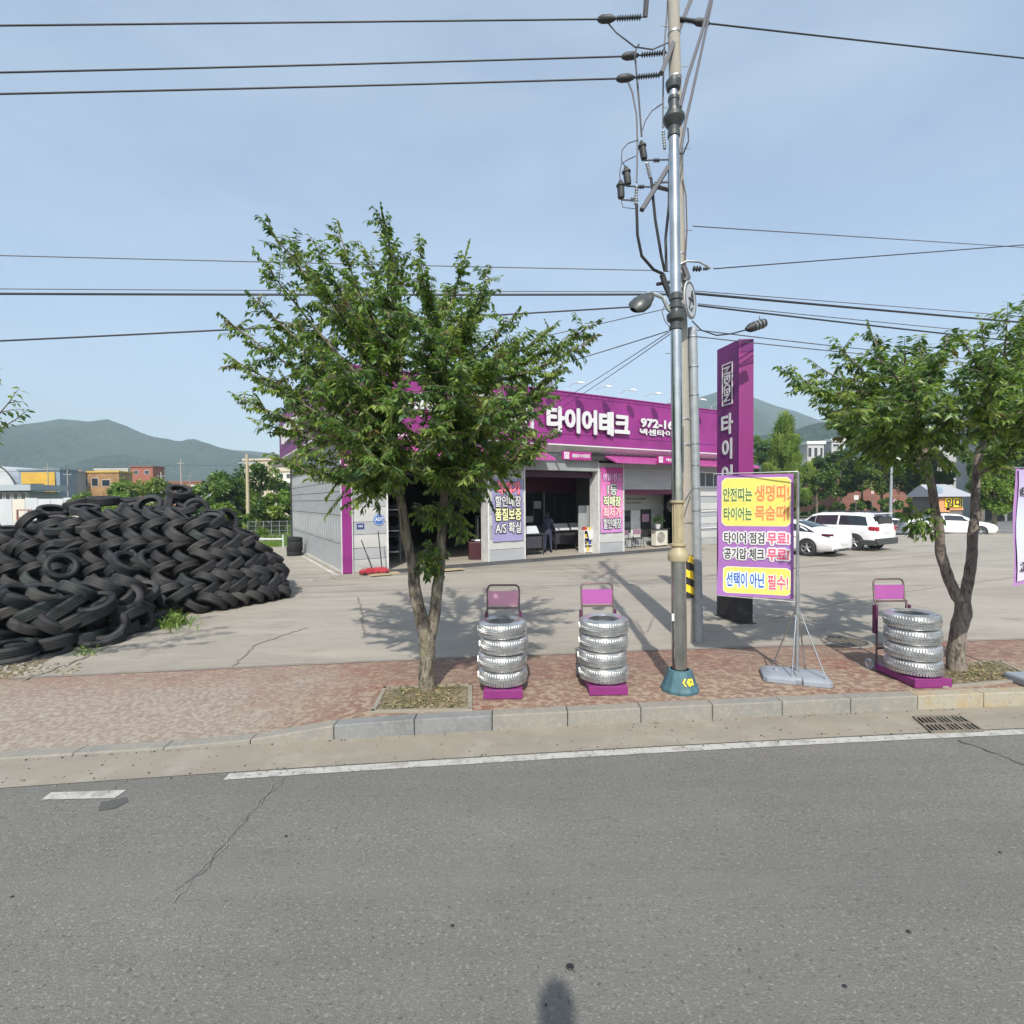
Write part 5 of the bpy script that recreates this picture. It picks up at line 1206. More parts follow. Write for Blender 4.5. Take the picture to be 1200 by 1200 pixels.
# upper dead-end strings and jumpers
def string(p0, p1, Y0, Y1, nm='insulator_string'):
    a, b = D(*p0, Y0), D(*p1, Y1); L = (b-a).length; n = 10; prof = [(.0,0)]
    for i in range(n): z = L*.35+L*.6*i/n; prof += [(.015,z),(.045,z+.02),(.015,z+.035)]
    MB().lathe(prof + [(.0,L)], a, (b-a), 10).build(nm, M['ceramic'], hw_)
    MB().lathe([(.0,-.10),(.04,-.06),(.06,0),(.06,.12),(.03,.2),(.0,.24)], a, (b-a), 10).build('dead_end_clamp', M['blackish'], hw_, smooth=True)
string((706,22.5),(754,20),8.3,8.1); string((734,66),(783,61.5),8.75,8.8); string((728,92),(776,87.5),8.4,8.4)
string((826,27),(793,22),8.85,8.85)
tub([(758,-6,8.0),(756,20,8.1)], .04, 'crossarm', M['wire_grey'], 6)
tub([(812,-6,9.2),(796,34,8.85),(775,86,8.3)], .045, 'crossarm', M['wire_grey'], 4)
tub([(711,25,8.3),(722,38,8.3),(744,55,8.4),(765,58,8.5),(783,50,8.7)], .012, 'jumper', M['wire_grey'], 5)
tub([(736,96,8.4),(741,108,8.4),(746,135,8.4),(747,170,8.4),(746,214,8.3)], .014, 'jumper', M['wire_grey'], 5)
tub([(749,52,8.5),(746,56,8.5),(744,64,8.5),(749,120,8.5),(752,160,8.5)], .016, 'jumper', M['wire_grey'], 5)
tub([(783,-5,8.8),(778,60,8.7),(777,110,8.7),(777,150,8.7)], .014, 'jumper', M['wire_grey'], 5)
tub([(777,121,8.7),(764,130,8.6),(756,142,8.5),(752,155,8.5)], .01, 'jumper', M['wire_grey'], 5)
tub([(748,164,8.4),(736,168,8.3),(729,176,8.3),(728,188,8.3),(733,196,8.3)], .009, 'jumper', M['wire_grey'], 5)
tub([(745,183,8.4),(736,187,8.3),(728,192,8.2),(726,205,8.2),(727,214,8.2)], .009, 'jumper', M['wire_grey'], 5)
tub([(728,234,8.2),(730,243,8.2),(748,245,8.2)], .007, 'jumper', M['wire_grey'], 5)
# cables coming down from above right to the lamp pole top
tub([(834,-6,8.3),(822,40,7.6),(806,90,7.0),(797,126,6.75)], .024, 'down_cable', M['wire_grey'])
tub([(836,-6,8.3),(822,60,7.6),(811,110,7.0),(804,140,6.8),(797,180,6.75)], .02, 'down_cable', M['wire_grey'])
tub([(806,150,8.6),(807,165,8.5),(800,182,8.6)], .012, 'down_cable', M['wire_grey'])
tub([(800,210,8.6),(804,230,8.6),(805,270,8.6),(803,305,8.6),(805,320,8.6)], .012, 'down_cable', mat('brown_cable', (.12,.08,.06), .6))
tub([(797,310,8.6),(805,306,8.6),(820,307,8.6),(829,312,8.6),(833,315,8.6)], .018, 'side_arm', M['steel_dull'])
insul(812,315,8.6,10,0,3,.05); insul(824,315,8.6,6,0,3,.03)
tub([(801,312,8.5),(806,325,8.5),(803,330,8.5)], .05, 'clamp_box', M['wire_grey'])

# ------------------------------------------------------------------ overhead wires
def wire(lab, p0, p1, ext0=0, ext1=0, r=.012, sag=0.0, mt=None, n=18):
    a, b = D(*p0), D(*p1); a2_, b2_ = a + (a-b)*ext0, b + (b-a)*ext1; L = (b2_-a2_).length; pts = []
    for i in range(n+1):
        t_ = i/n; p = a2_.lerp(b2_, t_); p.z -= sag*4*t_*(1-t_); pts.append(p)
    o = MB().tube(pts, r, 6).build('overhead_wire', mt or M['wire'], smooth=True)
    return tag(o, lab, 'wire', 'overhead wires')
W_ = wire
W_('topmost overhead wire left of the pole', (0,30,7.4), (706,22.5,8.3), 1.2, 0, .013, .0)
W_('second overhead wire from the top, left of the pole', (0,81,7.8), (734,66,8.75), 1.2, 0, .014, .05)
W_('third overhead wire from the top, left of the pole', (0,106,7.5), (728,92,8.4), 1.2, 0, .014, .05)
W_('high overhead wire running right from the pole top', (826,27,8.85), (1200,67,10.5), 0, 1.0, .014, .02)
W_('thin wire passing above the left tree top', (0,297,7.6), (770,317,8.6), 1.0, 0, .008, .03, M['wire_grey'])
W_('thick cable crossing the upper crown of the left tree', (0,341,7.6), (786,345,8.6), 1.0, 0, .018, .04)
W_('thin wire just above the thick cable left of the pole', (0,337,7.7), (786,342,8.6), 1.0, 0, .007, .02, M['wire_grey'])
W_('lower cable crossing the middle of the left tree', (0,393,7.5), (752,359,8.6), 1.0, 0, .013, .08)
W_('stay wire rising to the lamp from the tree side, upper', (560,412,10), (780,362,8.6), .3, 0, .008, .0, M['wire_grey'])
W_('slanting service wire to the shop roof, middle', (620,437,14), (783,388,8.6), .25, 0, .010, .02, M['wire_grey'])
W_('slanting service wire to the shop roof, lower left', (628,486,18.5), (784,389,8.6), 0, 0, .008, .05)
W_('slanting service wire to the shop roof, lower right', (640,488,18.9), (786,391,8.6), 0, 0, .008, .05)
W_('thin wire running right from the middle of the pole', (812,265,8.7), (1200,290,14), 0, 1.0, .010, .0, M['wire_grey'])
W_('wire rising to the right from the side arm', (836,315,8.6), (1200,287,11), 0, 1.0, .010, .0)
W_('thick cable falling to the right from the pole', (815,344,8.7), (1200,377,12), 0, 1.0, .022, .02)
W_('thin wire just above the thick right cable', (815,341,8.7), (1200,371,12), 0, 1.0, .008, .0, M['wire_grey'])
W_('cable beside the round disc running right', (818,358,8.7), (1200,398,11), 0, 1.0, .016, .05)
W_('thin wire above the disc cable running right', (818,356,8.7), (1200,392,11), 0, 1.0, .008, .03, M['wire_grey'])
W_('low paired wire running right behind the pylon, upper', (812,386,8.8), (1100,412,13), 0, 1.2, .010, .12, M['wire_grey'])
W_('low paired wire running right behind the pylon, lower', (812,394,8.8), (1100,418,13), 0, 1.2, .010, .10, M['wire_grey'])
o = MB().tube([D(811,376,8.8),D(822,387,8.8),D(840,393,8.8),D(858,391,8.9),D(876,386,9.0)], .012, 6).build('overhead_wire', M['wire']); tag(o, 'short looping cable ending in the black closure', 'wire', 'overhead wires')
cl_ = thing('cable_closure', 'black cylindrical cable splice closure hanging right of the pole', 'cable closure', D(886,382,9.0))
a, b = D(874,386,9.0), D(897,378,9.05); L = (b-a).length
MB().lathe([(.0,0),(.03,.0),(.06,.05),(.075,.08),(.08,.1),(.08,L-.04),(.07,L-.01),(.0,L)], a, (b-a), 16).build('body', M['blackish'], cl_, smooth=True)
for t_ in (.45,.62,.8): MB().lathe([(.08,-.008),(.088,-.006),(.088,.006),(.08,.008)], a.lerp(b, t_), (b-a), 16).build('strap', M['steel_dull'], cl_)
MB().tube([a.lerp(b,.7)+ZV*.08, a.lerp(b,.7)+ZV*.15], .008, 5).build('hanger', M['wire_grey'], cl_)
# ------------------------------------------------------------------ trees
LM = [M['leaf_a'], M['leaf_b'], M['leaf_c'], M['leaf_d'], M['leaf_e'], M['leaf_f']]
def curve(a, b, bend, n=8, up=0.0):
    pts = []
    for i in range(n+1):
        t_ = i/n; p = a.lerp(b, t_); p = p + bend*(sin(pi*t_)) + ZV*(up*sin(pi*t_)); pts.append(p)
    return pts
def street_tree(base, stems, limbs, lab, bark, pal, seed, step=.085, leafn=13, leaf=.088, twig=(.16,.42), extra=(), rsc=1.0, start=.28):
    """stems: list of (points, r0, r1); limbs: (attach point, tip, radius); pal: weights of leaf materials"""
    random.seed(seed)
    t = thing('street_tree', lab, 'tree', base)
    for k, (pts, rr) in enumerate(stems):
        fine = []; rf = []
        for i in range(len(pts)-1):
            for j in range(4):
                q = j/4; p = pts[i].lerp(pts[i+1], q); s = rr[i]+(rr[i+1]-rr[i])*q
                fine.append(p + Vector((noise.noise(p*3+Vector((k,0,0))), noise.noise(p*3+Vector((0,k,9))), 0))*s*.35*(0 if (i == 0 and j == 0 and k) else 1)); rf.append(s*(1+.12*noise.noise(p*9)))
        fine.append(pts[-1]); rf.append(rr[-1])
        MB().tube(fine, rf, 14).build('trunk' if k == 0 else 'limb', bark, t, smooth=True, ang=180)
    lb = MB(); lv = MB(); tw = MB()
    def leafat(p, d, s, m_):
        d = d.normalized(); sd = d.cross(Vector((random.gauss(0,.6), random.gauss(0,.6), 1))); 
        if sd.length < 1e-4: sd = d.orthogonal()
        sd.normalize(); nn = sd.cross(d); w_ = s*random.uniform(.17,.22)
        lv.cur = m_; f = random.uniform(.1,.35)
        lv.add([p, p+d*s*.42+sd*w_+nn*w_*f, p+d*s-nn*s*random.uniform(0,.18), p+d*s*.42-sd*w_+nn*w_*f, p+d*s*.5], [(0,1,4),(1,2,4),(0,4,3),(4,2,3)])
    def twigat(p, d, L, thin=True):
        q = p + d*L; q.z -= L*.12; lead = random.choices(range(len(LM)), pal)[0]
        tw.tube([p, p.lerp(q,.5)+ZV*L*.05, q], [.006,.004,.002], 4, cap=False)
        nl = int(leafn*L/.3)
        for i in range(nl):
            u = (i+.6)/nl; pp = p.lerp(q, u); s = 1 if i % 2 else -1
            sd = d.cross(ZV); sd = sd.normalized() if sd.length > .01 else Vector((1,0,0))
            ld_ = (d*random.uniform(.1,.7) + sd*s*random.uniform(.4,1) + ZV*random.uniform(-1.1,-.05)); m_ = lead if random.random() < .72 else random.choices(range(len(LM)), pal)[0]
            leafat(pp, ld_, leaf*random.uniform(.75,1.25), m_)
    for (a, b, r) in limbs:
        L = (b-a).length; bend = Vector((random.uniform(-.06,.06), random.uniform(-.06,.06), 0))*L; pts = curve(a, b, bend, 9, -.07*L)
        lb.tube(pts, [r*(1-.82*i/9) for i in range(10)], 7, cap=False)
        s = start*L
        while s < L:
            u = s/L; i = min(8, int(u*9)); p = pts[i].lerp(pts[i+1], u*9-i); ld_ = (pts[i+1]-pts[i]).normalized()
            d = (ld_*random.uniform(.3,1.0) + Vector((random.gauss(0,1), random.gauss(0,1), random.gauss(.25,.75)))*.62).normalized()
            twigat(p, d, random.uniform(*twig)*(1.15-.62*u)); s += step*random.uniform(.6,1.4)
        twigat(pts[-1], ((pts[-1]-pts[-2]).normalized()+ZV*.25).normalized(), .22)
    for (c_, rad_, nt_) in extra:
        for i in range(nt_):
            d = Vector((random.gauss(0,1), random.gauss(0,1), random.gauss(-.2,1))).normalized(); twigat(c_ + d*rad_*random.uniform(.1,.6), (d+Vector((0,0,-.4))).normalized(), rad_*random.uniform(.5,.9))
    cr = tag(lv.build('crown', LM, t, fix=False), kind='stuff')
    tag(tw.build('twigs', bark, t, fix=False), kind='stuff')
    lb.build('branches', bark, t, smooth=True, ang=180)
    return t
# left street tree: stems traced to their real places at the tree's distance
bT = G(500, 812, ZS); Yt = bT.y
def T(px, py, dy=0.0): return D(px, py, Yt+dy)
main = [bT+ZV*-.03, T(500,790), T(501,770), T(500,745), T(496,728)]
right_ = [T(503,748), T(510,715,.03), T(514,680,.06), T(517,640,.1), T(520,590,.14), T(523,540,.18), T(520,480,.2), T(512,420,.2)]
left_ = [T(498,745), T(490,705,-.02), T(484,665,-.05), T(477,630,-.08), T(471,595,-.1), T(466,565,-.12), T(462,520,-.1), T(468,450,-.1)]
limbs = []
def LMB(a, b, dy, r=.03): limbs.append((a, T(b[0], b[1], dy), r))
j1, j2, j3, j4 = T(466,565,-.12), T(462,520,-.1), T(464,480,-.1), T(468,450,-.1)
k1, k2, k3, k4 = T(523,545,.18), T(521,500,.2), T(516,450,.2), T(512,420,.2)
tips = [(j1,(335,540),-.2),(j1,(385,558),-.9),(j1,(352,520),.6),(j1,(410,560),.9),(j2,(285,468),.1),(j2,(318,500),-1.0),(j2,(345,480),1.3),(j2,(300,442),-.5),(j3,(280,425),.6),(j3,(272,380),-.2),(j3,(300,352),.3),(j3,(330,400),-1.5),(j3,(350,380),1.7),(j3,(310,310),-.5),(j4,(318,272),.1),(j4,(345,290),.9),(j4,(375,300),-1.2),(j4,(398,272),.2),(j4,(430,300),1.3),(j4,(450,258),-.1),(j4,(420,340),-1.7),(j3,(400,430),-2.0),(j2,(400,500),-1.8),(j4,(455,330),-1.3),(j4,(455,285),.4),
        (k4,(492,292),.2),(k4,(500,330),-1.2),(k4,(545,300),.3),(k4,(570,322),1.2),(k4,(520,350),1.7),(k4,(560,350),-1.4),(k3,(600,372),.2),(k3,(610,400),-1.2),(k3,(645,385),.9),(k3,(690,384),0),(k3,(680,405),-.6),(k2,(655,430),.4),(k2,(640,455),-.8),(k2,(620,440),1.6),(k2,(600,470),-1.8),(k2,(635,480),1.0),(k2,(540,440),-2.1),(k1,(640,515),-.2),(k1,(620,535),-1.0),(k1,(600,505),-1.7),(k1,(590,545),.9),(k1,(560,550),-1.5),(k1,(545,565),.3),(k1,(510,560),-1.2),(k1,(575,520),1.8),(j2,(440,540),-1.9),(j1,(430,560),-.8),(k2,(510,500),-2.1),(j3,(470,460),-2.2),(k3,(530,400),-2.0),(k4,(480,370),-1.9),(j3,(380,340),-1.6),(k2,(570,480),-1.9),(j2,(430,470),-1.3),(j2,(455,505),-1.6),(j3,(445,425),-1.5),(k2,(500,455),-1.5),(k1,(535,525),-1.4),(k2,(560,450),-1.1),(j2,(400,460),-.9),(k3,(490,410),-1.4),(j1,(450,535),-1.3),(j3,(420,390),-1.0),(k1,(500,530),-1.2),(j2,(370,450),-1.5),(k3,(580,420),-1.5),(j1,(415,520),-1.4),(k4,(540,380),-1.2)]
for a_, b_, dy_q in tips: LMB(a_, b_, dy_q, .032)
ex = [(T(505,645,.05), .19, 46), (T(512,600,.0), .20, 22), (T(495,600,.1),.16,14), (T(535,600,.0),.18,16), (T(550,578,.1),.18,24), (T(538,618,.1), .15, 18), (T(503,660,-.02), .15, 40)]
street_tree(bT, [(main, [.125,.10,.095,.10,.085]), (right_, [.075,.072,.068,.06,.052,.045,.036,.025]), (left_, [.085,.080,.070,.062,.056,.05,.04,.028])], limbs,
            'large forked street tree in full leaf in front of the tyre shop', M['bark'], [36,22,22,4,6,10], 31, step=.038, leafn=25, leaf=.080, twig=(.18,.56), extra=ex)
# right street tree
bR = G(1122, 788, ZS); Yr = bR.y
def TR(px, py, dy=0.0): return D(px, py, Yr+dy)
mainr = [bR-ZV*.03, TR(1121,765), TR(1122,745), TR(1128,720), TR(1128,705)]
lr_ = [TR(1127,706), TR(1112,680), TR(1103,650,-.02), TR(1100,620,-.05), TR(1096,590,-.08), TR(1088,550,-.1), TR(1078,510,-.1), TR(1072,480,-.1)]
rr_ = [TR(1130,706), TR(1136,675,.03), TR(1140,640,.1), TR(1142,600,.15), TR(1143,560,.2), TR(1146,540,.2), TR(1156,505,.25), TR(1162,470,.3)]
limbs = []
def LR(a, b, dy, r=.03): limbs.append((a, TR(b[0], b[1], dy), r))
u1, u2, u3 = TR(1088,550,-.1), TR(1078,510,-.1), TR(1072,480,-.1)
v1, v2, v3 = TR(1144,555,.2), TR(1156,505,.25), TR(1162,470,.3)
for a_, b_, dy_q in [(u3,(925,438),0),(u3,(945,450),-.6),(u3,(960,430),.5),(u3,(985,408),-.2),(u2,(965,480),.2),(u2,(980,500),-.8),(u2,(1000,470),-1.3),(u2,(1010,500),.8),(u3,(1000,440),1.2),(u3,(1022,392),.1),(u3,(1030,420),-1.2),(u3,(1050,430),1.4),(u3,(1060,412),-.3),(u3,(1078,405),.4),(u3,(1100,420),-1.0),(u2,(1040,520),-.6),(u2,(1030,480),-1.7),(u2,(1070,450),-1.8),(u3,(1110,400),.3),
                     (v3,(1130,402),-.4),(v3,(1150,385),.6),(v3,(1180,372),-.2),(v3,(1215,352),0),(v3,(1250,350),.3),(v3,(1230,400),-.8),(v3,(1200,430),-1.4),(v3,(1170,440),1.4),(v2,(1220,450),.6),(v2,(1260,430),0),(v2,(1200,480),-1.2),(v2,(1240,490),.2),(v2,(1180,500),.9),(v2,(1130,450),-1.6),(v2,(1160,430),-1.8),(v1,(1190,520),-.6),(v3,(1290,400),.2),(v2,(1300,460),-.2),(u2,(1110,480),-1.5)]:
    LR(a_, b_, dy_q, .034)

street_tree(bR, [(mainr, [.125,.105,.095,.10,.088]), (lr_, [.070,.066,.060,.055,.050,.046,.038,.03]), (rr_, [.070,.066,.06,.055,.050,.046,.038,.03]), ([TR(1100,622,-.04), TR(1090,618,-.1), TR(1080,610,-.15)], [.014,.011,.007])], limbs,
            'street tree with a V-shaped trunk at the right, beside the angled trolley', M['bark_grey'], [38,28,20,1,6,16], 47, step=.046, leafn=21, leaf=.098, twig=(.2,.58), extra=[(TR(1078,606,-.15), .22, 26), (TR(1050,535,-.3), .25, 14), (TR(1090,525,-.6), .3, 16)])
# left tree whose branch tips only just reach into the view
bL = Vector((-8.6, 5.75, .04)); Yl = bL.y
st = [bL, bL+ZV*1.1, bL+Vector((.1,.1,2.1)), bL+Vector((.15,.1,3.2))]
limbs = [(st[2], D(12,470,5.7), .03), (st[2], D(18,492,5.9), .03), (st[3], D(-20,440,5.8), .03), (st[3], D(-60,400,6.2), .035), (st[2], D(-10,505,5.5), .03)] + \
        [(st[3], bL + Vector((cos(a)*1.6*s, sin(a)*1.6*s, 3.4+h)), .035) for a, s, h in ((1,1,.6),(2,1.1,.2),(3,1,.9),(4,1.1,.4),(5,1,.8),(3.5,.5,1.6),(1.5,.5,1.7))]
street_tree(bL, [(st, [.12,.10,.08,.06])], limbs, 'street tree at the left edge, only its branch tips showing over the pile', M['bark'], [36,30,14,4,8,8], 53, step=.12, leafn=11, leaf=.105)

# ------------------------------------------------------------------ masses of foliage farther off
def bush_tree(name, lab, cat, base, h, rad, seed, pal, leafs, n, trunk=.3, shape='round', group=None, sz=None, tr=.12):
    random.seed(seed); t = thing(name, lab, cat, base, group=group); mb = MB()
    clumps = []; nc = max(9, int(n/110))
    for i in range(nc):
        u = random.random(); a = random.uniform(0, 2*pi)
        if shape == 'cone': zz = trunk*h + (1-trunk)*h*u*.97; rr = rad*min(1, 1.5*(1-u))**.8*random.uniform(.2,1)
        elif shape == 'low': zz = h*u; rr = rad*sqrt(1-u*u)*random.uniform(.3,1)
        else: zz = trunk*h + (1-trunk)*h*u; rr = rad*sqrt(max(.02, 1-(2*u-1)**2))*random.uniform(.35,1)
        clumps.append((base + Vector((cos(a)*rr, sin(a)*rr, zz)), random.uniform(.16,.30)*min(rad, h*.5)*1.2, random.choices(range(6), pal)[0]))
    s = (sz or rad*.07)*1.1; n = int(n*1.9)
    for i in range(n):
        c_, r_, lead = random.choice(clumps); d = Vector((random.gauss(0,1), random.gauss(0,1), random.gauss(.1,.9))).normalized(); p = c_ + d*r_*random.uniform(.5,1.15)
        p.z = max(base.z+.02, p.z)
        if shape == 'cone': e = (ZV*1.0 + d*.5).normalized()
        else: e = (d + Vector((random.gauss(0,.5), random.gauss(0,.5), random.gauss(-.2,.4)))).normalized()
        f = e.cross(d + Vector((.01,.3,.1))); f = f.normalized() if f.length > .01 else e.orthogonal()
        mb.cur = lead if random.random() < .7 else random.choices(range(6), pal)[0]; q = s*random.uniform(.7,1.4)
        mb.add([p-e*q, p+f*q*.5, p+e*q, p-f*q*.5], [(0,1,2,3)])
    tag(mb.build('crown', LM, t, fix=False), kind='stuff')
    if trunk > 0:
        top = base + ZV*(h*.75)
        MB().tube([base, base+ZV*h*trunk, top], [tr, tr*.8, tr*.2], 8).build('trunk', M['bark'], t, smooth=True)
        for k in range(4):
            a = k*1.7; MB().tube([base+ZV*h*(trunk+.05*k), base+Vector((cos(a)*rad*.5, sin(a)*rad*.5, h*(trunk+.3)))], [tr*.5, tr*.15], 6).build('branch', M['bark'], t)
    return t
def gb(px, py, Y=None): 
    return G(px, py, 0) if Y is None else Vector((D(px,py,Y).x, Y, 0))
gp = [40,15,25,1,5,14]
# left background shrubs
for k, (px, Y, h, r, lab, pal, n) in enumerate([
    (122, 52, 5.0, 3.0, 'bright green bush showing above the middle of the tyre pile', [20,5,30,0,0,45], 2200),
    (152, 54, 4.6, 2.6, 'yellowish bush right behind the skyline of the tyre pile', [25,5,50,3,0,20], 1800),
    (180, 55, 4.6, 2.6, 'green bush between the yellowish bush and the topmost tyre', gp, 1800),
    (236, 47, 3.8, 2.6, 'low green bush just right of the topmost tyre', gp, 1600),
    (262, 46, 4.6, 2.6, 'dark round shrub left of the wooden pole by the shop', [30,35,12,0,15,8], 2600),
    (283, 47, 3.9, 2.3, 'mid green shrub directly behind the wooden pole', [35,25,15,0,15,10], 2200),
    (307, 50, 6.0, 2.6, 'tallest dark green shrub, in front of the pale apartment house', [30,35,12,0,15,8], 3000),
    (318, 41, 2.9, 2.0, 'bright low shrub behind the mesh fence', [30,10,30,0,0,30], 1800),
    (335, 42, 3.1, 2.0, 'bright low shrub touching the corner of the shop side wall', [30,10,30,0,0,30], 1800),
    (258, 40, 2.3, 2.0, 'lowest green shrub above the right shoulder of the pile', [30,10,30,0,0,30], 1600)]):
    bush_tree('shrub', lab, 'shrub', Vector((D(px,600,Y).x, Y, 0)), h, r, 60+k, pal, 1, n, 0.0 if h < 3.5 else .08, 'low' if h < 3.5 else 'round', 'shrubs behind the tyre pile', sz=.16)
# weeds at the foot of the pile
wd_ = MB(); random.seed(9)
for i in range(260):
    c_ = G(random.gauss(200,9), random.gauss(731,4.5), ZS); a = random.uniform(0,6.28); l = random.uniform(.10,.34); d = Vector((cos(a)*.5, sin(a)*.5, 1)).normalized(); e = Vector((-sin(a), cos(a), 0))*.018
    m_ = c_ + d*l*.6; tp = m_ + Vector((cos(a)*.8, sin(a)*.8, .1))*l*.5; wd_.cur = random.choice((0,2,5)); wd_.add([c_-e*.4, c_+e*.4, m_+e, tp, m_-e], [(0,1,2,4),(2,3,4)])
for i in range(60):
    c_ = G(random.gauss(100,7), random.gauss(764,3), ZS); a = random.uniform(0,6.28); l = random.uniform(.05,.14); d = Vector((cos(a)*.6, sin(a)*.6, 1)).normalized(); e = Vector((-sin(a), cos(a), 0))*.014
    m_ = c_ + d*l*.6; tp = m_ + Vector((cos(a)*.8, sin(a)*.8, 0))*l*.5; wd_.cur = random.choice((0,2,5)); wd_.add([c_-e*.4, c_+e*.4, m_+e, tp, m_-e], [(0,1,2,4),(2,3,4)])
tag(wd_.build('weeds', LM, fix=False), 'clumps of green weeds growing at the foot of the tyre pile', 'weeds', kind='stuff')
# rubble in the earth left of the pile
rb = MB(); random.seed(12)
for i in range(260):
    c_ = G(random.uniform(-60,95), random.uniform(778,794), ZS-.01); r_ = random.uniform(.008,.045)
    rb.cur = i % 2; rb.lathe([(.0,-r_*.3),(r_*.8,-r_*.2),(r_,r_*.2),(r_*.5,r_*.6),(.0,r_*.7)], c_, (random.gauss(0,.3), random.gauss(0,.3), 1), 5)
tag(rb.build('rubble', [M['dirt'], M['concrete']], fix=False), 'small stones and rubble on the bare earth beside the pile', 'rubble', kind='stuff')
# litter and grit along the gutter
gt = MB(); random.seed(13)
for i in range(500):
    x = random.uniform(-6, 8); c_ = Vector((x, random.choice((random.gauss(5.16,.05), random.uniform(5.2,5.72), 5.69)) + g(x), .008)); r_ = random.uniform(.003,.013); gt.cur = i % 3
    gt.lathe([(.0,.0),(r_,.0),(r_*.6,r_*.6),(.0,r_*.7)], c_, (0,0,1), 4)
tag(gt.build('gutter_grit', [M['dirt'], M['gutter'], M['blackish']], fix=False), 'grit and crumbs of asphalt lying along the gutter', 'grit', kind='stuff')

# ------------------------------------------------------------------ left background: yards, sheds, houses
def PX(px, Y): return D(px, 588, Y).x
def PZ(px, py, Y): return D(px, py, Y).z
def bwin(parent, x0, x1, y, z0, z1, mt=None, fr=None):
    f = MB().bb(x0, x1, y-.06, y, z0, z1).build('window', fr or M['trim'], parent); MB().bb(x0+.08, x1-.08, y-.08, y-.062, z0+.08, z1-.08).build('pane', mt or M['glass_dark'], f); return f
def block(name, lab, px0, px1, pyt, Y, dep, col, roofcol=None, wins=(), cat='building', base=0, over=.25, th=.35):
    x0, x1 = PX(px0, Y), PX(px1, Y); zt = PZ((px0+px1)/2, pyt, Y)
    t = thing(name, lab, cat, ((x0+x1)/2, Y+dep/2, base))
    MB().bb(x0, x1, Y, Y+dep, base-.1, zt-th).build('wall', col, t); MB().bb(x0-over, x1+over, Y-over, Y+dep+over, zt-th, zt).build('roof', roofcol or M['trim'], t)
    for (a, b, c_, d_) in wins: bwin(t, PX(a,Y), PX(b,Y), Y, PZ(a,d_,Y), PZ(a,c_,Y))
    return t
cy = mat('yellow_cladding', (.55,.33,.04), .6, 0, .15, .4); co = mat('ochre_cladding', (.30,.17,.07), .7, 0, .35, .6); br = mat('red_brick', (.30,.10,.06), .8, 0, .2, 2); bc = mat('beige_render', (.55,.46,.36), .8, 0, .1, .5)
bg_ = mat('blue_grey_sheet', (.20,.27,.34), .6, 0, .1, .5); wc_ = mat('white_sheet', (.50,.515,.53), .7, 0, .12, .3); wh_ = mat('weathered_white', (.36,.36,.35), .8, 0, .15, .3); gy = mat('grey_render', (.33,.34,.35), .8, 0, .1, .5); cr2 = mat('cream_render', (.60,.55,.47), .8, 0, .08, .4)
t = block('warehouse', 'blue-grey warehouse with a broad yellow panel behind the left of the pile', 23, 71, 549.5, 105, 4, bg_, bg_)
MB().bb(PX(26,104.8), PX(65,104.8), 104.75, 104.98, PZ(40,567,105), PZ(40,553.5,105)).build('yellow_panel', cy, t); MB().bb(PX(52,104.7), PX(65,104.7), 104.7, 104.74, PZ(60,580,105), PZ(60,560,105)).build('yellow_return', cy, t)
MB().bb(PX(30,104.6), PX(51,104.6), 104.6, 104.72, PZ(40,580,105), PZ(40,568,105)).build('door', bg_, t)
t = block('workshop', 'low workshop with yellow corner pier and ochre brown front', 84, 140, 552, 112, 4, co, cy, wins=[(98,104,560,570),(108,116,560,570),(120,130,562,570)])
MB().bb(PX(84,111.8), PX(96,111.8), 111.7, 111.97, 0, PZ(90,551,112)).build('corner_pier', cy, t)
t = block('workshop', 'narrow grey-brown unit between the warehouse and the yellow pier', 71.5, 83.5, 551, 108, 10, gy, gy, wins=[(73,82,556,562),(73,82,566,573)])
t = block('house', 'red brick house top beyond the bushes', 154, 180, 546, 150, 5, br, br, wins=[(158,163,551,556),(170,176,551,556)])
t = block('house', 'cream flat roofed house left of the red brick one', 112, 151, 549, 165, 12, cr2, cr2, wins=[(118,122,553,558),(130,136,553,558),(142,147,553,558)])
t = block('shed', 'long low reddish shed right of the red brick house', 198, 236, 564, 150, 3, mat('rust_sheet', (.30,.14,.10), .7, 0, .1, .5), br)
t = block('shed', 'low blue-white greenhouse shed right of the bushes', 226, 262, 568, 120, 14, mat('pale_blue_sheet', (.42,.50,.56), .5), wc_)
# white arched shed at the far left
t = thing('shed', 'white barrel roofed shed at the far left', 'building', (PX(5,110), 115, 0)); xa_, xb_ = PX(-30,110), PX(22,110); zt_2 = PZ(0,546,110)
pr_ = [(xa_,0),(xb_,0)] + [(xb_-(xb_-xa_)*k/12, 5+(zt_2-5)*sin(pi*k/12)**.7) for k in range(13)]
MB().prism(pr_, (0,110,0), (1,0,0), (0,0,1), (0,1,0), 14).build('wall', wc_, t); MB().tube([(x, 109.9, z+.12) for x, z in pr_[2:]], .14, 5).build('roof_edge', M['blackish'], t)
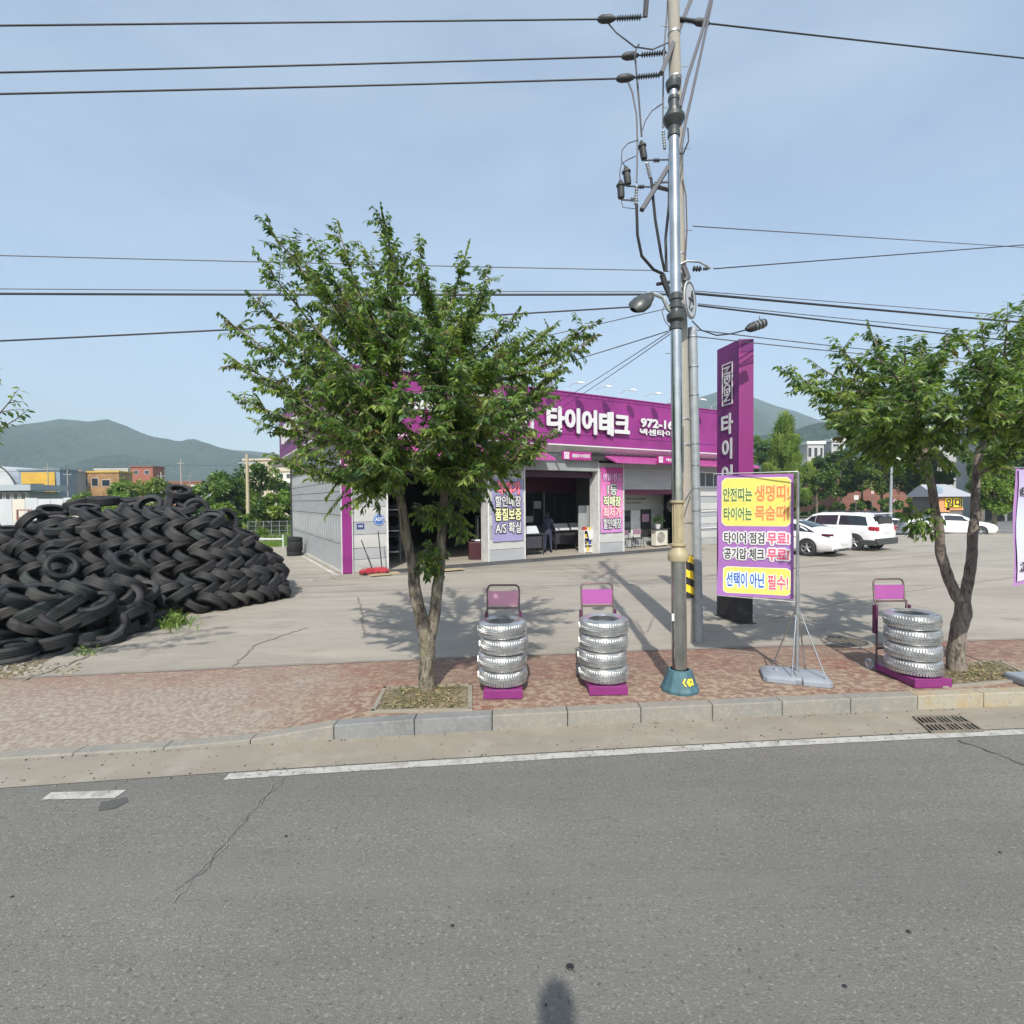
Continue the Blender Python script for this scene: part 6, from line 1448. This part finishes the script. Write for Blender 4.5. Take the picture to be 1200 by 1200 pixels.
# grey-blue canopy shed and yard wall
t = thing('shed', 'low grey canopy shed with dark openings at the far left', 'building', (PX(0,70), 73, 0))
MB().bb(PX(-60,70), PX(36,70), 70, 76, PZ(0,575,70), PZ(0,568,70)).build('roof', mat('canopy_grey', (.36,.40,.43), .6), t)
MB().bb(PX(-60,71), PX(34,71), 71, 76, 0, PZ(0,576,70)).build('wall', mat('canopy_wall', (.30,.31,.32), .7), t)
for k in range(6): bwin(t, PX(-20+k*9,71), PX(-14+k*9,71), 71, PZ(0,586,71), PZ(0,577,71))
t = thing('yard_wall', 'long pale sheet fence across the yard behind the left of the pile', 'fence', (PX(60,62), 62, 0))
for k in range(16):
    x = PX(-60,62) + k*(PX(180,62)-PX(-60,62))/16; MB().bb(x+.02, x+(PX(180,62)-PX(-60,62))/16-.02, 61.9, 62, 0, PZ(60,584.5 if k % 3 else 583.5,62)).build('fence_panel', wc_ if k % 5 else cr2, t)
MB().bb(PX(-80,58), PX(110,58), 57.9, 58.2, 0, .55).build('low_wall', wc_, t)
# small red framed trailer with white tank
t = thing('trailer', 'rusty red framed trailer standing in front of the pale fence', 'trailer', (PX(33,52), 52, 0)); rd = mat('rust_red_frame', (.28,.12,.10), .7)
for x in (PX(20,52), PX(33,52), PX(47,52)):
    for y in (52,53.6): MB().bb(x-.06, x+.06, y-.06, y+.06, .3, 2.0).build('post', rd, t)
for z in (.45,1.15,1.9):
    for y in (52,53.6): MB().bb(PX(20,52)-.1, PX(47,52)+.1, y-.05, y+.05, z, z+.12).build('rail', rd, t)
MB().bb(PX(20,52), PX(47,52), 52, 53.6, .55, .65).build('deck', M['blackish'], t)
for x in (PX(25,52), PX(42,52)): MB().lathe([(.0,-.1),(.33,-.1),(.36,0),(.33,.1),(.0,.1)], (x,51.9,.36), (0,1,0), 16).build('wheel', M['black'], t)
t = thing('hopper', 'white tapered hopper beside the red trailer', 'hopper', (PX(54,50), 50, 0)); 
MB().lathe([(.05,.35),(.25,.5),(1.0,1.9),(1.0,2.05),(.9,2.05)], (PX(54,50),50,0), ZV, 4).build('bin', wc_, t)
for a in range(4): MB().tube([(PX(54,50)+.6*cos(a*pi/2+.78),50+.6*sin(a*pi/2+.78),0),(PX(54,50)+.75*cos(a*pi/2+.78),50+.75*sin(a*pi/2+.78),1.5)], .05, 5).build('leg', M['trim'], t)
# beige apartment house behind shrubs
t = block('apartment_house', 'pale beige apartment house between the shrubs and the shop', 318, 352, 548, 95, 12, cr2, bc, wins=[(327,333,555,561),(336,341,555,561),(346,350,555,561),(327,333,568,574),(336,341,568,574)], th=.7)
MB().bb(PX(318,94), PX(352,94), 93.4, 94.9, PZ(330,566,94), PZ(330,563.5,94)).build('balcony_slab', M['trim'], t)
t = block('apartment_house', 'small beige block with lift tower just right of the wooden pole', 287, 318, 537.5, 100, 10, bc, bc, wins=[(296,300,543,548),(304,308,543,548)])
# poles
def upole(lab, px, pyt, Y, r, mt):
    x = PX(px, Y); zt = PZ(px, pyt, Y); t = thing('utility_pole', lab, 'utility pole', (x, Y, 0))
    MB().tube([(x,Y,0),(x,Y,zt)], [r, r*.7], 10).build('shaft', mt, t, smooth=True); MB().bb(x-.7, x+.7, Y-.06, Y+.06, zt-.8, zt-.68).build('crossarm', M['steel_dull'], t)
    for s in (-.6,0,.6): MB().lathe([(.0,0),(.06,0),(.08,.1),(.04,.2),(.0,.22)], (x+s,Y,zt-.68), ZV, 8).build('insulator', M['ceramic'], t)
upole('tan pole rising from the shrubs left of the shop wall', 290.5, 532, 44, .17, mat('tan_pole', (.42,.36,.24), .8))
upole('pale pole above the topmost tyre, right one of the close pair', 213, 538, 90, .16, M['pole_concrete'])
upole('thin pole at the left beside the yellow warehouse', 57, 543, 85, .10, M['pole_concrete']); upole('thin pole in front of the yellow corner pier', 80, 551, 85, .10, M['pole_concrete'])
upole('short thin pole left of the pale pole above the pile', 189.5, 553, 90, .14, M['pole_concrete']); upole('short thin pole right of the pale pole above the pile', 223, 553, 92, .10, M['pole_concrete'])
o = MB().tube([(PX(-100,88), 88, PZ(0,556,88)), (PX(213,90), 90, PZ(213,545,90)), (PX(400,92), 92, PZ(300,548,92))], .04, 5).build('overhead_wire', M['wire_grey']); tag(o, 'thin distant wire over the houses at the left', 'wire')
# mesh fence behind the building's grass
t = thing('mesh_fence', 'grey mesh fence below the shrubs left of the shop', 'fence', (PX(320,39), 39, 0)); mb = MB()
for k in range(12):
    x = PX(290,39)+k*.6; MB().tube([(x,39,0),(x,39,1.15)], .03, 6).build('post', M['steel_dull'], t)
for k in range(60): x = PX(290,39)+k*.12; mb.tube([(x,39,.05),(x,39,1.1)], .008, 4, cap=False)
for z in (.05,.4,.75,1.1): mb.tube([(PX(290,39),39,z),(PX(290,39)+6.7,39,z)], .012, 4, cap=False)
tag(mb.build('mesh', M['steel_dull'], t, fix=False), kind='stuff')
t = thing('timber_beam', 'weathered grey beam lying on the grass by the pile', 'beam', (PX(292,33), 33, ZS)); MB().bb(PX(278,33), PX(309,33), 32.9, 33.2, .0, .28).build('beam', mat('old_timber', (.26,.23,.17), .9), t, bev=.02)
t = thing('rail_bar', 'thin pale barrier bar on two short posts behind the pile', 'barrier', (PX(315,27), 27, 0)); MB().tube([(PX(299,27),27,.62),(PX(332,27),27,.62)], .05, 8).build('bar', wc_, t)
for px in (296.5, 331): MB().tube([(PX(px,27),27,.05),(PX(px,27),27,.85)], .05, 8).build('post', mat('pale_green_post', (.40,.52,.42), .6), t)
# grass blades strips left behind pile
gm = MB(); random.seed(77)
for i in range(9000):
    y = random.uniform(26, 46); x = PX(random.uniform(-30 if y > 34 else 282, 342), y); 
    l = random.uniform(.05,.22); a = random.uniform(0,6.28); gm.cur = random.choice((0,0,2,2,5)); gm.add([(x-.03*cos(a), y-.03*sin(a), 0), (x+.03*cos(a), y+.03*sin(a), 0), (x+.05*random.gauss(0,1), y, l)], [(0,1,2)])
tag(gm.build('meadow_grass', LM, fix=False), 'rough grass growing behind the pile and beside the shop', 'grass', kind='stuff')

# ------------------------------------------------------------------ cars
def lerp(a, b, t): return a+(b-a)*t
def car(lab, st, wheels, wr, tr_, paint, win_side, ws, rw, pos, rz, cat='car', name='parked_car', extras=None, rim=True):
    t = thing(name, lab, cat, (0,0,0))
    P = []
    for (x, hw, zl, zb, zt, ht) in st:
        half = [(0,zl),(hw*.86,zl),(hw*.97,zl+.10),(hw*1.0,lerp(zl,zb,.45)),(hw*1.0,lerp(zl,zb,.72)),(hw*.965,zb),(lerp(hw*.965,ht,.12),lerp(zb,zt,.12)),(lerp(hw*.965,ht,.88),lerp(zb,zt,.88)),(ht*.90,zt-.005),(ht*.5,zt+.02),(0,zt+.03)]
        P.append([Vector((x, y, z)) for y, z in half] + [Vector((x, -y, z)) for y, z in reversed(half[1:-1])])
    n = len(P[0]); mb = MB()
    for i in range(len(P)-1):
        for j in range(n): mb.add([P[i][j], P[i][(j+1) % n], P[i+1][(j+1) % n], P[i+1][j]], [(0,1,2,3)])
    mb.add(P[0], [tuple(range(n))]); mb.add(P[-1], [tuple(range(n))])
    me_o = mb.build('body', paint, t, smooth=True, ang=38)
    bm = bmesh.new(); bm.from_mesh(me_o.data); bmesh.ops.remove_doubles(bm, verts=bm.verts, dist=.0005); bmesh.ops.recalc_face_normals(bm, faces=bm.faces); bm.to_mesh(me_o.data); bm.free(); me_o.data.polygons.foreach_set('use_smooth', [True]*len(me_o.data.polygons)); me_o.data.set_sharp_from_angle(angle=radians(38))
    def at(i, s, k, u):   # side surface: i station (float), s side, between ring k and k+1
        i0 = min(len(P)-2, int(i)); f = i-i0; q = P[i0][k].lerp(P[i0][k+1], u).lerp(P[i0+1][k].lerp(P[i0+1][k+1], u), f); return Vector((q.x, q.y*s, q.z))
    def side_patch(name, i0, i1, u0, u1, k, mt, off=.006, cut0=0, cut1=0):
        for s in (1, -1):
            R_ = []
            for b in range(4):
                u = u0+(u1-u0)*b/3; ia = i0+cut0*b/3; ib = i1-cut1*b/3
                R_.append([at(ia+(ib-ia)*a/8, s, k, u) + Vector((0, s*off, off*.4)) for a in range(9)])
            MB().grid(R_).build(name, mt, t, smooth=True, ang=60)
    for (i0, i1, c0, c1) in win_side: side_patch('side_window', i0, i1, .06, .92, 6, M['glass_dark'], .008, c0, c1)
    def top_patch(name, i0, i1, mt, wfrac=.97):
        R_ = []
        for a in range(5):
            i = i0+(i1-i0)*a/4; k0 = min(len(P)-2, int(i)); f = i-k0; row_ = []
            pts_ = [P[k0][7].lerp(P[k0+1][7], f), P[k0][8].lerp(P[k0+1][8], f), P[k0][9].lerp(P[k0+1][9], f), P[k0][10].lerp(P[k0+1][10], f)]
            for p in pts_: row_.append(Vector((p.x, p.y*wfrac, p.z)))
            full = row_ + [Vector((p.x, -p.y, p.z)) for p in reversed(row_[:-1])]; R_.append(full)
        nn = (R_[4][3]-R_[0][3]).cross(Vector((0,1,0))).normalized(); nn = nn if nn.z > 0 else -nn
        MB().grid([[p + nn*.010 for p in r] for r in R_]).build(name, mt, t, smooth=True, ang=60)
    top_patch('windscreen', *ws, M['glass_dark']); top_patch('rear_window', *rw, M['glass_dark'])
    hwm = max(s_[1] for s_ in st)
    for wx in wheels:
        for s in (1, -1):
            ar = MB(); ar.lathe([(.0,.0),(wr+.055,.0)], (wx, s*(hwm-.012+.018), wr+.01), (0,s,0), 28); ar.build('wheel_arch', M['black'], t)
            wc = Vector((wx, s*(hwm-.10), wr))
            wh = MB().lathe([(wr*.62,.10),(wr*.66,.135),(wr*.92,.135),(wr,.10),(wr,-.10),(wr*.6,-.10)], wc, (0,s,0), 28).build('wheel', M['blackish'], t, smooth=True)
            MB().lathe([(.0,.06),(wr*.62,.06),(wr*.64,.12),(wr*.60,.13),(wr*.58,.09),(.0,.085)], wc, (0,s,0), 24).build('rim_dish', M['blackish'], wh)
            sp = MB()
            for k in range(5):
                a = k*2*pi/5+.3; sp.tube([wc+Vector((0,s*.115,0)), wc+Vector((cos(a)*wr*.6, s*.125, sin(a)*wr*.6))], [.045,.03], 6)
            sp.lathe([(wr*.57,.11),(wr*.65,.128),(wr*.65,.11)], wc, (0,s,0), 24)
            sp.build('rim', M['steel_dull'], wh)
    if extras: extras(t, P)
    t.location = pos; t.rotation_euler = (0,0,rz); return t
sedan = [(-2.42,.66,.42,.80,.98,.56),(-2.34,.82,.26,.86,1.06,.64),(-1.95,.90,.22,.93,1.12,.68),(-1.55,.92,.2,.95,1.17,.68),(-.75,.92,.19,.95,1.40,.58),(-.1,.92,.19,.94,1.45,.57),(.55,.92,.19,.93,1.40,.57),(1.30,.91,.2,.90,1.02,.68),(1.9,.88,.22,.82,.90,.66),(2.25,.80,.24,.70,.80,.6),(2.42,.64,.32,.58,.68,.5)]
suv = [(-2.30,.72,.50,.95,1.02,.66),(-2.27,.86,.34,.98,1.10,.72),(-2.20,.91,.28,1.02,1.28,.73),(-1.95,.93,.27,1.04,1.60,.66),(-1.5,.94,.26,1.04,1.68,.66),(-.6,.94,.25,1.03,1.71,.66),(.3,.94,.25,1.02,1.68,.65),(.62,.94,.25,1.01,1.60,.66),(1.35,.93,.26,.99,1.10,.72),(1.9,.90,.28,.90,1.0,.70),(2.2,.82,.3,.78,.9,.62),(2.32,.66,.4,.66,.78,.5)]
def ex_suv(t, P):
    dk = mat('bumper_grey', (.05,.055,.055), .6)
    MB().prism([(-.86,.30),(.86,.30),(.92,.42),(.90,.58),(-.90,.58),(-.92,.42)], (-2.36,0,0), (0,1,0), (0,0,1), (1,0,0), .14).build('rear_bumper', dk, t, bev=.03)
    for s in (-1, 1):
        MB().box((-1.3, s*.945, .40), (1.9,.03,.22)).build('sill_cladding', dk, t, bev=.01)
        MB().box((-2.25, s*.76, 1.0), (.12,.22,.20)).build('tail_light', mat('tail_red', (.38,.02,.03), .25), t, bev=.03); MB().box((-2.10, s*.885, 1.02), (.26,.08,.18)).build('tail_light_side', mat('tail_red_b', (.38,.02,.03), .25), t, bev=.03)
        MB().tube([(-1.7,s*.60,1.72),(-1.6,s*.60,1.75),(.1,s*.60,1.76),(.25,s*.60,1.71)], .018, 6).build('roof_rail', M['blackish'], t)
        MB().box((.95, s*1.0, 1.06), (.14,.20,.14)).build('door_mirror', M['car_white'], t, bev=.03)
        for x in (-.75,.35): MB().box((x, s*.955, .86), (.16,.02,.03)).build('door_handle', M['trim'], t)
    MB().bb(-2.322,-2.31,-.26,.26,.80,.93).build('number_plate', M['white'], t); MB().bb(-2.30,-1.95,-.5,.5,1.66,1.70).build('roof_spoiler', M['car_white'], t, bev=.015)
    MB().prism([(-.62,1.13),(.62,1.13),(.56,1.52),(-.56,1.52)], (-2.235,0,0), (0,1,0), (0,0,1), (1,0,0), .1).build('tailgate_glass', M['glass_dark'], t)
    MB().bb(-1.1,.1,-.42,.42,1.722,1.735).build('sunroof', M['glass_dark'], t)
def ex_sedan(t, P):
    for s in (-1, 1):
        MB().box((-2.31, s*.62, .90), (.10,.36,.10)).build('tail_light', mat('tail_dark', (.10,.01,.02), .2), t, bev=.02); MB().box((-2.13, s*.845, .90), (.34,.06,.10)).build('tail_light_side', mat('tail_dark_b', (.08,.01,.02), .2), t, bev=.02)
        MB().lathe([(.03,0),(.05,0),(.05,.08),(.03,.08)], (-2.44, s*.5, .27), (1,0,0), 12, closed=True).build('exhaust_tip', M['steel'], t)
        MB().box((.85, s*.99, .98), (.14,.18,.12)).build('door_mirror', M['car_white'], t, bev=.03)
    MB().bb(-2.45,-2.44,-.26,.26,.50,.62).build('number_plate', M['white'], t); MB().bb(-2.40,-2.33,-.7,.7,.24,.33).build('diffuser', M['blackish'], t)
def ex_front(t, P):
    for s in (-1, 1):
        MB().box((2.22, s*.62, .66), (.16,.30,.12)).build('headlight', M['steel'], t, bev=.03); MB().box((.95, s*.99, .98), (.14,.18,.12)).build('door_mirror', M['car_white'] if 'white' in t['label'] else M['car_dark'], t, bev=.03)
    MB().bb(2.40,2.425,-.35,.35,.34,.50).build('grille', M['black'], t); MB().bb(2.43,2.44,-.26,.26,.36,.47).build('number_plate', M['white'], t)
# white sedan: rear to the right, half hidden by the banner; its bottom at (945..1000, 648)
def ground_at(px, py): return G(px, py, ZS)
rzc = radians(180-8)
q1 = ground_at(946, 651); q2 = ground_at(1010, 645.5)
sed_dir = radians(196)
def heading_pos(px, py, dist, hd): p = ground_at(px, py); return p + Vector((cos(hd), sin(hd), 0))*dist
h1 = radians(122)
pw = ground_at(947, 651.5); sdx = Vector((cos(h1), sin(h1), 0)); sdy = Vector((-sin(h1), cos(h1), 0))
# rear-left or rear-right wheel nearest the camera touches the ground there
side = 1 if sdy.dot(Vector((0,-1,0))) > 0 else -1
car('white coupe with dark windows, half hidden behind the purple and yellow banner', sedan, (-1.42,1.45), .34, 0, M['car_white'], [(2.6,4.55,.8,0),(4.65,7.0,0,.9)], (6.1,6.95), (3.05,3.95), pw + sdx*1.42 - sdy*side*.82, h1, extras=ex_sedan)
h2 = radians(120)
pw = ground_at(1002, 645); sdx = Vector((cos(h2), sin(h2), 0)); sdy = Vector((-sin(h2), cos(h2), 0)); side = 1 if sdy.dot(Vector((0,-1,0))) > 0 else -1
car('white sport utility car with red tail lamp and dark bumper beside the coupe', suv, (-1.40,1.35), .36, 0, M['car_white'], [(3.05,4.9,.35,0),(4.98,6.3,0,0),(6.36,7.9,0,.85)], (7.1,7.92), (2.2,2.8), pw + sdx*1.40 - sdy*side*.84, h2, extras=ex_suv)
pd = G(1047, 621, 0); car('dark blue car parked behind the white sport utility car', sedan, (-1.42,1.45), .33, 0, M['car_dark'], [(2.6,4.55,.8,0),(4.65,7.0,0,.9)], (6.1,6.95), (3.05,3.95), Vector((pd.x-.8, pd.y+1.2, 0)), radians(-28), extras=ex_front)
pe = G(1124, 629, 0); car('white saloon car in the street facing right, behind the right tree trunk', sedan, (-1.42,1.45), .33, 0, M['car_white'], [(2.6,4.55,.8,0),(4.65,7.0,0,.9)], (6.1,6.95), (3.05,3.95), Vector((pe.x, pe.y+1.0, 0)), radians(-22), extras=ex_front)

# ------------------------------------------------------------------ right background
# street beyond the lot, with kerb and verge
R0, R1, R2, R3 = G(886,628), G(1300,660), G(1300,612), G(886,606)
tag(MB().add([(R0.x-6,R0.y+6,.03),(70,19,.03),(140,60,.03),(60,95,.03),(R3.x-20,R3.y+2,.03),(6,60,.03)], [(0,1,2,3,4,5)]).build('side_road', layered('side_road_asphalt', (.16,.16,.155), .9, [((.22,.215,.2), .4, .45, .7, .7), ((.1,.1,.1), 2, .5, .7, .5)])), kind='structure')
for k, (pa, pb, wd_r) in enumerate([((1148,621),(1230,624),.25),((1148,640),(1240,645),.3),((1150,633),(1240,636),.2),((1065,634),(1148,645),.25),((886,609),(1000,611),.2)]):
    a, b = G(*pa, .05), G(*pb, .05); d = (b-a).normalized(); n_ = Vector((-d.y, d.x, 0))*wd_r
    tag(MB().add([a-n_, b-n_, b+n_, a+n_], [(0,1,2,3)]).build('lane_marking', M['white_worn']), kind='structure')
# verge with hedges
vg = MB(); a, b = G(880,605), G(1120,612.5)
tag(MB().add([(a.x-5,a.y,.16),(b.x+4,b.y,.16),(b.x+30,b.y+60,.16),(a.x-5,a.y+90,.16)], [(0,1,2,3)]).build('verge', M['grass']), kind='structure')
random.seed(15)
for k, (px, py, h, r, lab) in enumerate([(945,604,2.0,2.6,'low hedge bush at the verge left of the sign posts'),(975,604.5,1.7,2.6,'low hedge bush under the small trees on the verge'),(1008,605,1.9,2.4,'low hedge bush behind the dark car on the verge'),(1040,606,2.0,2.6,'low hedge bush behind the grey lamp post'),(1070,608,2.1,2.4,'low hedge bush left of the white kiosk')]):
    bs_ = G(px, py, .1); bush_tree('hedge_bush', lab, 'bush', bs_, h, r, 90+k, [30,20,30,0,5,15], 1, 1300, 0, 'low', 'hedge bushes on the verge', sz=.2)
for k, (px, pyb, pyt, rpx, shape, lab, pal) in enumerate([
    (918,604,484,27,'cone','tall bright yellow-green conifer right of the pylon sign',[4,0,56,0,0,40]),
    (889,605,512,15,'round','dark tree half hidden by the pylon sign',[30,40,5,0,20,5]),
    (957,606,541,19,'round','small dark tree right of the banner pole on the verge',[30,35,12,0,13,10]),
    (985,605,531,20,'round','second small dark tree on the verge, above the dark car',[25,45,5,0,20,5]),
    (1010,604,512,20,'round','third small tree on the verge, left of the lamp post',[25,40,10,0,20,5]),
    (1033,606,518,21,'round','small tree just left of the grey lamp post',[30,30,20,0,10,10]),
    (1066,606,512,24,'round','verge tree between the lamp post and the tree trunk',[20,35,10,15,15,5]),
    (1100,606,505,26,'round','broad tree behind the white kiosk roof',[25,35,15,0,15,10]),
    (1165,627,548,24,'round','bright street tree right of the white saloon',[20,8,40,0,0,32]),
    (1150,612,505,26,'round','tall tree in front of the shop signs at the right',[25,30,20,0,10,15]),
    (1195,612,500,26,'round','tree at the right edge above the lilac banner',[25,35,20,0,10,10])]):
    bs_ = G(px, pyb, .05); Y = bs_.y
    if shape == 'cone': bs_ = Vector((PX(px,62), 62, 0)); Y = 62
    h = PZ(px, pyt, Y); r = rpx/600*Y
    bush_tree('background_tree', lab, 'tree', bs_, h, r, 120+k, pal, 1, 8000 if shape == 'cone' else 3600, .10 if shape == 'cone' else .34, shape, 'trees along the side road', sz=r*.055 if shape == 'cone' else r*.075, tr=.16)
# brick building and others
Yb_ = 78
t = thing('brick_building', 'long red-brown brick building behind the verge trees', 'building', (PX(1040,Yb_), Yb_+6, 0))
MB().bb(PX(975,Yb_), PX(1092,Yb_), Yb_, Yb_+12, 0, PZ(1040,541,Yb_)).build('wall', layered('brick_wall', (.23,.10,.075), .9, [((.30,.14,.10), 1.2, .45, .7, .6)]), t)
MB().bb(PX(975,Yb_)-.3, PX(1092,Yb_)+.3, Yb_-.3, Yb_+12.3, PZ(1040,541,Yb_), PZ(1040,538,Yb_)).build('parapet', M['trim'], t)
for k in range(7): bwin(t, PX(984+k*15,Yb_), PX(991+k*15,Yb_), Yb_, PZ(1000,572,Yb_), PZ(1000,553,Yb_))
for z in range(9): MB().bb(PX(975,Yb_), PX(1092,Yb_), Yb_-.03, Yb_-.002, 1.0+z*.85, 1.04+z*.85).build('brick_course', M['trim'] if 0 else mat('mortar_course', (.30,.24,.2), .9), t)
def houseblk(lab, px0, px1, pyt, Y, col, wins):
    return block('house', lab, px0, px1, pyt, Y, 10, col, M['trim'], wins, th=.5)
houseblk('white house with grey bay window right of the bright conifer', 946, 965, 517, 88, wh_, [(946,951,524,536),(953,958,524,536),(960,964,524,536)])
houseblk('white balcony block behind the small verge trees', 974, 990, 514, 92, wh_, [(975,983,520,524),(975,983,528,532)])
houseblk('pale block glimpsed through the right tree crown', 1080, 1128, 500, 85, wh_, [(1088,1096,508,520),(1104,1112,508,520)])
# right shop with upper glazing and sign band
Ys = 52; x0, x1 = PX(1146,Ys), PX(1300,Ys)
t = thing('shop_building', 'grey two storey shop building with colour sign band at the right edge', 'building', ((x0+x1)/2, Ys+6, 0))
MB().bb(x0, x1, Ys, Ys+2.6, 0, PZ(1170,478,Ys)).build('wall', gy, t)
MB().bb(x0-.4, x1+.4, Ys-.5, Ys+2.9, PZ(1170,478,Ys), PZ(1170,473,Ys)).build('roof', M['trim'], t)
for k in range(9): bwin(t, PX(1150+k*16,Ys), PX(1164+k*16,Ys), Ys, PZ(1170,521,Ys), PZ(1170,490,Ys), mat('sky_glass', (.20,.25,.30), .1, 0, spec=.8))
MB().bb(x0+.1, x1, Ys-.35, Ys-.1, 0, PZ(1170,540,Ys)).build('dark_shopfront', M['black'], t)
for k in range(4): MB().bb(PX(1152+k*13,Ys-.5), PX(1154.5+k*13,Ys-.5), Ys-.5, Ys-.36, 0, PZ(1170,540,Ys)).build('mullion', M['steel_dull'], t)
sb = MB().bb(PX(1167,Ys-.6), x1, Ys-.8, Ys-.4, PZ(1170,539,Ys), PZ(1170,526,Ys)).build('sign_band', mat('sign_black', (.03,.02,.02), .5), t)
zc_ = PZ(1180,532.5,Ys-.8)
MB().bb(PX(1168,Ys-.8), PX(1178,Ys-.8), Ys-.83, Ys-.81, zc_-.45, zc_+.45).build('sign_panel', mat('sign_orange', (.75,.16,.03), .5), sb); MB().bb(PX(1178.2,Ys-.8), PX(1187,Ys-.8), Ys-.83, Ys-.81, zc_-.35, zc_+.35).build('sign_panel', M['yellow'], sb)
lettering('가나', M['white'], sb, (PX(1197,Ys-.8), Ys-.83, zc_), (1,0,0), ZV, 1.0, .6, .02, .03) if 0 else lettering('가', M['white'], sb, (PX(1195,Ys-.8), Ys-.83, zc_), (1,0,0), ZV, .75, .75, .02, .03)
# kiosk with the letting notice
Yk = 47; t = thing('kiosk', 'small white roofed kiosk with an orange and yellow notice reading 임대', 'kiosk', (PX(1112,Yk), Yk+2, 0))
xk0, xk1 = PX(1099,Yk), PX(1128,Yk)
MB().bb(xk0, xk1, Yk, Yk+3, 0, PZ(1110,582,Yk)).build('wall', mat('kiosk_wall', (.16,.14,.13), .8), t)
za, zb2 = PZ(1110,582,Yk), PZ(1110,567,Yk)
MB().add([(xk0-.5,Yk-.5,za),(xk1+.9,Yk-.5,za),(xk1-.3,Yk+1.5,zb2),(xk0-.5,Yk+1.5,zb2),(xk0-.5,Yk+3.3,za),(xk1+.9,Yk+3.3,za)], [(0,1,2,3),(3,2,5,4),(0,3,4),(1,5,2),(0,4,5,1)]).build('roof', mat('kiosk_roof', (.36,.375,.40), .6), t)
MB().bb(PX(1099.5,Yk), PX(1112,Yk), Yk-.1, Yk-.02, PZ(1110,600,Yk), PZ(1110,583,Yk)).build('notice_left', mat('notice_orange', (.62,.30,.14), .7), t)
MB().bb(PX(1108,Yk), PX(1128,Yk), Yk-.1, Yk-.02, PZ(1110,598,Yk), PZ(1110,595,Yk)).build('notice_strip', mat('notice_orange_b', (.62,.30,.14), .7), t)
ny = MB().bb(PX(1108,Yk-.2), PX(1128,Yk-.2), Yk-.2, Yk-.11, PZ(1110,594.5,Yk), PZ(1110,583.5,Yk)).build('notice_right', M['yellow'], t)
lettering('임대', M['ink'], ny, (PX(1118,Yk-.2), Yk-.22, PZ(1118,589,Yk)), (1,0,0), ZV, 1.45, .75, .02, .03)
MB().lathe([(.0,.0),(.38,.0),(.38,.05),(.0,.05)], (PX(1108,Yk-.6), Yk+.2, PZ(1108,574,Yk)), (0,-1,.5), 20).build('roof_emblem', bg_, t)
# lamp post with globe, sign posts
p = G(1043, 626, 0.02); Y = p.y; t = thing('lamp_post', 'slim grey lamp post standing right of the white sport utility car', 'lamp post', p)
MB().tube([p, D(1045,535,Y)], [.11,.07], 12).build('post', M['conduit'], t, smooth=True); MB().lathe([(.0,0),(.22,0),(.22,.25),(.12,.4),(.1,.4)], p, ZV, 12).build('foot', M['conduit'], t)
g_ = D(1051.5,538,Y); MB().tube([D(1045,538,Y), g_], .03, 6).build('arm', M['conduit'], t); MB().lathe([(.0,-.2),(.14,-.14),(.2,0),(.14,.14),(.0,.2)], g_, ZV, 14).build('globe', M['white'], t, smooth=True, ang=180)
def sp(lab, px, pyb, pyt, s=.3, col=None, round_=False):
    p = G(px, pyb, .05); Y = p.y; tp = D(px, pyt, Y); t = thing('sign_post', lab, 'sign post', p); MB().tube([p, tp], .04, 6).build('post', M['steel_dull'], t)
    if round_: MB().lathe([(.0,0),(s,0),(s,.03),(.0,.03)], tp+Vector((0,-.06,0)), (0,-1,0), 16).build('sign_plate', col or M['panel_pink'], t)
    else: MB().bb(tp.x-s, tp.x+s, Y-.08, Y-.05, tp.z-s, tp.z+s).build('sign_plate', col or M['white'], t)
sp('small square pale sign on a post on the verge, leftmost of the sign posts', 1003, 607, 583, .28); sp('small round pink sign on a post right of the lamp post', 1048, 608, 587, .24, None, True); sp('small sign on a post left of the round pink one', 1022, 607, 577, .18, mat('sign_pinkish', (.6,.45,.42), .6)); sp('small pale sign on a post at the end of the verge', 1069, 608, 588, .18, None, True)

# the survey camera's own mast: it stands behind the lens and throws the round shadow at the bottom of the photograph
t = thing('camera_mast', 'survey camera mast on the road whose round-topped shadow shows at the bottom', 'camera mast', (.03, -.45, 0))
MB().tube([(.03,-.45,0),(.03,-.45,2.2)], .035, 10).build('pole', M['black'], t, smooth=True)
MB().lathe([(.0,-.15),(.06,-.13),(.09,-.04),(.095,.04),(.06,.12),(.0,.14)], (.03,-.34,2.78), ZV, 20).build('camera_head', M['black'], t, smooth=True)
MB().tube([(.03,-.45,2.15),(.03,-.40,2.45),(.03,-.34,2.69)], .03, 8).build('neck', M['black'], t)
# ------------------------------------------------------------------ air
hz_ = MB().bb(-2700, 2700, -380, 2300, -1.2, 420).build('haze', None or mat('haze_air', (1,1,1)))
hm = hz_.data.materials[0]; nn_ = hm.node_tree; nn_.nodes.remove(nn_.nodes['Principled BSDF'])
pv = nn_.nodes.new('ShaderNodeVolumePrincipled'); pv.inputs['Color'].default_value = (.72,.88,.98,1); pv.inputs['Density'].default_value = .00045; pv.inputs['Anisotropy'].default_value = .0
nn_.links.new(pv.outputs[0], nn_.nodes['Material Output'].inputs['Volume']); tag(hz_, kind='stuff')
